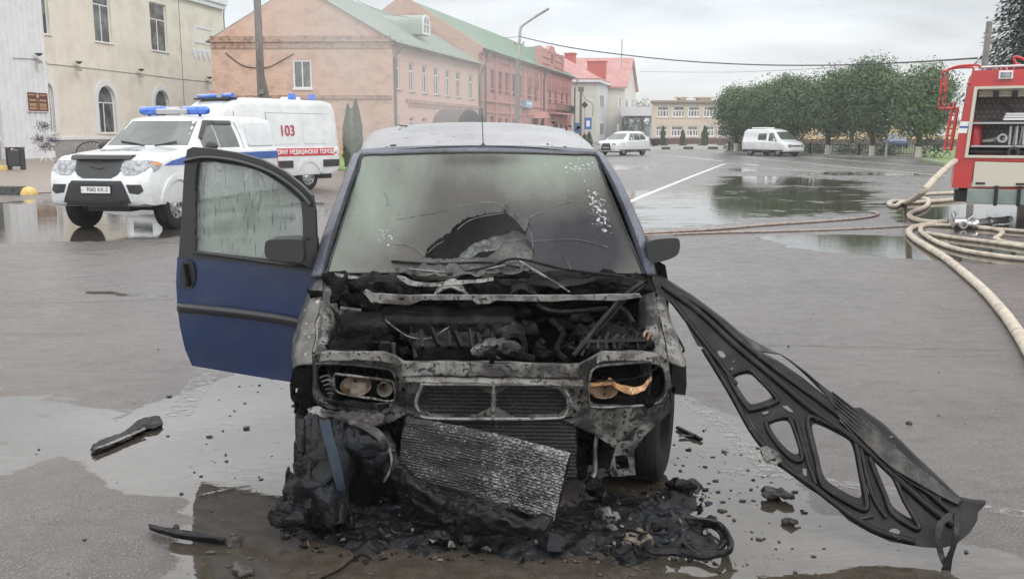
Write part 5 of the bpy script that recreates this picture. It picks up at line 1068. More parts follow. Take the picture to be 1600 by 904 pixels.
# --- shell: roof, flanks, tail as one loft of stations
sta = [(4.62, .28, .89, .98, .885, .98, .88), (5.0, .26, .91, 1.02, .905, 1.25, .83), (5.22, .26, .92, 1.03, .91, 1.545, .675), (5.5, .26, .92, 1.03, .91, 1.62, .70), (6.1, .26, .92, 1.04, .91, 1.68, .72), (7.0, .28, .92, 1.04, .90, 1.69, .72), (7.9, .3, .90, 1.04, .88, 1.66, .70), (8.25, .32, .87, 1.03, .84, 1.55, .64), (8.4, .42, .8, 1.0, .76, 1.1, .66)]
rows = []
for i, a in enumerate(sta[2:]):
    rows.append(a)
    if i < len(sta)-3:
        b_ = sta[i+3]
        for k in (1, 2, 3): rows.append([a[j]+(b_[j]-a[j])*k/4 for j in range(7)])
V = []; n = 0
for r_ in rows:
    h = ring(*r_[1:7], crown=.045); pts = [(x, z) for x, z in h]+[(-x, z) for x, z in h[-2:0:-1]]; n = len(pts); cx = axc(r_[0])
    V += [Vector((cx+x, r_[0]-(.10*(1-(x/.7)**2) if r_[0] < 5.25 and z > 1.3 else 0), z)) for x, z in pts]
Fs = [(i*n+k, i*n+(k+1) % n, (i+1)*n+(k+1) % n, (i+1)*n+k) for i in range(len(rows)-1) for k in range(n)]
mb = MB(); mb.add(V, Fs); bm_o = wb(mb, 'body_shell', 'burnt_roof', smooth=45)
mod = bm_o.modifiers.new('sub', 'SUBSURF'); mod.levels = 1; mod.render_levels = 1
mb = MB(); q = rows[-1]; h = ring(*q[1:7]); pts = [(x, z) for x, z in h]+[(-x, z) for x, z in h[-2:0:-1]]; mb.add([Vector((axc(q[0])+x, q[0], z)) for x, z in pts]+[Vector((axc(q[0])+x, q[0]+.05, z)) for x, z in pts], [tuple(range(len(pts))), tuple(range(2*len(pts)-1, len(pts)-1, -1))]+[(k, (k+1) % len(pts), len(pts)+(k+1) % len(pts), len(pts)+k) for k in range(len(pts))]); wb(mb, 'tailgate', 'burnt_body')
for s in (1, -1):           # side glass and flank below the belt up to the windscreen base
    mb = MB()
    for y0, y1 in ((5.75, 6.7), (6.8, 7.9)):
        P = [(axc(y)+s*x, y, z) for y, x, z in ((y0, .905, 1.10), (y1, .905, 1.10), (y1-.08, .765, 1.52), (y0+.08, .765, 1.52))]; mb.prism(P, (s*.01, 0, 0))
    wb(mb, 'side_window', 'glass_car', smooth=0)
    mb = MB(); P = []
    ysd = [4.62, 4.8, 5.0, 5.25]
    prof = [(.26, .86), (.4, .90), (.65, .92), (.9, .915), (1.0, .895)]
    if s > 0:
        for y in ysd: P += [(axc(y)+s*x, y, z) for z, x in prof]
        mb.add(P, [(i*5+k, i*5+k+1, (i+1)*5+k+1, (i+1)*5+k) for i in range(3) for k in range(4)]); wb(mb, 'front_door', 'burnt_body')
    # A pillar
    if s > 0: pc = [(934, 240, 5.22), (958, 280, 5.0), (985, 340, 4.80), (1003, 390, 4.68), (1014, 430, 4.58)]; wds = 15
    else: pc = [(561, 240, 5.22), (543, 290, 4.98), (522, 350, 4.78), (508, 395, 4.66), (499, 432, 4.58)]; wds = -15
    mb = MB(); L1 = []; L2 = []; L3 = []; L4 = []
    for i, (px, py, Y) in enumerate(spline([Vector(p) for p in pc], 4)):
        t = i/16; k = .6+.5*t; L1.append(at(px-wds*.45*k, py, Y-.005)); L2.append(at(px-wds*.1*k, py, Y-.03)); L3.append(at(px+wds*.5*k, py, Y-.0)); L4.append(at(px+wds*.75*k, py+2, Y+.08))
    m_ = len(L1); mb.add(L1+L2+L3+L4, [(j*m_+i, j*m_+i+1, (j+1)*m_+i+1, (j+1)*m_+i) for j in range(3) for i in range(m_-1)]); po = wb(mb, 'windscreen_pillar', 'burnt_body', smooth=60)
    so2 = po.modifiers.new('solid', 'SOLIDIFY'); so2.thickness = .02; so2.offset = 0
# roof front header
mb = MB(); T = []; Bt = []; B2 = []
for i in range(17):
    u = i/16; px = 561+373*u; py = 241-4.5*math.sin(math.pi*u); Y = 5.22-.10*math.sin(math.pi*u)
    T.append(at(px, py-7+3*abs(2*u-1)**4, Y+.03)); Bt.append(at(px, py, Y-.01)); B2.append(at(px, py+5, Y-.02))
mb.add(T+Bt+B2, [(j*17+i, j*17+i+1, (j+1)*17+i+1, (j+1)*17+i) for j in range(2) for i in range(16)]); ho = wb(mb, 'roof_edge', 'burnt_body'); so2 = ho.modifiers.new('solid', 'SOLIDIFY'); so2.thickness = .012
# --- windscreen with burnt-through hole
HOLE = [(664, 402), (668, 388), (684, 374), (700, 366), (712, 352), (728, 341), (757, 334), (786, 331), (792, 322), (806, 326), (826, 342), (824, 352), (822, 372), (834, 388), (836, 404), (800, 410), (762, 404), (716, 404), (690, 406)]
def wsp(u, v):
    tl, tr, br, bl = (567, 243), (930, 243), (1006, 428), (510, 427)
    px = (tl[0]*(1-u)+tr[0]*u)*(1-v)+(bl[0]*(1-u)+br[0]*u)*v; py = (tl[1]*(1-u)+tr[1]*u)*(1-v)+(bl[1]*(1-u)+br[1]*u)*v-5*math.sin(math.pi*u)*(1-v)
    yb = 5.20*(1-v)+4.60*v-.03; Y = yb-.11*math.sin(math.pi*u)*(1-v*.3)
    return px, py, Y
nu, nv = 210, 110; V = []; keep = []
for j in range(nv+1):
    for i in range(nu+1):
        px, py, Y = wsp(i/nu, j/nv)
        d = max(0, 1-distpoly(px, py, HOLE)/26); V.append(at(px, py, Y)+Vector((0, 1, -.4))*(.018*d*d*(.6+.6*noise.noise((px*.05, py*.05, 0)))+.006*noise.noise((px*.02, py*.03, 3))*(j/nv)))
for j in range(nv):
    for i in range(nu):
        px, py, _ = wsp((i+.5)/nu, (j+.5)/nv)
        if not inpoly(px+2.2*noise.noise((px*.2, py*.2, 0)), py+2.2*noise.noise((px*.2, py*.2, 5)), HOLE): keep.append((j*(nu+1)+i, j*(nu+1)+i+1, (j+1)*(nu+1)+i+1, (j+1)*(nu+1)+i))
me = bpy.data.meshes.new('windscreen'); me.from_pydata([tuple(v) for v in V], [], keep)
# soot density written as an attribute: the burn stain has its own shape on the glass
def soot(px, py):
    s = 0
    for cx, cy, rx, ry, k in ((750, 350, 150, 90, .50), (910, 400, 130, 85, .95), (640, 425, 200, 60, .5), (700, 290, 90, 70, .22), (940, 350, 60, 90, .4), (760, 250, 70, 12, .4), (830, 400, 90, 60, .3)):
        s += k*math.exp(-(((px-cx)/rx)**2+((py-cy)/ry)**2)*1.3)
    return max(0, min(1, s+.16*noise.noise((px*.018, py*.01, 0))))
A_ = me.attributes.new('soot', 'FLOAT', 'POINT'); A_.data.foreach_set('value', [soot(*wsp(i/nu, j/nv)[:2]) for j in range(nv+1) for i in range(nu+1)])
def fl(px, py): return max(0, math.exp(-(((px-935)-(py-330)*.35)/22)**2-((py-330)/62)**2), .8*math.exp(-((px-905)/60)**2-((py-262)/22)**2), .8*math.exp(-((px-605)/30)**2-((py-372)/20)**2))
A_ = me.attributes.new('flake', 'FLOAT', 'POINT'); A_.data.foreach_set('value', [fl(*wsp(i/nu, j/nv)[:2]) for j in range(nv+1) for i in range(nu+1)])
m = bpy.data.materials.new('sooted_windscreen'); m.use_nodes = True; n = m.node_tree.nodes; l = m.node_tree.links; b = n['Principled BSDF']; tcg = n.new('ShaderNodeTexCoord')
an = n.new('ShaderNodeAttribute'); an.attribute_name = 'soot'; a2 = n.new('ShaderNodeAttribute'); a2.attribute_name = 'flake'
sv = mt('ADD', an.outputs['Fac'], mt('MULTIPLY', mt('SUBTRACT', nz(9, 8, .68, (1.6, 1, .35)), .5), .34))
col = mixc(mr(sv, .02, .5), (.20, .235, .20), (.092, .088, .08)); col = mixc(mr(sv, .45, 1.0), col, (.022, .023, .028))
col = mixc(mr(nz(55, 4, .7, (1, 1, .6)), .62, .72, 0, .5), col, (.03, .028, .026))
flk = mt('ADD', mr(nz(48, 5, .7), .40, .80), mt('MULTIPLY', a2.outputs['Fac'], .62)); fk = mr(flk, .93, .97, 0, .75); col = mixc(fk, col, (.62, .63, .66))
l.new(col, b.inputs['Base Color']); b.inputs['Roughness'].default_value = .28; l.new(mr(sv, .2, .9, .24, .42), b.inputs['Roughness']); b.inputs['Specular IOR Level'].default_value = .2
b2_ = n.new('ShaderNodeBump'); b2_.inputs['Strength'].default_value = .35; b2_.inputs['Distance'].default_value = .004; l.new(mt('ADD', nz(40, 5), mt('MULTIPLY', fk, 2)), b2_.inputs['Height']); l.new(b2_.outputs[0], b.inputs['Normal'])
wso = link('windscreen', me, m, wr, True, 60); so2 = wso.modifiers.new('solid', 'SOLIDIFY'); so2.thickness = .006; so2.offset = -1
def wY(px, py, o=.012):
    v = max(0, min(1, (py-241)/186)); u = max(0, min(1, (px-(567-57*v))/((930+76*v)-(567-57*v)))); return wsp(u, v)[2]-o
# rubber seal around the glass, crack, curled flaps at the hole
def pxtube(pts, r_, name, mt_, par=wr, seg=6, jit=0, sm=60, n_=5, flat=1):
    mb = MB(); P = spline([at(*p) for p in pts], n_); rr_ = r_
    if isinstance(r_, (list, tuple)): rr_ = [r_[min(int(i*len(r_)/len(P)), len(r_)-1)] for i in range(len(P))]
    mb.tube(P, rr_, seg, jit=jit, flat=flat); return wb(mb, name, mt_, par, sm)
sl_ = [wsp(0, v/10) for v in range(10, -1, -1)]+[wsp(u/12, 0) for u in range(1, 12)]+[wsp(1, v/10) for v in range(0, 11)]
pxtube([(p[0], p[1], p[2]-.012) for p in sl_], .007, 'window_seal', 'ink_black', n_=2)
M['glass_edge'] = mat('crazed_glass_edge', (.20, .22, .20), .3, c2=(.05, .05, .05), ns=40)
for cr_ in ([(620, 343), (655, 337), (681, 332), (715, 322), (745, 317), (768, 316), (782, 320), (790, 325)], [(827, 340), (840, 333), (867, 323), (897, 313)], [(834, 376), (865, 375), (897, 374), (925, 379), (950, 386)], [(694, 376), (680, 384), (664, 398), (652, 404)], [(714, 359), (731, 346), (754, 338), (788, 333)], [(822, 352), (830, 366), (833, 388)], [(880, 395), (886, 408), (893, 424)], [(600, 300), (606, 312), (604, 322)], [(612, 380), (640, 384), (664, 398)]):
    pxtube([(x, y, wY(x, y)) for x, y in cr_], .0014, 'crack', 'glass_edge', wso, jit=.8)
def sheet(cols, name, mt_, par=wr, nsub=14, crump=.02, cs=14, th=.006, sm=50, cr2=0):
    """surface through several pixel/depth curves, crumpled by noise, given real thickness"""
    cv = [spline([at(*p) for p in c], nsub) for c in cols]; m_ = min(len(c) for c in cv); rows_ = []
    def rs(c): return [c[int(round(i*(len(c)-1)/(m_-1)))] for i in range(m_)]
    cv = [rs(c) for c in cv]
    for k in range(m_): rows_.append(spline([c[k] for c in cv], nsub))
    w2 = len(rows_[0]); V = []
    for r_ in rows_:
        for p in r_:
            V.append(p+Vector((noise.noise(p*cs), noise.noise(p*cs+Vector((7, 3, 1))), noise.noise(p*cs+Vector((1, 9, 4)))))*crump+Vector((0, noise.noise(p*cs*3.3), noise.noise(p*cs*3.3+Vector((5, 5, 5)))))*cr2)
    mb = MB(); mb.add(V, [(j*w2+i, j*w2+i+1, (j+1)*w2+i+1, (j+1)*w2+i) for j in range(m_-1) for i in range(w2-1)])
    o = wb(mb, name, mt_, par, sm); s_ = o.modifiers.new('solid', 'SOLIDIFY'); s_.thickness = th; s_.offset = 0
    return o
M['limp_glass'] = mat('limp_laminated_glass', (.17, .19, .175), .3, c2=(.07, .07, .065), ns=12, c3=(.32, .35, .33), ns3=70, lo3=.6, hi3=.66, bump=.6, bs=60)
M['limp_dark'] = mat('charred_laminate', (.075, .07, .066), .4, c2=(.025, .024, .024), ns=9, c3=(.22, .22, .2), ns3=40, lo3=.66, hi3=.7, bump=.5, bs=40)
sheet([[(714, 404, 4.70), (735, 384, 4.80), (760, 374, 4.86), (800, 360, 4.9)], [(716, 410, 4.66), (745, 398, 4.72), (785, 384, 4.78), (832, 368, 4.83)]], 'shattered_flap', 'limp_glass', wso, 10, .014, 22, .004, 30, .006)
sheet([[(757, 406, 4.66), (785, 384, 4.72), (815, 374, 4.74), (832, 380, 4.74)], [(800, 412, 4.60), (820, 396, 4.63), (835, 388, 4.66), (846, 386, 4.7)], [(836, 410, 4.6), (843, 402, 4.62), (846, 396, 4.66), (848, 390, 4.7)]], 'shattered_flap', 'limp_dark', wso, 8, .012, 18, .004, 30, .004)
sheet([[(789, 320, wY(789, 320)), (808, 326, wY(808, 326)), (827, 341, wY(827, 341))], [(790, 332, wY(790, 332)+.03), (806, 345, wY(806, 345)+.04), (821, 362, wY(821, 362)+.02)]], 'shattered_flap', 'limp_dark', wso, 8, .004, 20, .004, 30)
sheet([[(608, 412, 4.62), (660, 408, 4.60), (710, 405, 4.6), (770, 404, 4.6), (838, 408, 4.6)], [(618, 420, 4.54), (665, 418, 4.5), (715, 418, 4.5), (770, 416, 4.5), (832, 418, 4.52)], [(640, 428, 4.48), (680, 430, 4.44), (720, 430, 4.44), (770, 428, 4.44), (826, 428, 4.46)]], 'sagging_laminate', M['limp_dark'], wso, 12, .028, 16, .004, 30, .010)
# interior seen through the hole
mb = MB(); mb.bx(axc(4.9)-.66, axc(4.9)+.66, 4.75, 5.15, .75, .93); mb.bx(axc(5)-.75, axc(5)+.75, 4.7, 4.76, .3, .95); wb(mb, 'dashboard', 'interior', bevel=.04)
mb = MB()
for dx in (-.38, .38): mb.bx(axc(5.9)+dx-.24, axc(5.9)+dx+.24, 5.85, 6.0, .5, 1.2); mb.bx(axc(5.9)+dx-.13, axc(5.9)+dx+.13, 5.88, 5.98, 1.22, 1.4); mb.bx(axc(5.9)+dx-.24, axc(5.9)+dx+.24, 5.4, 5.9, .5, .62)
mb.bx(axc(5.3)-.60, axc(5.3)+.60, 5.35, 5.37, .5, 1.28); wb(mb, 'seats', 'interior', bevel=.04)
# --- cowl under the windscreen, wiper arms, cross bar
sheet([[(503, 424, 4.60), (580, 426, 4.56), (680, 432, 4.50), (780, 432, 4.48), (880, 430, 4.52), (960, 428, 4.56), (1014, 428, 4.6)], [(505, 434, 4.52), (580, 440, 4.46), (680, 448, 4.42), (770, 446, 4.42), (880, 442, 4.44), (960, 438, 4.48), (1017, 440, 4.52)], [(510, 450, 4.50), (590, 458, 4.46), (690, 470, 4.44), (770, 470, 4.44), (880, 468, 4.46), (960, 458, 4.48), (1018, 458, 4.5)], [(512, 475, 4.56), (590, 482, 4.56), (690, 490, 4.56), (770, 490, 4.56), (880, 486, 4.56), (960, 480, 4.56), (1018, 480, 4.56)]], 'cowl_panel', 'soot', nsub=10, crump=.045, cs=9, th=.008, cr2=.012)
sheet([[(508, 424, 4.56), (560, 432, 4.5), (620, 430, 4.46), (650, 440, 4.4), (700, 440, 4.38), (770, 432, 4.4)], [(508, 429, 4.55), (560, 437, 4.49), (615, 436, 4.45), (648, 447, 4.39), (702, 446, 4.37), (772, 438, 4.39)]], 'cowl_lip', 'pale_ash', crump=.006, th=.004)
sheet([[(775, 436, 4.42), (850, 440, 4.40), (900, 436, 4.42), (960, 432, 4.46), (1010, 440, 4.5)], [(778, 444, 4.42), (850, 450, 4.38), (900, 446, 4.4), (960, 442, 4.46), (1010, 452, 4.5)]], 'cowl_lip', 'soot_metal', crump=.02, th=.006)
wp = wb(MB().add([], []), 'x', 'soot') if 0 else None
pxtube([(612, 408, 4.56), (680, 412, 4.52), (760, 410, 4.50), (812, 418, 4.46)], .007, 'wiper', 'soot_metal'); pxtube([(700, 428, 4.46), (760, 418, 4.46), (806, 404, 4.5), (880, 420, 4.44), (975, 432, 4.48)], .007, 'wiper', 'soot_metal')
pxtube([(812, 408, 4.48), (840, 425, 4.40), (866, 440, 4.34), (890, 456, 4.30)], [.006, .004], 'wiper_arm', 'pale_ash'); pxtube([(640, 420, 4.5), (720, 426, 4.46), (790, 414, 4.46)], .005, 'wiper_arm', 'pale_ash')
def pslab(outline, holes, Yf, th, name, mt_, par=wr, maxe=14, dent=.0, ds=9, tv=None, smooth=30, bevel=0, sm_=0, hsm=None):
    if sm_: outline = chaikin(outline, sm_)
    if hsm or sm_: holes = [chaikin(h, hsm or sm_) for h in holes]
    tvv = Vector(tv) if tv else Vector((0, 1, 0)); mb = MB()
    def fm(x, y):
        p = at(x, y, Yf(x, y)); return p+Vector((.3*noise.noise(p*ds), noise.noise(p*ds+Vector((3, 3, 3))), .3*noise.noise(p*ds+Vector((8, 1, 2)))))*dent
    slab(mb, [tuple(q)[:2] for q in outline], [[tuple(q)[:2] for q in h] for h in holes], fm, lambda p, x, y: p+tvv*th, maxe)
    return wb(mb, name, mt_, par, smooth, bevel)
cb_ = pslab([(567, 456), (571, 453), (582, 459), (640, 462), (700, 461), (800, 462), (900, 462), (1000, 460), (1003, 464), (985, 467), (965, 470), (900, 468), (868, 471), (800, 470), (775, 469), (765, 474), (745, 474), (738, 468), (660, 469), (640, 476), (600, 474), (580, 472)], [[(622, 466), (628, 464.5), (632, 466), (630, 469), (624, 469)], [(748, 466), (758, 465.5), (758, 468.5), (748, 469)]], lambda x, y: 4.26+.05*abs(x-780)/220, .03, 'cross_bar', 'pale_ash', maxe=12, dent=.006, smooth=25)
# --- engine bay
mb = MB()
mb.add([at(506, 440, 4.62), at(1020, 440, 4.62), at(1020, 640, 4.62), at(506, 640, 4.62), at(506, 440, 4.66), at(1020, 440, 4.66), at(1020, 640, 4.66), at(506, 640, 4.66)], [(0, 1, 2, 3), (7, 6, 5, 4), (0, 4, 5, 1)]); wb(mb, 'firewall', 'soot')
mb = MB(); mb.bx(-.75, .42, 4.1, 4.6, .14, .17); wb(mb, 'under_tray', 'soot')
for s, px0, nm in ((-1, 508, 'inner_wing'), (1, 1022, 'inner_wing')):
    sheet([[(px0+s*2, 440, 4.58), (px0-s*(-4), 480, 4.35), (px0-s*(-8) , 520, 4.15), (px0+s*12, 560, 4.0)], [(px0-s*18, 445, 4.58), (px0-s*14, 490, 4.36), (px0-s*10, 530, 4.16), (px0-s*2, 566, 4.02)], [(px0-s*26, 480, 4.6), (px0-s*24, 520, 4.38), (px0-s*22, 560, 4.18), (px0-s*8, 590, 4.04)], [(px0-s*30, 620, 4.6), (px0-s*28, 640, 4.38), (px0-s*22, 650, 4.18), (px0-s*10, 650, 4.04)]], nm, 'ash_metal', nsub=8, crump=.016, cs=14, th=.008, cr2=.005)
rnd = random.Random(3)
def lump(px, py, Y, r_, sc=(1, 1, 1), jit=.5, name='engine_lump', mt_='soot_metal', seg=22, rg=14, par=wr):
    mb = MB(); c0 = at(px, py, Y); P = []
    for i in range(rg+1):
        ph = math.pi*i/rg
        for k in range(seg):
            a = 2*math.pi*k/seg; d = Vector((math.sin(ph)*math.cos(a), math.sin(ph)*math.sin(a), math.cos(ph))); q = c0+Vector((d.x*sc[0], d.y*sc[1], d.z*sc[2]))*r_
            P.append(q+d*r_*jit*(noise.noise(q*16)+.5*noise.noise(q*40)))
    mb.add(P, [(i*seg+k, i*seg+(k+1) % seg, (i+1)*seg+(k+1) % seg, (i+1)*seg+k) for i in range(rg) for k in range(seg)]); return wb(mb, name, mt_, par, 40)
def rbox(px, py, Y, size, rz, name, mt_, jit=.0, par=wr, bevel=.006):
    mb = MB(); mb.box(at(px, py, Y), size, Matrix.Rotation(rz[0], 3, 'X') @ Matrix.Rotation(rz[1], 3, 'Y') @ Matrix.Rotation(rz[2], 3, 'Z')); return wb(mb, name, mt_, par, 30, bevel)
eb = rbox(735, 552, 4.28, (.52, .34, .22), (.1, 0, .06), 'engine_block', 'soot_metal', bevel=.02)
mb = MB()
for k in range(9): mb.bar(at(660+k*18+rnd.uniform(-5, 5), 518+rnd.uniform(-4, 4), 4.14), at(662+k*18+rnd.uniform(-7, 7), 543+rnd.uniform(-5, 5), 4.08), rnd.uniform(.008, .018), .03)
for k in range(4): mb.lathe([(0, .03), (.02, .03), (.024, 0), (.02, -.02)], 12, 'z', tuple(at(670+k*40, 514, 4.2)))
mb.tube([at(640, 530, 4.2), at(820, 524, 4.2)], .028, 12, jit=.3); wb(mb, 'engine_rib', 'soot_metal', eb)
rbox(700, 500, 4.42, (.66, .2, .10), (.2, 0, 0), 'intake_manifold', 'soot_metal', bevel=.03)
lump(775, 545, 4.02, .06, (1.4, 1, .8), .9, 'engine_mount', 'ash_metal'); lump(795, 525, 4.2, .075, (1, 1, 1), .5, 'alternator')
mb = MB(); mb.lathe([(.035, -.05), (.055, -.05), (.055, .05), (.035, .05), (.02, .02)], 18, 'y', tuple(at(803, 534, 4.08))); wb(mb, 'pulley', 'soot_metal')
rbox(568, 520, 4.2, (.20, .18, .15), (.2, .1, .3), 'battery', 'soot', bevel=.02)
rbox(546, 494, 4.38, (.10, .02, .09), (.3, .25, .2), 'bracket', 'pale_ash', bevel=.003)
rbox(601, 543, 4.08, (.05, .05, .06), (0, .1, .3), 'relay_box', 'soot_metal'); rbox(615, 545, 4.05, (.02, .01, .06), (0, 0, .1), 'bracket', 'ash_metal')
lump(545, 540, 4.12, .085, (1.3, 1, .6), .8, 'melted_tank', 'soot'); lump(530, 462, 4.5, .10, (1.4, .8, .5), .9, 'melted_lump', 'soot'); lump(592, 448, 4.44, .075, (1.6, .7, .7), .8, 'melted_lump', 'soot_metal')
sheet([[(680, 462, 4.40), (688, 446, 4.42), (705, 438, 4.42), (722, 446, 4.42), (730, 460, 4.40)], [(676, 468, 4.34), (686, 456, 4.36), (705, 450, 4.36), (722, 456, 4.36), (734, 468, 4.34)]], 'strut_cover', 'pale_ash', crump=.01, cs=20, th=.01)
sheet([[(800, 446, 4.4), (815, 436, 4.42), (830, 446, 4.42), (836, 462, 4.4)], [(792, 462, 4.36), (812, 452, 4.36), (832, 458, 4.36), (842, 470, 4.34)]], 'strut_cover', 'soot_metal', crump=.02, cs=20, th=.01)
# melted air box on the right, ribbed
sheet([[(905, 548, 4.0), (915, 528, 4.12), (930, 516, 4.22), (945, 510, 4.3)], [(950, 550, 4.0), (955, 530, 4.12), (960, 516, 4.22), (965, 508, 4.3)], [(990, 548, 4.02), (992, 530, 4.12), (994, 516, 4.22), (996, 510, 4.3)], [(1015, 545, 4.05), (1018, 530, 4.15), (1020, 518, 4.22), (1020, 512, 4.3)]], 'air_box', 'soot', nsub=12, crump=.03, cs=18, th=.02, cr2=.02)
mb = MB()
for k in range(7): mb.tube([at(918+k*13+rnd.uniform(-4, 4), 546, 3.99), at(922+k*12, 532, 4.06), at(925+k*12+rnd.uniform(-6, 6), 520+rnd.uniform(-3, 6), 4.12)], rnd.uniform(.004, .009), 6, jit=.8)
mb.tube([at(906, 535, 4.05), at(1010, 532, 4.05)], .012, 6, jit=.4); wb(mb, 'air_box_rib', 'soot_metal')
pxtube([(1010, 542, 4.1), (1012, 530, 4.12), (1015, 520, 4.14), (1010, 517, 4.14), (1006, 524, 4.13), (1009, 534, 4.12)], .006, 'melted_hook', 'rust', jit=.3)
for pts, r_, mt_ in [([(590, 488, 4.35), (612, 508, 4.25), (640, 526, 4.18), (672, 528, 4.15), (700, 512, 4.2), (720, 504, 4.3)], .004, 'pale_ash'), ([(1004, 440, 4.5), (975, 462, 4.36), (950, 490, 4.22), (925, 520, 4.1), (895, 556, 3.95)], .011, 'soot_metal'), ([(1006, 446, 4.48), (978, 468, 4.36), (952, 498, 4.22), (925, 528, 4.1), (908, 556, 3.95)], .006, 'soot_metal'),
                     ([(520, 525, 4.2), (535, 516, 4.2), (550, 512, 4.2), (565, 514, 4.2)], .005, 'ash_metal'), ([(555, 545, 4.1), (566, 535, 4.1), (585, 534, 4.1), (605, 540, 4.1)], .006, 'soot_metal'), ([(840, 476, 4.4), (862, 486, 4.36), (900, 486, 4.36), (950, 482, 4.4)], .013, 'soot_metal'), ([(965, 478, 4.42), (980, 490, 4.38), (990, 505, 4.3)], .014, 'soot_metal'),
                     ([(690, 506, 4.3), (720, 510, 4.28), (752, 525, 4.2), (775, 548, 4.05)], .012, 'soot'), ([(780, 552, 4.0), (810, 556, 3.98), (835, 562, 3.96)], .02, 'soot'), ([(620, 486, 4.4), (680, 492, 4.38), (740, 498, 4.38), (800, 490, 4.4)], .008, 'soot_metal'), ([(515, 480, 4.4), (530, 500, 4.3), (522, 520, 4.2), (530, 548, 4.05)], .012, 'soot'), ([(860, 500, 4.3), (880, 520, 4.2), (870, 545, 4.1), (885, 562, 3.96)], .014, 'soot'),
                     ([(512, 470, 4.45), (506, 500, 4.3), (512, 520, 4.2), (502, 545, 4.08)], .015, 'soot'), ([(640, 500, 4.4), (645, 530, 4.2), (650, 560, 4.0)], .01, 'soot_metal')]:
    pxtube(pts, r_, 'burnt_hose' if r_ > .009 else 'burnt_cable', mt_, jit=.35)
for i in range(60):
    px, py = rnd.uniform(515, 1010), rnd.uniform(482, 556); Y = 4.58-(py-480)/80*.5+rnd.uniform(-.05, .08)
    if rnd.random() < .5: lump(px, py, Y, rnd.uniform(.02, .05), (rnd.uniform(.7, 1.8), 1, rnd.uniform(.5, 1.1)), .9, 'charred_piece', rnd.choice(['soot', 'soot_metal', 'soot']), 12, 8)
    else: rbox(px, py, Y, (rnd.uniform(.02, .09), rnd.uniform(.02, .07), rnd.uniform(.01, .05)), (rnd.uniform(-.6, .6), rnd.uniform(-.5, .5), rnd.uniform(0, 3)), 'charred_piece', rnd.choice(['soot_metal', 'soot', 'soot']), bevel=.003)
# --- front panel: lock carrier, headlamp openings, grille opening
def Yfp(x, y):
    u = (x-770)/280; return 3.83+.17*u*u+.0006*(y-600)
fp_out = [(487, 556), (500, 551), (520, 550), (600, 551), (618, 558), (630, 566), (700, 566), (770, 567), (840, 569), (905, 570), (930, 557), (940, 551), (1000, 549), (1025, 552), (1044, 562), (1048, 600), (1045, 622), (1038, 636), (1012, 654), (998, 668), (985, 690), (968, 694), (940, 672), (905, 652), (885, 650), (770, 653), (650, 652), (640, 646), (630, 650), (600, 664), (590, 650), (540, 640), (500, 636), (490, 630)]
hl_l = [(494, 568), (530, 568), (590, 574), (612, 580), (618, 595), (616, 628), (600, 634), (520, 630), (496, 618)]
hl_r = [(924, 580), (935, 572), (970, 568), (1015, 566), (1036, 574), (1041, 600), (1036, 622), (1012, 632), (932, 636), (921, 628), (920, 600)]
gr1 = [(664, 604), (672, 603), (767, 603), (767, 650), (675, 650), (660, 642), (655, 628)]
gr2 = [(775, 603), (868, 604), (878, 612), (887, 628), (882, 642), (868, 650), (775, 650)]
fpn = pslab(fp_out, [chaikin(hl_l, 2), chaikin(hl_r, 2), chaikin(gr1, 1), chaikin(gr2, 1), [(788, 571), (797, 571), (797, 582), (788, 582)], [(628, 604), (634, 606), (632, 616), (626, 612)], [(905, 608), (911, 606), (911, 616), (906, 616)]], Yfp, .035, 'front_panel', 'ash_metal', maxe=9, dent=.012, ds=13, smooth=28)
# folded upper flange, grille lip and inner returns as separate edges
def lip(pts, dy0, dy1, h_, name, mt_='pale_ash', par=fpn, Y0=None, closed=False):
    cc = [(p[0], p[1], (Y0 or Yfp(p[0], p[1]))+dy0) for p in pts]; dd_ = [(p[0], p[1]+h_, (Y0 or Yfp(p[0], p[1]))+dy1) for p in pts]
    return sheet([cc, dd_], name, mt_, par, 6, .006, 16, .006, 40)
lip([(628, 566), (700, 565), (770, 567), (840, 568), (905, 569)], -.035, -.045, 22, 'upper_rail', 'ash_metal'); lip([(634, 588), (700, 589), (770, 590), (840, 591), (910, 594)], -.05, -.06, 9, 'upper_rail', 'pale_ash')
lip([(500, 550), (560, 549), (605, 551), (622, 558)], -.03, -.03, 14, 'upper_rail', 'pale_ash'); lip([(932, 556), (945, 550), (1000, 549), (1030, 553)], -.03, -.035, 14, 'upper_rail', 'pale_ash')
pxtube([(657, 600, 3.79), (700, 600, 3.78), (770, 600, 3.77), (840, 600, 3.78), (874, 602, 3.79), (884, 612, 3.8), (891, 628, 3.8), (884, 646, 3.8), (868, 653, 3.79), (770, 654, 3.77), (672, 653, 3.79), (656, 644, 3.8), (650, 628, 3.8), (656, 608, 3.79), (660, 600, 3.79)], .007, 'grille_lip', 'pale_ash', fpn)
mb = MB(); mb.bar(at(771, 601, 3.775), at(771, 653, 3.775), .016, .012); wb(mb, 'grille_bar', 'pale_ash', fpn)
pxtube([(p[0], p[1], Yfp(*p)-.004) for p in hl_l+[hl_l[0]]], .006, 'lamp_opening_lip', 'ash_metal', fpn); pxtube([(p[0], p[1], Yfp(*p)-.004) for p in hl_r+[hl_r[0]]], .006, 'lamp_opening_lip', 'pale_ash', fpn)
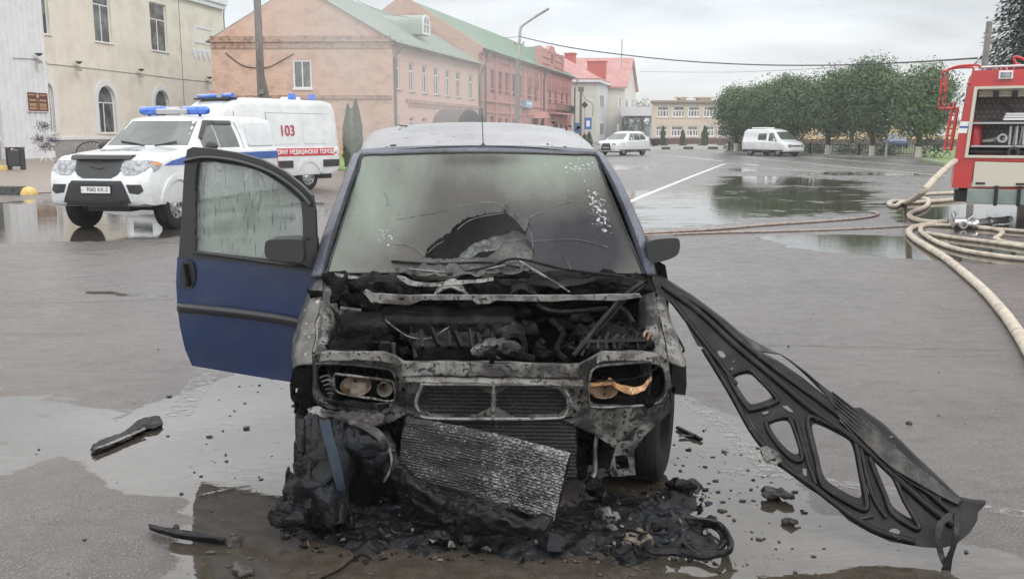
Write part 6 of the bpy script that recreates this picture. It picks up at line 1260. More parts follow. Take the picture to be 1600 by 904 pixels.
for px, py in ((644, 574), (680, 572), (740, 572), (830, 574), (870, 574), (640, 597), (665, 597), (700, 597), (740, 598), (800, 598), (850, 598), (890, 600), (628, 628), (905, 628), (950, 560), (975, 562), (560, 562), (585, 566), (652, 640), (640, 630), (898, 642)):
    mb = MB(); p = at(px, py, Yfp(px, py)-.035 if py < 605 else Yfp(px, py)); mb.lathe([(0, -.008), (.006, -.008), (.009, 0), (.009, .01)], 8, 'y', tuple(p)); wb(mb, 'bolt', 'soot_metal', fpn)
pxtube([(768, 566, 3.78), (772, 555, 3.76), (766, 548, 3.8), (778, 540, 3.82)], .01, 'bonnet_latch', 'soot', jit=.5); lump(772, 552, 3.8, .03, (1.2, 1, .5), .9, 'bonnet_latch', 'soot', 12, 8)
# radiator fins behind the grille, condenser hanging tilted below
def finpack(name, TL, TR, BR, BL, rows_, mt_tube, mt_core, sag=0, wav=.0, par=wr, r_=.0028):
    TL, TR, BR, BL = [at(*p) for p in (TL, TR, BR, BL)]; nrm = (TR-TL).cross(BL-TL).normalized()
    if nrm.y > 0: nrm = -nrm
    def S(u, v):
        p = (TL*(1-u)+TR*u)*(1-v)+(BL*(1-u)+BR*u)*v; return p+Vector((0, 0, sag*(u*(1-u)*4)))+nrm*wav*noise.noise(Vector((u*4, v*5, 2)))
    nu_, nv_ = 120, rows_*4; V = []
    for j in range(nv_+1):
        for i in range(nu_+1):
            u, v = i/nu_, j/nv_; p = S(u, v); V.append(p-nrm*(.006+.004*math.cos(v*rows_*2*math.pi))+nrm*.004*noise.noise(Vector((u*90, v*120, 1))))
    mb = MB(); mb.add(V, [(j*(nu_+1)+i, j*(nu_+1)+i+1, (j+1)*(nu_+1)+i+1, (j+1)*(nu_+1)+i) for j in range(nv_) for i in range(nu_)]); core = wb(mb, name, mt_core, par, 0)
    so_ = core.modifiers.new('solid', 'SOLIDIFY'); so_.thickness = .018; so_.offset = -1 if True else 1
    mb = MB()
    for j in range(rows_+1):
        v = j/rows_; mb.tube([S(i/40, v)+nrm*.003+Vector((0, 0, .0015*noise.noise(Vector((i*.5, j*3.1, 0))))) for i in range(41)], r_, 5, jit=.5)
    wb(mb, 'cooling_tube', mt_tube, core, 50)
    mb = MB(); mb.tube([S(0, i/20) for i in range(21)], .009, 8, jit=.2); wb(mb, 'end_tank', 'soot_metal', core); mb = MB(); mb.tube([S(1, i/20) for i in range(21)], .009, 8, jit=.2); wb(mb, 'end_tank', 'soot_metal', core)
    return core
def crust(name, dens_x):
    m = bpy.data.materials.new(name); m.use_nodes = True; global n, l, tcg
    n = m.node_tree.nodes; l = m.node_tree.links; b = n['Principled BSDF']; tcg = n.new('ShaderNodeTexCoord'); sx_ = n.new('ShaderNodeSeparateXYZ'); l.new(tcg.outputs['Object'], sx_.inputs[0])
    d = mt('ADD', nz(70, 6, .75, (1, 1, 2.2)), mt('MULTIPLY', mr(sx_.outputs[0], -.45, .35), .10*dens_x)); d = mt('ADD', d, mt('MULTIPLY', mt('SUBTRACT', nz(5, 4), .5), .35))
    l.new(mixc(mr(d, .56, .66), (.022, .019, .018), (.27, .26, .27)), b.inputs['Base Color']); b.inputs['Roughness'].default_value = .6
    bb = n.new('ShaderNodeBump'); bb.inputs['Strength'].default_value = 1; bb.inputs['Distance'].default_value = .006; l.new(d, bb.inputs['Height']); l.new(bb.outputs[0], b.inputs['Normal']); return m
M['crust'] = crust('crusted_fins', 1.2); M['crust_dark'] = crust('dark_fins', -.6)
finpack('radiator', (636, 590, 3.93), (898, 592, 3.93), (900, 745, 3.93), (638, 740, 3.93), 26, 'soot_metal', M['crust_dark'], 0, .0)
finpack('condenser', (634, 656, 3.80), (889, 712, 3.66), (866, 812, 3.62), (622, 742, 3.76), 22, 'pale_ash', M['crust'], .012, .016)
# --- headlamps
def bowl(px, py, Y, r_, ang, name, mt_, par, sx_=1, sz_=1):
    mb = MB(); prof = [(r_*.15, .06), (r_*.5, .05), (r_*.85, .025), (r_, 0), (r_*1.02, -.004), (r_*.98, .006), (r_*.8, .035), (r_*.45, .062), (r_*.1, .07)]
    mb.lathe(prof, 22, 'y'); mtx = Matrix.Rotation(ang, 3, 'Z'); c0 = at(px, py, Y); mb.v = [c0+mtx @ Vector((v.x*sx_, v.y, v.z*sz_)) for v in mb.v]; return wb(mb, name, mt_, par, 50)
for side in (0, 1):
    hp = [(490, 572), (620, 572), (620, 636), (490, 636)] if side == 0 else [(918, 572), (1042, 566), (1042, 634), (918, 638)]
    mb = MB(); f_ = [at(p[0], p[1], 4.0+.0) for p in hp]; k_ = [at(p[0], p[1], 4.16) for p in hp]; mb.add(f_+k_, [(4, 5, 6, 7), (0, 1, 5, 4), (1, 2, 6, 5), (2, 3, 7, 6), (3, 0, 4, 7)])
    hb = wb(mb, 'headlight', 'soot', wr, 0)
    if side == 0:
        bowl(556, 602, 3.93, .058, .2, 'reflector_bowl', 'reflector', hb, 1.15, .8); bowl(601, 608, 3.95, .034, .2, 'reflector_bowl', 'reflector', hb, 1, .95)
        pxtube([(524, 584, 3.90), (560, 588, 3.87), (600, 593, 3.86), (614, 598, 3.86), (615, 625, 3.86), (580, 622, 3.86), (532, 614, 3.88), (522, 600, 3.9), (524, 584, 3.9)], .006, 'lamp_frame', 'ash_metal', hb, jit=.5)
        for k in range(5): pxtube([(500+k*3, 590+k*6, 3.9), (512+k*2, 586+k*7, 3.89), (522, 596+k*5, 3.9), (515, 606+k*4, 3.91)], .004, 'melted_strand', 'ash_metal', hb, jit=.6)
        lump(585, 606, 3.96, .03, (.6, .6, 1.4), .8, 'melted_core', 'soot', 12, 8, hb); sheet([[(505, 622, 3.86), (550, 626, 3.85), (612, 630, 3.84)], [(520, 634, 3.86), (560, 638, 3.84), (610, 636, 3.84)]], 'lamp_tray', 'soot', hb, 8, .012, 16)
    else:
        bowl(943, 608, 3.97, .055, -.1, 'reflector_bowl', 'rust', hb, 1.15, .75)
        sheet([[(922, 598, 3.93), (945, 597, 3.92), (952, 590, 3.92), (965, 598, 3.9), (985, 604, 3.9), (1005, 600, 3.92), (1016, 586, 3.93)], [(922, 604, 3.92), (945, 603, 3.91), (955, 600, 3.91), (965, 608, 3.89), (985, 616, 3.89), (1006, 610, 3.91), (1018, 592, 3.92)]], 'melted_lens', mat('amber_melt', (.42, .22, .08), .35, c2=(.20, .09, .04), ns=25, lo=.4, hi=.6, c3=(.6, .42, .22), ns3=50), hb, 8, .006, 24, .006, 50)
        pxtube([(922, 592, 3.92), (960, 594, 3.9), (1000, 588, 3.9), (1030, 572, 3.93)], .003, 'burnt_wire', 'soot_metal', hb)
        for k in range(4): lump(935+k*24, 626, 4.0, .035, (1.2, .8, .6), 1, 'melted_core', 'soot', 12, 8, hb)
# --- fenders
sheet([[(507, 432, 4.58), (502, 460, 4.46), (496, 500, 4.30), (490, 540, 4.12), (488, 568, 4.0)], [(497, 434, 4.60), (484, 468, 4.46), (474, 510, 4.28), (468, 545, 4.12), (470, 570, 4.02)], [(492, 440, 4.66), (472, 485, 4.50), (460, 530, 4.32), (456, 560, 4.18), (457, 578, 4.10)]], 'fender', 'fender', nsub=8, crump=.012, cs=9, th=.008)
sheet([[(508, 434, 4.56), (503, 460, 4.44), (498, 500, 4.28), (494, 540, 4.10), (492, 560, 4.0)], [(520, 440, 4.54), (516, 466, 4.42), (511, 506, 4.26), (503, 540, 4.08), (500, 562, 3.98)]], 'fender_flange', 'ash_metal', nsub=8, crump=.01, cs=22, th=.006, cr2=.004)
fb_ = pslab([(457, 576), (470, 571), (486, 572), (487, 600), (484, 628), (475, 640), (465, 636), (454, 622), (453, 600)], [[(459, 606), (473, 604), (474, 616), (458, 617)]], lambda x, y: 4.06, .05, 'fender_tip', 'soot', maxe=8, dent=.01)
for k in range(4): pxtube([(462+k*7, 622, 4.04), (463+k*7, 634, 4.03), (461+k*8, 645+k*2, 4.02)], .009, 'dripping_plastic', 'soot', jit=.8)
sheet([[(1020, 432, 4.56), (1024, 470, 4.46), (1034, 510, 4.30), (1042, 545, 4.12), (1044, 566, 4.0)], [(1027, 436, 4.6), (1038, 480, 4.46), (1050, 520, 4.28), (1060, 555, 4.12), (1061, 572, 4.04)], [(1030, 450, 4.66), (1046, 495, 4.5), (1060, 535, 4.34), (1070, 562, 4.2), (1070, 576, 4.12)]], 'fender', 'pale_ash', nsub=8, crump=.008, cs=9, th=.008)
sheet([[(1006, 440, 4.56), (1012, 470, 4.44), (1016, 510, 4.28), (1026, 545, 4.08), (1030, 566, 3.98)], [(1019, 436, 4.56), (1024, 470, 4.46), (1032, 510, 4.30), (1040, 545, 4.12), (1042, 560, 4.0)]], 'fender_flange', 'ash_metal', nsub=8, crump=.012, cs=22, th=.006, cr2=.006)
pslab([(1050, 570), (1062, 568), (1072, 572), (1073, 600), (1071, 617), (1052, 615), (1056, 606), (1049, 600)], [], lambda x, y: 4.08, .06, 'fender_tip', 'bonnet', maxe=8, dent=.004)
pxtube([(1032, 468, 4.6), (1050, 510, 4.45), (1066, 540, 4.3), (1068, 548, 4.28), (1062, 552, 4.28)], .006, 'trim_strip', 'soot_metal')
# lower valance under the right lamp and the bracket, hanging rods
lw = pslab([(880, 655), (905, 652), (940, 672), (965, 692), (985, 690), (1000, 668), (1038, 638), (1046, 622), (1050, 640), (1030, 660), (1005, 682), (990, 705), (993, 742), (955, 744), (952, 735), (962, 700), (925, 676), (900, 665)], [[(961, 712), (980, 712), (984, 734), (964, 736)]], lambda x, y: 3.90+.0005*(y-650), .03, 'bumper_bracket', 'ash_metal', maxe=9, dent=.012, ds=14)
pxtube([(934, 670, 3.95), (930, 700, 3.95), (930, 735, 3.94), (926, 745, 3.93)], .010, 'steel_rod', 'pale_ash'); lump(928, 762, 3.92, .05, (1, 1, .9), .8, 'melted_knob', 'soot'); lump(950, 700, 4.05, .09, (.8, 1, 1.1), .6, 'charred_mount', 'soot')
lump(905, 690, 4.05, .08, (.5, 1, 1.6), .7, 'charred_mount', 'soot')
# big dark masses behind: subframe / sump
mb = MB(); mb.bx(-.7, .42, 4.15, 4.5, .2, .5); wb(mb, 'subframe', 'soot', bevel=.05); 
# wheels
for px, yaw in ((1024, -17), (490, 0)):
    x = at(px, 700, 4.40).x; w_ = wheel(wr, x+.1-(0 if px > 600 else -.06), -.2, .305, .2, .19, 'steel', R(90+yaw)); w_.location = (x+.1+(.09 if px < 600 else -.055), -.26, .305)
    w_.rotation_euler = (0, 0, R(-90+yaw+180*(px < 600)))
    [c_ for c_ in w_.children if c_.name.startswith('rim')][0].data.materials[0] = M['ash_metal']
for y in (7.35,):
    for s in (1, -1): wheel(wr, axc(y)+.1+s*.78, y-4.6, .305, .2, .19, 'steel', R(-90) if s > 0 else R(90)).location.y = y-4.6
M['mist'] = mat('misted_glass', (.24, .29, .26), .15, c2=(.36, .42, .38), ns=3, lo=.35, hi=.65, c3=(.06, .075, .065), ns3=90, lo3=.60, hi3=.68, scl=(1, 1, .14), bump=.4, bs=160, bd=.002)
m = M['mist']; n = m.node_tree.nodes; l = m.node_tree.links; tcg = n.new('ShaderNodeTexCoord'); l.new(mt('ADD', mr(nz(5, 5, .6, (1, 1, .4)), .3, .7, .35, .75), 0), n['Principled BSDF'].inputs['Alpha'])
# --- open driver's door on the left
Yd = lambda x, y: 4.72+.42*(495-x)/215
dr = pslab([(277, 401), (290, 402), (380, 411), (497, 426), (489, 455), (476, 500), (468, 530), (462, 560), (458, 597), (400, 588), (300, 571), (289, 545), (281, 510), (277, 478), (275, 440)], [], lambda x, y: Yd(x, y)-.02*math.sin(max(0, min(1, (y-400)/180))*math.pi), .06, 'door', 'door_blue', maxe=10, smooth=50)
fr_o = [(279, 401), (284, 330), (288, 262), (292, 234), (300, 230), (330, 232), (372, 239), (410, 250), (445, 268), (470, 288), (487, 305), (492, 330), (494, 380), (497, 426), (470, 423), (380, 411)]
fr_i = [(304, 392), (305, 330), (309, 254), (340, 253), (380, 258), (412, 268), (440, 286), (462, 303), (470, 312), (473, 345), (473, 402), (474, 411), (400, 403)]
pslab(fr_o, [fr_i], lambda x, y: Yd(x, y)-.012, .05, 'window_frame', 'dark_plastic', dr, 12, .001)
pslab([(302, 391), (303, 330), (307, 252), (340, 251), (380, 256), (412, 266), (440, 284), (464, 303), (472, 312), (475, 345), (475, 411), (400, 404)], [], lambda x, y: Yd(x, y)+.02, .005, 'door_glass', M['mist'], dr, 30)
pxtube([(306, 392, Yd(306, 0)-.02), (306, 330, Yd(306, 0)-.02), (310, 255, Yd(310, 0)-.02), (350, 254, Yd(350, 0)-.02), (400, 264, Yd(400, 0)-.02), (440, 287, Yd(440, 0)-.02), (471, 313, Yd(471, 0)-.02)], .006, 'window_seal', 'ink_black', dr); pxtube([(288, 252, Yd(288, 0)-.03), (320, 246, Yd(320, 0)-.03), (372, 252, Yd(372, 0)-.03), (425, 270, Yd(425, 0)-.03), (465, 298, Yd(465, 0)-.03), (485, 320, Yd(485, 0)-.03)], .011, 'door_seal', 'dark_plastic', dr)
pxtube([(304, 394, Yd(304, 0)-.025), (380, 404, Yd(380, 0)-.025), (415, 409, Yd(415, 0)-.025), (492, 419, Yd(492, 0)-.025)], .008, 'waist_seal', 'ink_black', dr)
sheet([[(277, 474, Yd(277, 0)-.025), (340, 479, Yd(340, 0)-.035), (420, 489, Yd(420, 0)-.035), (478, 500, Yd(478, 0)-.03)], [(277, 479, Yd(277, 0)-.05), (340, 485, Yd(340, 0)-.06), (420, 495, Yd(420, 0)-.06), (477, 505, Yd(477, 0)-.05)], [(277, 486, Yd(277, 0)-.025), (340, 492, Yd(340, 0)-.035), (420, 502, Yd(420, 0)-.035), (476, 513, Yd(476, 0)-.03)]], 'side_moulding', 'dark_plastic', dr, 6, 0, 1, .008)
hd_ = pslab(chaikin([(281, 405), (304, 407), (305, 452), (282, 451)], 2), [], lambda x, y: Yd(x, y)-.022, .02, 'door_handle', 'ink_black', dr, 20)
mb = MB(); mb.bar(at(290, 412, Yd(290, 0)-.035), at(296, 444, Yd(296, 0)-.035), .03, .014); mb.lathe([(0, -.01), (.011, -.01), (.013, .005)], 12, 'y', tuple(at(293, 444, Yd(293, 0)-.035))); wb(mb, 'grip', 'soot_metal', hd_)
def mirror(pts, Y, par, mt_='dark_plastic'):
    mb = MB(); P = chaikin(pts, 2); slab(mb, [tuple(p)[:2] for p in P], [], lambda x, y: at(x, y, Y), lambda p, x, y: p+Vector((0, .16, 0)), 12)
    o = wb(mb, 'mirror', mt_, par, 60, .02); return o
mirror([(413, 380), (418, 374), (468, 373), (474, 378), (475, 405), (470, 411), (420, 406), (413, 400)], 4.62, dr)
mb = MB(); mb.prism([at(470, 380, 4.66), at(495, 372, 4.7), at(497, 424, 4.7), at(468, 410, 4.66)], (0, .05, 0)); wb(mb, 'mirror_base', 'dark_plastic', dr)
mirror([(1011, 382), (1018, 374), (1056, 371), (1063, 374), (1062, 396), (1050, 404), (1022, 412), (1012, 408)], 4.62, wr)
mb = MB(); mb.prism([at(1003, 388, 4.66), at(1018, 386, 4.66), at(1022, 410, 4.66), at(1010, 424, 4.66)], (0, .06, 0)); wb(mb, 'mirror_base', 'dark_plastic')
# aerial
mb = MB(); p = at(755, 233, 5.14); mb.lathe([(.016, -.02), (.02, 0), (.015, .02), (.006, .03), (.004, .035)], 12, 'z', tuple(p)); mb.tube([p+Vector((0, 0, .03)), p+Vector((-.008, .05, .22))], .0028, 6); wb(mb, 'aerial', 'ink_black')
# ash flakes on the roof
mb = MB(); rq = random.Random(11)
for i in range(60):
    px = rq.uniform(600, 905); Y = rq.uniform(5.2, 6.2); x = at(px, 220, Y).x; xx = abs(x-axc(Y)); z = 1.545+(Y-5.22)/.88*.14+.043*(1-(xx/.7)**2); mb.ball((x, Y, z+.004), rq.choice([.004, .006, .01]), 6, 4, (rq.uniform(.8, 2), 1, .5), .8)
wb(mb, 'ash_flakes', 'soot'); bpy.context.view_layer.update()
for o in wr.children:
    if o.name == 'ash_flakes': o['kind'] = 'stuff'
# --- melted bumper: one torn, draped skin on the left down to the ground
ml = thing('melted_bumper', 'melted black bumper skin drooping from the left front corner down to the asphalt', 'bumper', (-.6, 3.75, 0))
def mlb(pts, name, cr=.03, cs=11, th=.014, cr2=.015, ns_=12, mt_='melt'): return sheet(pts, name, mt_, ml, ns_, cr, cs, th, 35, cr2)
mlb([[(478, 652, 3.92), (470, 690, 3.86), (464, 730, 3.82), (470, 780, 3.74), (478, 820, 3.66)], [(500, 650, 3.84), (496, 690, 3.74), (492, 730, 3.68), (500, 780, 3.60), (505, 822, 3.56)], [(525, 652, 3.84), (528, 690, 3.74), (530, 730, 3.66), (535, 775, 3.62), (540, 815, 3.58)], [(545, 660, 3.9), (545, 700, 3.82), (546, 740, 3.8), (545, 780, 3.74), (546, 812, 3.66)]], 'bumper_end', .045, 8, .016, .022)
mlb([[(528, 662, 3.84), (560, 664, 3.80), (590, 668, 3.80), (612, 676, 3.82)], [(530, 690, 3.76), (560, 690, 3.72), (590, 694, 3.72), (616, 700, 3.76)], [(532, 712, 3.8), (562, 716, 3.76), (592, 724, 3.76), (618, 738, 3.78)], [(534, 732, 3.86), (564, 736, 3.84), (594, 748, 3.82), (618, 760, 3.82)]], 'bumper_shelf', .03, 9, .016, .016)
mlb([[(596, 700, 3.78), (606, 735, 3.74), (640, 780, 3.66), (700, 815, 3.56), (760, 830, 3.48), (840, 838, 3.44)], [(614, 708, 3.76), (630, 738, 3.68), (668, 770, 3.60), (720, 795, 3.52), (780, 812, 3.45), (850, 822, 3.42)], [(622, 740, 3.8), (650, 752, 3.72), (690, 768, 3.64), (730, 784, 3.56), (790, 800, 3.50), (860, 812, 3.46)]], 'drooping_skin', .03, 9, .018, .02)
mlb([[(452, 735, 3.8), (462, 755, 3.76), (470, 790, 3.68), (472, 822, 3.6)], [(440, 770, 3.74), (446, 785, 3.7), (456, 805, 3.64), (462, 828, 3.58)], [(432, 800, 3.66), (436, 806, 3.64), (444, 818, 3.6), (452, 832, 3.56)]], 'curled_edge', .03, 12, .014, .02)
sheet([[(500, 658, 3.80), (510, 700, 3.68), (520, 740, 3.62), (528, 768, 3.60)], [(516, 656, 3.79), (526, 700, 3.67), (535, 740, 3.61), (541, 766, 3.60)]], 'bumper_strip', 'blue_plastic', ml, 10, .006, 9, .012, 40)
sheet([[(545, 660, 3.78), (570, 672, 3.74), (592, 690, 3.72), (604, 706, 3.72)], [(556, 656, 3.80), (585, 668, 3.76), (606, 688, 3.74), (616, 704, 3.74)]], 'torn_strip', 'ash_metal', ml, 8, .008, 14, .01, 40)
pxtube([(604, 690, 3.74), (612, 715, 3.72), (609, 735, 3.7), (600, 752, 3.7)], .005, 'torn_wire', 'pale_ash', ml, jit=.6)
sheet([[(482, 640, 3.95), (520, 638, 3.88), (560, 642, 3.84), (600, 648, 3.82)], [(486, 652, 3.9), (520, 654, 3.84), (560, 660, 3.80), (598, 664, 3.8)]], 'torn_edge', 'ash_metal', ml, 10, .02, 14, .01, 40, .012)
lump(452, 802, 3.6, .055, (1.5, 1, .9), .8, 'melted_blob', 'melt', 24, 16, ml); lump(486, 770, 3.68, .10, (.7, .9, 1.5), .5, 'melted_blob', 'melt', 24, 16, ml)
for k in range(7): pxtube([(470+k*11, 655, 3.82), (472+k*10, 690, 3.76), (470+k*11, 725, 3.72), (476+k*9, 752+k*3, 3.70)], [.016, .022, .014, .01], 'melted_strand', 'melt', ml, 8, .9)
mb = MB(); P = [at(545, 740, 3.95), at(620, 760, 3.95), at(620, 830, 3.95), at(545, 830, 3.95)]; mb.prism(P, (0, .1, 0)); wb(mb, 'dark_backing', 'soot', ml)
# --- bonnet torn off, hanging by one hinge with its tip on the ground
bo = thing('torn_bonnet', 'charred bonnet hanging from the right hinge with its inner frame and big holes showing', 'bonnet', (.9, 4.0, 0))
ax0, ax1 = Vector((1022, 440)), Vector((1475, 885))
def Yb(x, y):
    t = ((Vector((x, y))-ax0).dot(ax1-ax0))/(ax1-ax0).length_squared; s = ((x-1022)*(885-440)-(y-440)*(1475-1022))/400000
    return 4.52-1.14*t-.16*math.sin(max(0, min(1, t))*math.pi)*.5+.5*s
b_out = [(1021, 432), (1034, 434), (1080, 463), (1130, 500), (1163, 528), (1181, 548), (1215, 566), (1250, 590), (1285, 618), (1312, 640), (1345, 640), (1380, 664), (1420, 704), (1460, 742), (1500, 780), (1518, 784), (1541, 786), (1536, 792), (1528, 800), (1527, 812), (1515, 832), (1494, 851), (1470, 856), (1440, 854), (1390, 845), (1360, 832), (1325, 812), (1295, 782), (1262, 762), (1228, 735), (1213, 727), (1195, 720), (1188, 706), (1196, 698), (1186, 680), (1167, 648), (1146, 622), (1128, 598), (1116, 576), (1105, 549), (1099, 543), (1090, 540), (1072, 505), (1052, 478), (1034, 462), (1022, 446)]
h1 = [(1143, 590), (1170, 582), (1184, 594), (1207, 618), (1206, 626), (1176, 636), (1168, 632), (1152, 608)]
h2 = [(1201, 662), (1228, 655), (1236, 664), (1248, 700), (1248, 714), (1236, 712), (1218, 694), (1204, 674)]
h3 = [(1268, 664), (1276, 661), (1322, 684), (1332, 694), (1341, 740), (1348, 778), (1340, 784), (1300, 762), (1286, 748), (1280, 720), (1270, 680)]
h4 = [(1364, 722), (1372, 720), (1394, 744), (1410, 778), (1430, 814), (1420, 814), (1394, 796), (1384, 772), (1370, 738)]
h5 = [(1117, 548), (1130, 548), (1135, 560), (1126, 563)]
slots = [[(1223, 634), (1230, 633), (1241, 644), (1238, 648), (1232, 646), (1222, 638)], [(1190, 644), (1200, 642), (1202, 648), (1192, 651)], [(1250, 688), (1254, 688), (1258, 706), (1254, 706)], [(1342, 726), (1346, 724), (1348, 740), (1344, 736)], [(1352, 756), (1357, 757), (1364, 774), (1358, 776)], [(1342, 808), (1364, 806), (1366, 811), (1344, 814)], [(1254, 730), (1260, 732), (1260, 748), (1254, 744)], [(1130, 576), (1134, 576), (1135, 581), (1131, 582)], [(1140, 576), (1145, 574), (1146, 579), (1141, 581)]]
circ = [(1397+10*math.cos(i*.6283), 833+8.5*math.sin(i*.6283)) for i in range(10)]
holes_ = [chaikin(h, 2) for h in (h1, h2, h3, h4, h5)]+slots+[circ]
def dentb(x, y): return .012*noise.noise(Vector((x*.012, y*.012, 0)))
pslab(b_out, holes_, lambda x, y: Yb(x, y)+dentb(x, y), .02, 'inner_frame', 'bonnet', bo, 11, .004, 10, tv=(.3, .9, .3), smooth=35)
def ribp(pts, r_, nm='pressed_rib', mt_='bonnet', dy=-.008): return pxtube([(p[0], p[1], Yb(*p)+dentb(*p)+dy) for p in pts], r_, nm, mt_, bo, 8, 0, 60, 5)
for h, r_ in ((h1, .010), (h2, .010), (h3, .012), (h4, .011)):
    c = Vector((sum(p[0] for p in h)/len(h), sum(p[1] for p in h)/len(h))); hh = [(c+(Vector(p)-c)*1.16)[:] for p in h]; ribp(hh+[hh[0]], r_)
ribp([(1040, 450), (1090, 485), (1150, 540), (1210, 590), (1270, 640), (1340, 690), (1400, 745), (1450, 790), (1490, 820)], .016); ribp([(1034, 446), (1100, 482), (1160, 535), (1230, 590), (1300, 640), (1360, 690), (1430, 750), (1485, 800)], .012)
ribp([(1100, 545), (1140, 610), (1180, 680), (1222, 725), (1265, 755), (1310, 790), (1365, 826), (1430, 846)], .014); ribp([(1050, 470), (1085, 515), (1120, 560), (1150, 600)], .012)
ribp([(1244, 655), (1262, 720), (1275, 756)], .010); ribp([(1345, 700), (1362, 770), (1385, 808)], .010)
# outer skin curling up behind the frame
sheet([[(1120, 498, Yb(1120, 498)), (1150, 522, Yb(1150, 522)), (1180, 548, Yb(1180, 548))], [(1122, 496, Yb(1120, 498)+.02), (1170, 528, Yb(1150, 522)-.0), (1219, 553, Yb(1180, 548)+.05)]], 'outer_skin', 'bonnet_skin', bo, 10, .003, 8, .005, 40)
sheet([[(1219, 553, Yb(1219, 553)+.02), (1245, 570, Yb(1245, 570)+.02), (1290, 606, Yb(1290, 606)), (1345, 648, Yb(1345, 648)-.02), (1400, 700, Yb(1400, 700)-.02), (1505, 783, Yb(1505, 783)-.01)], [(1220, 554, Yb(1219, 553)+.025), (1250, 577, Yb(1245, 570)+.02), (1300, 630, Yb(1300, 630)), (1350, 690, Yb(1350, 690)-.02), (1400, 735, Yb(1400, 735)-.03), (1500, 790, Yb(1500, 790)-.01)]], 'outer_skin', 'bonnet_skin', bo, 10, .004, 8, .005, 40)
for a_ in range(7):
    o_ = 8*a_; ribp([(1300+a_*2, 612+o_*.9), (1350, 652+o_*.9), (1405, 705+o_*.75), (1470, 760+o_*.45)], .0045, 'pressed_line', 'bonnet_skin', dy=-.016)
sheet([[(1482, 800, 3.42), (1465, 815, 3.38), (1460, 840, 3.36), (1468, 870, 3.36), (1478, 892, 3.36)], [(1492, 806, 3.42), (1476, 820, 3.38), (1470, 842, 3.36), (1477, 868, 3.36), (1486, 886, 3.36)]], 'hanging_strap', 'ash_metal', bo, 8, .006, 14, .006, 40)
sheet([[(1490, 800, 3.42), (1490, 830, 3.37), (1483, 860, 3.35), (1470, 893, 3.34)], [(1500, 806, 3.42), (1498, 832, 3.37), (1491, 862, 3.35), (1484, 895, 3.34)]], 'hanging_strap', 'bonnet', bo, 8, .006, 14, .006, 40)
pslab([(1189, 702), (1200, 698), (1218, 708), (1222, 720), (1212, 728), (1196, 722)], [[(1207, 716), (1213, 716), (1212, 721), (1207, 720)]], lambda x, y: Yb(x, y)-.03, .02, 'latch_plate', 'pale_ash', bo, 8)
# --- debris on the ground
heap = [(430, 800), (470, 770), (560, 800), (640, 770), (760, 800), (880, 790), (960, 770), (1010, 780), (1060, 752), (1095, 748), (1098, 775), (1085, 790), (1120, 830), (1110, 870), (1040, 868), (1010, 880), (985, 890), (940, 868), (860, 872), (780, 876), (720, 862), (640, 862), (570, 866), (500, 850), (440, 822)]
HP = [tuple(gp(*q)[:2]) for q in heap]; x0, x1 = min(p[0] for p in HP)-.03, max(p[0] for p in HP)+.03; y0, y1 = min(p[1] for p in HP)-.03, max(p[1] for p in HP)+.03
st_ = .0075; nx_, ny_ = int((x1-x0)/st_), int((y1-y0)/st_); V = []; ok = {}
for j in range(ny_+1):
    for i in range(nx_+1):
        x, y = x0+i*st_, y0+j*st_; d = distpoly(x, y, HP); d = d if inpoly(x, y, HP) else -d; p = Vector((x, y, 0))
        d += .07*noise.noise(p*7)+.03*noise.noise(p*22); r1_ = 1-abs(noise.noise(p*9+Vector((3, 0, 0))))*2.2; r2_ = 1-abs(noise.noise(p*26))*2.2
        h = min(1, max(0, d/.12))*(.018+.034*max(0, noise.noise(p*4)+.5)+.018*r1_)+.006*r2_*min(1, max(0, d/.05)); V.append((x, y, h-.004)); ok[(i, j)] = d > -.004
Fs = [(j*(nx_+1)+i, j*(nx_+1)+i+1, (j+1)*(nx_+1)+i+1, (j+1)*(nx_+1)+i) for j in range(ny_) for i in range(nx_) if ok[(i, j)] and ok[(i+1, j)] and ok[(i+1, j+1)] and ok[(i, j+1)]]
mb = MB(); mb.add(V, Fs); o = mb.build('melted_residue', M['melt'], smooth=60); tag(o, 'black crust of melted plastic spread on the asphalt under the burnt minivan', 'residue', kind='stuff')
def gsheet(cols, name, mt_, par=None, **k):      # sheet lying on the ground; items (px, py, z)
    global at
    old = at; at = lambda a, b, c: gp(a, b, c)
    o = sheet(cols, name, mt_, par or wr, **k); at = old; return o
def gthing(name, label, cat, px, py, group=None): p = gp(px, py); return thing(name, label, cat, (p.x, p.y, 0), 0, group)
# headlamp housing lying at the right of the heap
hh = gthing('lamp_housing', 'melted black twin headlamp housing lying on the ground by the right wheel', 'headlamp housing', 1080, 845)
for cx, cy, rx, ry in ((1100, 840, 34, 24), (1042, 835, 26, 22)):
    P = [gp(cx+rx*math.cos(i*.4), cy+ry*math.sin(i*.4), .035+.012*math.sin(i)) for i in range(17)]; mb = MB(); mb.tube(P, .011, 8, jit=.4); wb(mb, 'lamp_ring', 'melt', hh)
    P = [gp(cx+rx*.8*math.cos(i*.4), cy+ry*.8*math.sin(i*.4), .02) for i in range(17)]; mb = MB(); mb.tube(P, .006, 6, jit=.3); wb(mb, 'lamp_ring', 'soot_metal', hh)
mb = MB(); P = [gp(*q, .05) for q in ((1010, 815), (1060, 812), (1110, 815), (1132, 828), (1140, 858), (1100, 868), (1060, 862), (1015, 858))]; mb.tube(spline(P+[P[0]], 5), .014, 8, jit=.6); wb(mb, 'housing_rim', 'melt', hh)
lump_p = at
def glump(px, py, z, r_, sc, jit, name, mt_, par, seg=18, rg=12):
    global at
    old = at; at = lambda a, b, c: gp(a, b, c); o = lump(px, py, z, r_, sc, jit, name, mt_, seg, rg, par); at = old; return o
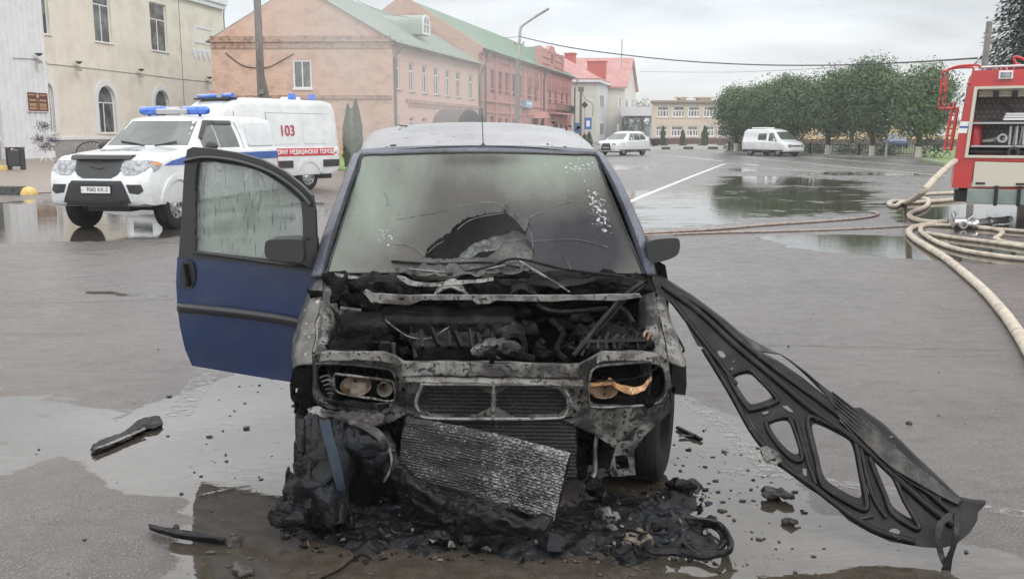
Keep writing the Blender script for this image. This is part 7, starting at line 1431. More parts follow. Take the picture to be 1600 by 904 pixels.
glump(1030, 826, .05, .028, (1.3, .5, 1), .3, 'bulb_cap', 'soot_metal', hh)
rk = random.Random(5)
for k, (px, py, r_, mt_, lb_) in enumerate([(1000, 842, .045, 'clinker', 'scorched tan foam lump on the black crust below the front end'), (950, 812, .05, 'ash_metal', 'grey brown clinker lump on the crust under the fallen condenser'), (740, 846, .035, 'melt', None), (1062, 760, .05, 'melt', None), (860, 850, .04, 'melt', None), (690, 840, .03, 'melt', None)]):
    o = glump(px, py, .04, r_, (1.3, 1, .8), 1.1, 'charred_lump', mt_, None); o.parent = None; o.matrix_parent_inverse.identity(); tag(o, lb_ or {740: 'black clinker lump near the middle of the melted crust', 1062: 'black melted lump next to the right front tyre', 860: 'black melted lump at the front edge of the crust', 690: 'small melted lump at the left front of the crust'}[px], 'lump')
# loose pieces
s1 = gthing('charred_bracket', 'long charred bracket lying on the wet asphalt left of the wreck', 'bracket', 198, 680)
gsheet([[(140, 706, .01), (150, 690, .012), (190, 676, .012), (215, 657, .016), (240, 649, .02), (252, 652, .02)], [(143, 700, .02), (155, 696, .028), (195, 682, .026), (220, 666, .03), (240, 658, .028), (254, 660, .02)], [(145, 710, .01), (160, 702, .02), (200, 687, .015), (225, 672, .02), (243, 668, .02), (254, 665, .01)]], 'bent_plate', 'soot_metal', s1, nsub=10, crump=.008, cs=26, th=.005, cr2=.005)
gsheet([[(146, 700, .032), (190, 683, .030), (225, 667, .034)], [(148, 703, .028), (192, 686, .026), (228, 670, .03)]], 'plate_edge', 'pale_ash', s1, nsub=8, crump=.004, cs=12, th=.004)
s2 = gthing('charred_strip', 'curved charred trim strip lying in the puddle near the bottom left', 'strip', 300, 832)
gsheet([[(232, 819, .03), (270, 826, .03), (320, 834, .028), (352, 840, .02)], [(233, 823, .045), (270, 831, .045), (320, 839, .04), (353, 844, .03)], [(235, 827, .01), (270, 838, .01), (320, 846, .01), (352, 850, .01)]], 'strip', 'melt', s2, nsub=10, crump=.005, cs=12, th=.006)
def gl_piece(px, py, r_, sc, label, nm='charred_piece', mt_='asphalt_bit', cat='debris', grp=None):
    o = glump(px, py, r_*.5, r_, sc, 1.2, nm, mt_, None, 16, 10); o.parent = None; o.matrix_parent_inverse.identity(); return tag(o, label, cat, grp)
gl_piece(368, 846, .028, (1, 1, .8), 'chunk of char at the right end of the curved strip'); gl_piece(275, 823, .012, (1, 1, 1.2), 'small chip standing on the curved strip at bottom left')
gl_piece(378, 890, .03, (1.4, 1, .5), 'flat black chunk at the bottom edge left of the wreck')
gl_piece(1212, 772, .05, (1.5, .9, .35), 'wide ragged black flake in the puddle under the hanging bonnet'); gl_piece(1236, 815, .032, (1.2, .9, .5), 'small ragged black flake nearer than the wide one under the bonnet')
gl_piece(1075, 680, .03, (2, .7, .4), 'dark flake beside the right front tyre'); gl_piece(1421, 660, .013, (1, 1, .6), 'tiny grey stone on the asphalt above the bonnet'); gl_piece(1467, 648, .012, (1.2, 1, .6), 'tiny pale leaf scrap right of the grey stone'); gl_piece(385, 668, .014, (1.3, 1, .5), 'small black chip below the open blue door'); gl_piece(1232, 541, .012, (1, 1, .7), 'small pebble near the upper edge of the bonnet')
st3 = gthing('thin_stick', 'thin pale stick floating on the dark puddle left of the wreck', 'stick', 350, 768); global_pts = [gp(*q, .012) for q in ((308, 774), (340, 767), (365, 762), (392, 758))]; mb = MB(); mb.tube(spline(global_pts, 5), .0045, 6, jit=.5); wb(mb, 'stick', 'pale_ash', st3)
st4 = gthing('charred_bar', 'short charred bar lying on the asphalt right of the front wheel', 'bar', 1078, 678); mb = MB(); mb.bar(gp(1058, 667, .012), gp(1096, 686, .012), .022, .016); wb(mb, 'bar', 'soot_metal', st4, bevel=.003)
st5 = gthing('burnt_wire_piece', 'thin black wire lying in front of the melted crust', 'wire', 540, 880); mb = MB(); mb.tube(spline([gp(*q, .01) for q in ((500, 904), (530, 890), (548, 876), (566, 866), (580, 872))], 6), .004, 6); wb(mb, 'wire', 'soot', st5)
mb = MB(); rk = random.Random(21)
for i in range(900):
    t = rk.random()
    if t < .55: px, py = rk.gauss(1010, 130), rk.uniform(700, 900)
    elif t < .8: px, py = rk.gauss(430, 110), rk.uniform(600, 900)
    elif t < .9: px, py = rk.gauss(1130, 60), rk.uniform(620, 800)
    else: px, py = rk.uniform(20, 1590), rk.uniform(430, 900)
    if py > 903: continue
    r_ = .0018+.009*rk.random()**4; mb.ball(gp(px, py, r_*.4), r_, 6, 4, (rk.uniform(.8, 2.2), rk.uniform(.8, 1.4), .5), .9)
tag(mb.build('char_crumbs', M['asphalt_bit'], smooth=30), 'fine black crumbs scattered over the wet asphalt around the wreck', 'crumbs', kind='stuff')

FM = [M['melt'], M['soot_metal'], M['ash_metal'], M['clinker'], M['blue_plastic']]
mb = MB(); rk = random.Random(77)
for i in range(520):
    px, py = rk.uniform(440, 1125), rk.uniform(765, 880); q = gp(px, py); d_ = distpoly(q.x, q.y, HP); ins = inpoly(q.x, q.y, HP)
    if not ins and d_ > .08: continue
    z_ = (.03+.05*min(1, d_/.12)*rk.random()) if ins else .006; s_ = .005+.028*rk.random()**2.4; mi = rk.choice([0, 0, 0, 0, 1, 1, 1, 2, 3, 4] if s_ < .03 else [0, 0, 1]); c0 = Vector((q.x, q.y, z_)); a1 = Vector((rk.gauss(0, 1), rk.gauss(0, 1), rk.gauss(0, .28))).normalized(); a2 = a1.cross(Vector((rk.gauss(0, .4), rk.gauss(0, .4), 1))).normalized(); nn = a1.cross(a2); m_ = rk.randint(5, 8)
    P = [c0+(a1*math.cos(6.283*k/m_)*rk.uniform(.5, 1.2)+a2*math.sin(6.283*k/m_)*rk.uniform(.3, .9))*s_+nn*s_*rk.uniform(-.2, .2) for k in range(m_)]
    mb.prism(P, nn*.003, mi)
tag(mb.build('melted_flakes', FM), 'curled black flakes and scraps lying on the melted crust', 'flakes', kind='stuff')
for k in range(9):
    px, py = rk.uniform(560, 1060), rk.uniform(800, 862); P = []
    for j in range(5): P.append(gp(px+j*rk.uniform(8, 26)-30, py+rk.uniform(-10, 10), .05+.03*rk.random()))
    mb = MB(); mb.tube(spline(P, 5), rk.choice([.003, .004, .006]), 6, jit=.4); wb(mb, 'burnt_wire', 'soot_metal', hh if px > 1000 else ml)

for k in range(7): lump_ = glump(150+k*14, 708-k*6.2, .008, .012, (1.2, .8, .9), .9, 'melted_tooth', 'soot', s1, 10, 7)
# ---------------------------------------------------------------- trees and plants
def leaves(mb, c, rad, n_, size, rg, clump=26, shell=.55, drop=.0, shape=None):
    """leaf faces in clumps through the crown volume; gaps left between clumps"""
    k = 0; c = Vector(c)
    while k < n_:
        while True:
            d = Vector((rg.gauss(0, 1), rg.gauss(0, 1), rg.gauss(0, 1))).normalized(); r_ = (shell+(1-shell)*rg.random())**.5 if rg.random() < .8 else rg.random()
            cc = Vector((d.x*rad[0]*r_, d.y*rad[1]*r_, d.z*rad[2]*r_))
            if shape is None or shape(cc): break
        bump = 1+.22*noise.noise(d*2.6+c); cc = c+cc*bump; cr = rg.uniform(.5, 1.25)*size*4.2
        for _ in range(clump):
            o = Vector((rg.gauss(0, 1), rg.gauss(0, 1), rg.gauss(0, .7)))*cr*.5; p = cc+o; nn = (o.normalized()+d*.5+Vector((rg.uniform(-1, 1), rg.uniform(-1, 1), rg.uniform(-.3, 1)))*.8).normalized()
            a = nn.cross(Vector((rg.random(), rg.random(), rg.random()))).normalized(); b_ = nn.cross(a); s = size*rg.uniform(.6, 1.2)
            mb.add([p-a*s*.5, p+b_*s*.28, p+a*s*.6, p-b_*s*.28], [(0, 1, 2, 3)]); k += 1
    return mb
class FB(MB):
    def build(s, name, mt_, parent=None):
        me = bpy.data.meshes.new(name); me.from_pydata([tuple(v) for v in s.v], [], s.f); return link(name, me, mt_, parent)
def trunk(mb, h, r_, rg, limbs=5, top=None, spread=1.2):
    mb.tube([(0, 0, -.1), (.03, .02, h*.4), (-.02, .03, h*.8), (0, 0, h)], [r_*1.25, r_, r_*.9, r_*.7], 9, jit=.15)
    for k in range(limbs):
        a = 2*math.pi*k/limbs+rg.random(); hh = h*(.8+.2*rg.random()); e_ = Vector((math.cos(a)*spread, math.sin(a)*spread, h+spread*rg.uniform(.8, 1.6)))
        mb.tube([(0, 0, hh), e_*.5+Vector((0, 0, hh*.5)), e_], [r_*.6, r_*.4, r_*.12], 6)
    return mb
tg = random.Random(2)
def park_tree(px, py, top, wpx, label, seed, lean=0):
    p = gp(px, py); k = F/(p.y*cp-(-H)*0); sc = p.y/F; ht = (py-top)*sc*.97; rw = wpx*.52*sc; rg = random.Random(seed)
    t = thing('park_tree', label, 'tree', (p.x, p.y, 0), 0, 'clipped round trees along the kerb')
    mb = MB(); mb.v = []; trunk(mb, 1.9, .16, rg, 5, spread=rw*.5); mb.build('trunk', M['bark'], t, smooth=50)
    m2 = MB(); m2.tube([(0, 0, 0), (.0, .0, .75)], [.215, .185], 10); m2.build('whitewash_band', M['whitewash'], t, smooth=50)
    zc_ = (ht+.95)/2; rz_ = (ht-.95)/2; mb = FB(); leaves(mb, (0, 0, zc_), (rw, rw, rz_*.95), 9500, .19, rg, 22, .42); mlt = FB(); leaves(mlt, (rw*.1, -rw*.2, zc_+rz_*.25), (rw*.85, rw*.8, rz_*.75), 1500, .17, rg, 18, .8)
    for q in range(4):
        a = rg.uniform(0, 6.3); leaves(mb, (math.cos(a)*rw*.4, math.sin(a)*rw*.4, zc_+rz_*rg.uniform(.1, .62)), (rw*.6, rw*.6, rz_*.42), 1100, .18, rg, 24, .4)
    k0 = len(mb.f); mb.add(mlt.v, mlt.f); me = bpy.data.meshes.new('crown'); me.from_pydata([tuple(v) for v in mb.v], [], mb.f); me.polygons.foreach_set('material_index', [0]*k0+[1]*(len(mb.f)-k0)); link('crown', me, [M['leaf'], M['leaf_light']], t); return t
for a in [(1150, 238.5, 134, 62, 'park tree at the left end of the row, left of the white van', 1), (1192, 240, 128, 66, 'park tree directly behind the white van', 2), (1240, 242, 116, 74, 'park tree second to the right of the white van', 3), (1293, 243.5, 108, 82, 'broad park tree in the middle of the row with a lighter green crown', 4), (1362, 245.5, 92, 78, 'tallest park tree, its top reaching highest in the row', 5), (1434, 248, 100, 88, 'park tree at the right end of the row beside the fire engine', 6), (1216, 236, 124, 70, 'park tree in the back row behind the white van roof', 7), (1330, 239, 112, 70, 'park tree in the back row left of the tallest one', 8)]:
    park_tree(*a)
# big dark spruce upper right
p = at(1608, 206, 44); sp_ = thing('dark_spruce', 'tall dark conifer behind the fire engine at the top right corner', 'tree', (p.x, 44, 0)); rg = random.Random(9)
mb = MB(); mb.tube([(0, 0, 0), (.1, 0, 6), (0, 0, 13)], [.28, .2, .05], 9); mb.build('trunk', M['bark'], sp_, smooth=50)
mb = FB(); tb_ = MB()
for lv in range(26):
    z = 3.2+lv*.36; rl_ = max(.5, 3.5*(1-(z-3.2)/12))*rg.uniform(.75, 1.1)
    for k in range(9):
        a = 2*math.pi*k/9+rg.random()*.6; d = Vector((math.cos(a), math.sin(a), 0)); L0 = rl_*rg.uniform(.7, 1.1)
        for q in range(9):
            t_ = (q+1)/9; c0 = d*L0*t_+Vector((0, 0, z+.25*t_-.5*t_*t_))
            for _ in range(16):
                o = Vector((rg.gauss(0, .17), rg.gauss(0, .17), rg.gauss(-.05, .14))); p_ = c0+o; a_ = (d+Vector((rg.uniform(-.8, .8), rg.uniform(-.8, .8), rg.uniform(-.6, .1)))).normalized(); b_ = a_.cross(Vector((0, 0, 1))).normalized(); s_ = .30
                mb.add([p_-a_*s_*.5, p_+b_*s_*.22, p_+a_*s_*.6, p_-b_*s_*.22], [(0, 1, 2, 3)])
mb.build('crown', M['leaf_dark'], sp_)
def thuja(px, py, top, wpx, Z, label, seed, n_=2600, size=.11, twin=None, dark='thuja'):
    p = at(px, 206, Z); sc = Z/F; h = 1.66+(206-top)*sc; w_ = wpx*sc*.5; rg = random.Random(seed); t = thing('thuja', label, 'shrub', (p.x, Z, 0), 0, 'columnar thujas around the square')
    mb = MB(); mb.tube([(0, 0, -.1), (0, 0, h*.7)], [.07, .03], 6); mb.build('trunk', M['bark'], t)
    mb = FB()
    def cone(cx, hh, ww, nn):
        for _ in range(nn):
            u = rg.random(); z = .1+u*(hh-.1); pr = ww*min(1, (1-u)*2.4)**.8*min(1, .75+u*1.4)*(1+.2*noise.noise(Vector((z*1.6, cx, seed)))); a = rg.uniform(0, 6.283); r_ = pr*rg.uniform(.72, 1.05); d = Vector((math.cos(a), math.sin(a), 0)); p_ = Vector((cx, 0, z))+d*r_
            ax_ = (Vector((0, 0, 1))+d*.5+Vector((rg.uniform(-.4, .4), rg.uniform(-.4, .4), 0))).normalized(); b_ = ax_.cross(d+Vector((.1, rg.uniform(-.8, .8), rg.uniform(-.8, .8)))).normalized(); s_ = size*rg.uniform(.7, 1.3); mb.add([p_-ax_*s_*.5, p_+b_*s_*.35, p_+ax_*s_*.7, p_-b_*s_*.35], [(0, 1, 2, 3)])
    if twin: cone(-w_*.42, h*.93, w_*.62, n_//2); cone(w_*.38, h, w_*.64, n_//2)
    else: cone(0, h, w_, n_)
    m3 = MB(); m3.ball((0, 0, h*.45), 1, 8, 8, (w_*.62, w_*.62, h*.44)); m3.build('inner_twigs', M[dark], t)
    mb.build('foliage', M[dark], t)
thuja(551, 258, 157, 30, 43, 'big twin pointed thuja between the ambulance and the wreck', 1, 6500, .085, True)
thuja(753, 200, 178, 16, 88, 'thuja at the drainpipe between the orange and pink brick houses', 2, 1800); thuja(848, 200, 185, 12, 118, 'thuja in front of the pink house under the blue sign', 3, 1400); thuja(869, 200, 190, 9, 120, 'small thuja under the balcony of the pink house', 4, 900)
thuja(917, 220, 206.5, 18, 66, 'low bushy thuja left of the white SUV, behind the road sign', 5, 1600, .1, True)
for px, tp, w_, lb, sd in ((1036, 197.5, 7, 'slim thuja in front of the beige office block, leftmost of its three', 6), (1067, 203, 7, 'shortest thuja in front of the beige office block', 7), (1101.5, 197, 11, 'thickest thuja in front of the beige office block', 8)): thuja(px, 226, tp, w_, 105, lb, sd, 900, .14)
def bush(px, py, Z, w_, h, label, seed, mt_='leaf_dark', cat='bush', name='bush'):
    p = at(px, 206, Z); rg = random.Random(seed); mb = FB(); leaves(mb, (0, 0, h*.48), (w_/2, .5, h*.5), int(260*w_+200), .12, rg, 14, .5); o = mb.build(name, M[mt_]); o.location = (p.x, Z, 0); return tag(o, label, cat, 'bushes behind the low fence')
for i, (px, w_) in enumerate(((1150, 2.2), (1172, 1.6), (1262, 2.4), (1280, 1.5), (1318, 1.6), (1342, 1.4), (1378, 1.8), (1392, 1.3), (1452, 1.6), (1466, 1.8))):
    bush(px, 240, 77.8-(px-1140)*.0596, w_, .95 if px < 1440 else 1.4, ['bush at the left end of the low fence', 'bush between the left fence end and the white van', 'wide bush right of the white van', 'small bush right of the wide one beside the van', 'bush left of the middle whitewashed trunks', 'bush below the gap between two crowns', 'bush left of the blue car', 'bush in front of the blue car', 'bush right of the rightmost whitewashed trunk', 'round bush close to the fire engine'][i], 30+i)
p = at(1003, 206, 175); bt = thing('distant_birch', 'pale green tree rising between the white house and the beige block', 'tree', (p.x, 175, 0)); rg = random.Random(4); mb = FB(); leaves(mb, (0, 0, 4.6), (2.2, 2, 3.3), 1500, .3, rg, 20, .3); mb.build('crown', M['leaf'], bt); mb = MB(); mb.tube([(0, 0, 0), (0, 0, 5)], .14, 6); mb.build('trunk', M['whitewash'], bt)
# low iron fence in front of the bushes
fa, fb2 = at(1140, 206, 77.), at(1442, 206, 59.); fa.z = fb2.z = 0; ff = thing('low_fence', 'low black iron fence along the kerb under the park trees', 'fence', fa, math.atan2((fb2-fa).y, (fb2-fa).x)); LL = (fb2-fa).length
mb = MB()
for z in (.25, .72): mb.bx(0, LL, -.015, .015, z, z+.03)
k = 0.0
while k < LL: mb.bx(k-.01, k+.01, -.01, .01, .2, .8); k += .22
mb.build('rail_panel', M['black_metal'], ff)
k = 0.0
while k < LL: mb = MB(); mb.bx(k-.05, k+.05, -.05, .05, 0, .9); mb.build('post', M['whitewash' if int(k/2.4) % 2 else 'black_metal'], ff); k += 2.4
# ---------------------------------------------------------------- poles, wires, signs
def pole(name, label, cat, px, Z, top, r0, r1, mt_, lean=0):
    p = at(px, 206, Z); t = thing(name, label, cat, (p.x, Z, 0)); z = 1.66+(206-top)*Z/F; mb = MB(); mb.tube([(0, 0, -.1), (lean*.5, 0, z*.5), (lean, 0, z)], [r0, (r0+r1)/2, r1], 12); mb.build('shaft', M[mt_], t, smooth=50); return t, p, z
t, p, z = pole('utility_pole', 'thick grey utility pole in front of the orange brick gable', 'pole', 411, 33, -30, .15, .125, 'wood_pole')
mb = MB(); mb.prism([(.1, -.16, 3.6), (.24, -.16, 2.9), (.26, -.16, 1.6), (.05, -.16, 1.6), (.05, -.16, 4.6)], (0, .32, 0)); mb.build('pole_brace', M['wood_pole'], t); mb = MB(); mb.bx(-.02, .14, -.22, -.13, 2.95, 3.1); mb.build('junction_box', M['concrete'], t)
ZL = 58; t, p, z = pole('street_lamp', 'tall grey street lamp with long slanted arm in front of the pink house', 'street lamp', 808, ZL, 96, .17, .13, 'concrete', .04)
def lp(px, py): q = at(px, py, ZL); return (q.x-p.x, 0, q.z)
mb = MB(); mb.tube(spline([lp(810, 98), lp(811.5, 70), lp(813, 46), lp(816, 40), lp(830, 30), lp(856, 14)], 6), [.10]*6+[.09]*25, 8); mb.build('arm', M['alu'], t, smooth=50); mb = MB(); mb.bar(lp(836, 26.5), lp(858, 13.5), .22, .10); mb.build('lamp_head', M['concrete'], t, bevel=.02)
mb = MB(); a_ = lp(811, 70); mb.bar((a_[0]-.28, -.05, a_[2]), (a_[0]+.28, -.05, a_[2]), .05, .05)
for s in (-.26, .26): mb.lathe([(0, .2), (.04, .18), (.05, .05), (.02, 0)], 8, 'z', (a_[0]+s, -.05, a_[2]))
for py_ in (95, 101): b_ = lp(810, py_); mb.lathe([(.16, -.04), (.18, 0), (.16, .04)], 10, 'z', b_)
mb.build('insulator', M['concrete'], t)
t, p9, z9 = pole('wooden_pole', 'short dark wooden pole beside the white town house', 'pole', 907, 100, 140, .16, .12, 'wood_pole'); mb = MB(); mb.bx(-.3, .3, -.1, .1, z9-.4, z9+.1); mb.build('pole_head', M['wood_pole'], t)
ts_ = thing('road_sign', 'blue road sign with a small diamond sign above it, left of the low thuja', 'sign', at(913, 206, 98)*1); ts_.location.z = 0; mb = MB(); mb.tube([(0, 0, 0), (0, 0, 4.9)], .05, 8); mb.build('post', M['alu'], ts_); sc_ = 98/F
mb = MB(); mb.bx(-.0, .75, -.05, -.02, 1.9, 3.1); mb.build('blue_panel', mat('road_sign_blue', (.05, .13, .38), .4), ts_); mb = MB(); mb.prism([(0-.35, -.07, 4.4), (0, -.07, 4.75), (.35, -.07, 4.4), (0, -.07, 4.05)], (0, .03, 0)); mb.build('diamond_panel', M['ink_black'], ts_)
mb = MB(); mb.bx(.2, .55, -.06, -.051, 2.2, 2.8); mb.build('panel_mark', M['pvc'], ts_)
tb2 = thing('parking_sign', 'small dark blue sign plate left of the wooden pole', 'sign', (at(901, 206, 101).x, 101, 0)); mb = MB(); mb.tube([(0, 0, 0), (0, 0, 2.7)], .04, 6); mb.build('post', M['alu'], tb2); mb = MB(); mb.bx(-.2, .25, -.06, -.02, 1.5, 2.6); mb.build('plate', M['car_blue'], tb2)
t, pr_, zr_ = pole('leaning_pole', 'grey pole standing behind the fire engine ladder', 'pole', 1524, 30, 42, .11, .09, 'concrete', .16)
mb = MB(); mb.tube([(.1, -.12, 3.4), (.18, -.12, 3.3)], .05, 6); mb.build('pole_clamp', M['pvc'], t)
def wire(pts, label, r_=.018):
    mb = MB(); mb.tube(spline(pts, 10), r_, 5); tag(mb.build('overhead_wire', M['black_metal']), label, 'wire', 'overhead wires')
wire([at(814, 58, 58), at(900, 76, 57), at(1040, 93, 54), at(1170, 101, 50), at(1300, 102, 44), at(1420, 97.5, 37), at(1527, 91, 30)], 'thick overhead wire sagging from the street lamp to the pole behind the fire engine', .03)
wire([at(1000, 112, 75), at(1080, 113, 72), at(1160, 112.5, 70), at(1260, 108, 68), at(1400, 99, 64)], 'thin overhead wire below the thick one above the beige block', .012)
wire([at(556, 0, 60), at(600, 20, 58), at(640, 28, 58)], 'thin overhead wire crossing above the orange roof', .015); wire([at(784, 60, 58), at(800, 58.5, 58), at(812, 58, 58)], 'short wire stub left of the street lamp', .015)
wire([Vector((p9.x, 100, z9-.1)), at(915, 155, 98), at(926, 163, 97), at(926, 182, 97)], 'cable drooping from the short wooden pole', .03)
ts3 = thing('far_lamp_post', 'thin white lamp post far away between the park tree crowns', 'lamp post', (at(1213, 206, 110).x, 110, 0)); mb = MB(); mb.tube([(0, 0, 0), (0, 0, 4)], .12, 8); mb.tube([(0, 0, 4), (0, 0, 4.5)], [.2, .25], 8); mb.build('shaft', M['whitewash'], ts3)
# ---------------------------------------------------------------- things by the cream building
def px_thing(name, label, cat, px, py, group=None): p = gp(px, py); return thing(name, label, cat, (p.x, p.y, 0.03), 0, group)
t = px_thing('litter_bin', 'square black litter bin with open lid on the pavement by the pilaster', 'litter bin', 26, 266); mb = MB(); 
for s in (-1, 1): mb.bx(s*.30-.02, s*.30+.02, -.2, .2, 0, .92)
mb.bx(-.34, .34, -.22, .22, .93, .97); mb.build('stand', M['black_metal'], t); mb = MB(); mb.prism([(-.24, -.18, .14), (.24, -.18, .14), (.27, -.2, .82), (-.27, -.2, .82)], (0, .38, 0)); mb.build('bucket', M['dark_plastic'], t, bevel=.01)
mb = MB(); mb.ball((.1, -.02, .84), .19, 12, 8, (1.2, 1, .5), .3); mb.build('rubbish_bag', mat('bag_brown', (.28, .17, .12), .7), t, smooth=50)
t = px_thing('flower_stand', 'white wire flower stand with purple petunias in front of the white pilaster', 'flower stand', 72, 252); zs = 55/F*1
pots = [(-.02, 1.85), (-.35, 1.12), (.45, 1.05), (.1, .75)]
mb = MB(); mb.tube([(0, 0, 0), (0, 0, 1.9)], .03, 6)
for i, (x, z) in enumerate(pots): mb.tube([(0, 0, z-.25), (x*.6, 0, z-.2), (x, 0, z-.16)], .022, 6)
for a in range(3): mb.tube([(0, 0, .4), (.38*math.cos(a*2.1), .3*math.sin(a*2.1), 0)], .025, 6)
mb.build('wire_frame', M['pvc'], t)
rg = random.Random(8)
for x, z in pots: mb = MB(); mb.lathe([(0, z-.2), (.14, z-.2), (.2, z), (.18, z), (0, z-.02)], 12, 'z', (x, 0, 0)); po = mb.build('pot', M['pvc'], t); mb = FB(); leaves(mb, (x, 0, z+.1), (.36, .3, .2), 420, .08, rg, 12, .3); mb.build('flowers', M['flower'], po)
t = px_thing('iron_bench', 'black iron bench with fan shaped back by the cream wall behind the police pickup', 'bench', 146, 252); mb = MB(); ca = [(-.95+.0, 0, .45)]+[(.95*math.cos(math.pi*(1-i/12))*1.0, 0, .45+.62*math.sin(math.pi*i/12)) for i in range(13)]
mb.tube(ca[1:], .035, 6)
for i in range(1, 12): mb.tube([(0.0, 0, .45), ca[i+1]], .016, 5)
mb.tube([(-.95, 0, .45), (.95, 0, .45)], .03, 6); mb.build('backrest', M['black_metal'], t); mb = MB()
for k in range(6): mb.bx(-.95, .95, -.5+k*.085, -.44+k*.085, .43, .46)
mb.build('seat', M['black_metal'], t)
for x in (-.9, .9):
    for y in (-.48, 0): mb = MB(); mb.tube([(x, y, .44), (x, y, 0)], .025, 6); mb.build('leg', M['black_metal'], t)
for px, py, r_, lb in ((45, 304, .22, 'yellow concrete half sphere at the end of the black kerb'), (2, 263, .0, '')):
    if r_: p = gp(px, py); mb = MB(); mb.lathe([(0, r_*1.0), (r_*.5, r_*.88), (r_*.85, r_*.55), (r_, .05), (r_, -.05)], 24, 'z'); o = mb.build('half_sphere', M['yellow_paint'], smooth=60); o.location = (p.x, p.y, .0); tag(o, lb, 'bollard')
p = gp(-8, 268); mb = MB(); mb.bx(-.45, .45, -.2, .2, 0, .22); o = mb.build('yellow_block', M['yellow_paint'], bevel=.02); o.location = (p.x, p.y, .03); tag(o, 'low yellow painted block on the pavement at the left edge', 'block')
p = at(357, 146, 60); t = thing('round_sign', 'round no entry style sign with brown plate behind the ambulance roof', 'sign', (at(337, 206, 50).x, 50, 0)); mb = MB(); mb.tube([(0, 0, 0), (0, 0, 3.7)], .04, 8); mb.build('post', M['alu'], t); mb = MB(); mb.lathe([(0, -.05), (.26, -.05), (.26, -.02), (0, -.02)], 18, 'y', (0, 0, 3.55)); mb.build('disc', M['pink_trim'], t); mb = MB(); mb.bx(-.5, -.1, -.04, -.01, 3.3, 3.55); mb.build('plate', M['frame_brown'], t)
p = at(349, 146, 52); o = None
# planter tub by the portico
p = at(1029, 206, 112); t = thing('dark_planter', 'large dark planter tub in front of the beige block', 'planter', (p.x, 112, 0)); mb = MB(); mb.lathe([(0, 0), (.7, 0), (1.05, .8), (.95, .8), (.8, .6), (0, .6)], 18, 'z'); mb.build('tub', M['dark_plastic'], t, smooth=40)
# ---------------------------------------------------------------- fire hoses and couplings
def hose(px, r_, label, mt_='hose', z=None, ends=()):
    P = []
    for q in px:
        if len(q) == 2: p = gp(q[0], q[1], r_*.8)
        else: p = at(q[0], q[1], q[2])
        P.append(p)
    t = thing('fire_hose', label, 'hose', (P[0].x, P[0].y, 0), 0, 'fire hoses on the wet square'); mb = MB(); S = spline(P, 9)
    for p in S: p.z = max(p.z, r_*.75)
    mb.tube(S, r_, 12, jit=.08, flat=.85); mb.build('hose_tube', M[mt_], t, True, 60)
    for e_ in ends:
        m2 = MB(); m2.tube([S[e_], S[e_+1 if e_ >= 0 else e_-1]], r_*1.25, 12); m2.build('end_coupling', M['alu'], t, True, 40)
    return t
hose([(1492, 252, 16.3), (1484, 258, 15.9), (1462, 278, 14.9), (1435, 306, 14.4), (1414, 317), (1398, 322), (1389, 318), (1398, 314), (1425, 316), (1463, 314), (1505, 311), (1540, 309)], .055, 'pale hose dropping from the fire engine and looping back beneath it')
hose([(1500, 301), (1470, 302), (1442, 304), (1437, 308), (1450, 312), (1449, 320), (1440, 326), (1424, 332), (1422, 338), (1432, 343), (1455, 347), (1478, 346)], .055, 'pale wavy hose curling to the brass branch coupling', ends=(-1,))
hose([(1462, 349), (1440, 352), (1425, 356), (1420, 362), (1428, 372), (1450, 386), (1476, 402), (1504, 424), (1534, 450), (1560, 478), (1582, 506), (1606, 545), (1640, 610)], .052, 'thick pale hose running down the right edge of the picture towards the camera')
hose([(1680, 405), (1600, 404), (1540, 397), (1500, 390), (1468, 380), (1444, 366), (1438, 358), (1446, 352), (1480, 352), (1520, 354), (1550, 357), (1566, 362), (1560, 369), (1556, 373), (1580, 380), (1640, 386)], .04, 'pale hose forming the wide loop on the puddle below the couplings')
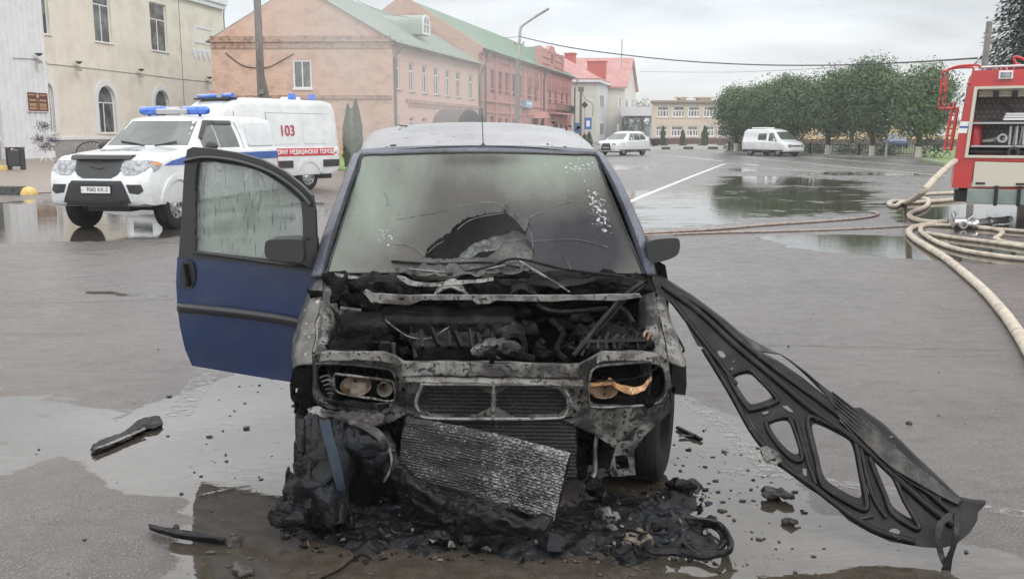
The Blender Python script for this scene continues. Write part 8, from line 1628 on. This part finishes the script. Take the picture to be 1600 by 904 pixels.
hose([(1640, 391), (1590, 384), (1540, 377), (1490, 371), (1448, 364)], .038, 'straight hose length lying across the inside of the wide loop'); hose([(1660, 364), (1600, 361), (1560, 358), (1530, 356)], .038, 'far hose length along the top of the wide loop')
hose([(925, 371), (1000, 368.5), (1100, 364), (1200, 361.5), (1300, 358.5), (1380, 355), (1460, 350)], .022, 'thin pale hose running left across the asphalt behind the wreck', 'hose_dark'); hose([(925, 368), (1000, 364.5), (1100, 359), (1200, 351), (1290, 345), (1340, 341), (1366, 337), (1372, 333), (1362, 331)], .028, 'darker hose ending in a coupling on the puddle', 'hose_dark', ends=(-1,))
def gfix(name, label, cat, build, mt_='alu'):
    mb = MB(); build(mb); return tag(mb.build(name, M[mt_], smooth=40), label, cat)
def g_(mb):
    c0 = gp(1498, 348, .1); mb.lathe([(.0, -.1), (.09, -.1), (.09, .1), (0, .1)], 14, 'x', tuple(c0))
    for dx, dy in ((.0, -.16), (.2, -.1), (.2, .1)): mb.tube([c0, c0+Vector((dx, dy, -.02))], .055, 12); mb.lathe([(.04, -.03), (.07, -.03), (.07, .03), (.04, .03)], 12, 'y' if dx == 0 else 'x', tuple(c0+Vector((dx, dy, -.02))))
    mb.tube([c0+Vector((-.1, 0, .05)), c0+Vector((-.14, 0, .16)), c0+Vector((-.10, 0, .20)), c0+Vector((-.06, 0, .16)), c0+Vector((-.08, 0, .05))], .012, 6); mb.tube([c0+Vector((.15, 0, .05)), c0+Vector((.27, 0, .14))], .015, 6)
gfix('branch_coupling', 'silver three way hose coupling with valve handles on the puddle', 'coupling', g_)
def g_(mb):
    a_, b_ = gp(1523, 349, .07), gp(1573, 342, .08); mb.tube([a_, a_.lerp(b_, .5), b_], [.075, .06, .05], 12); mb.lathe([(.05, -.03), (.09, -.03), (.09, .03), (.05, .03)], 12, 'x', tuple(a_)); mb.ball(a_.lerp(b_, .45), .085, 12, 8); mb.tube([b_, b_+Vector((.04, -.08, 0))], .06, 10); mb.tube([a_.lerp(b_, .5)+Vector((0, 0, 0)), a_.lerp(b_, .9)+Vector((0, -.14, -.02))], .04, 8)
gfix('hose_nozzle', 'grey metal foam branch pipe lying on the puddle right of the three way coupling', 'nozzle', g_)
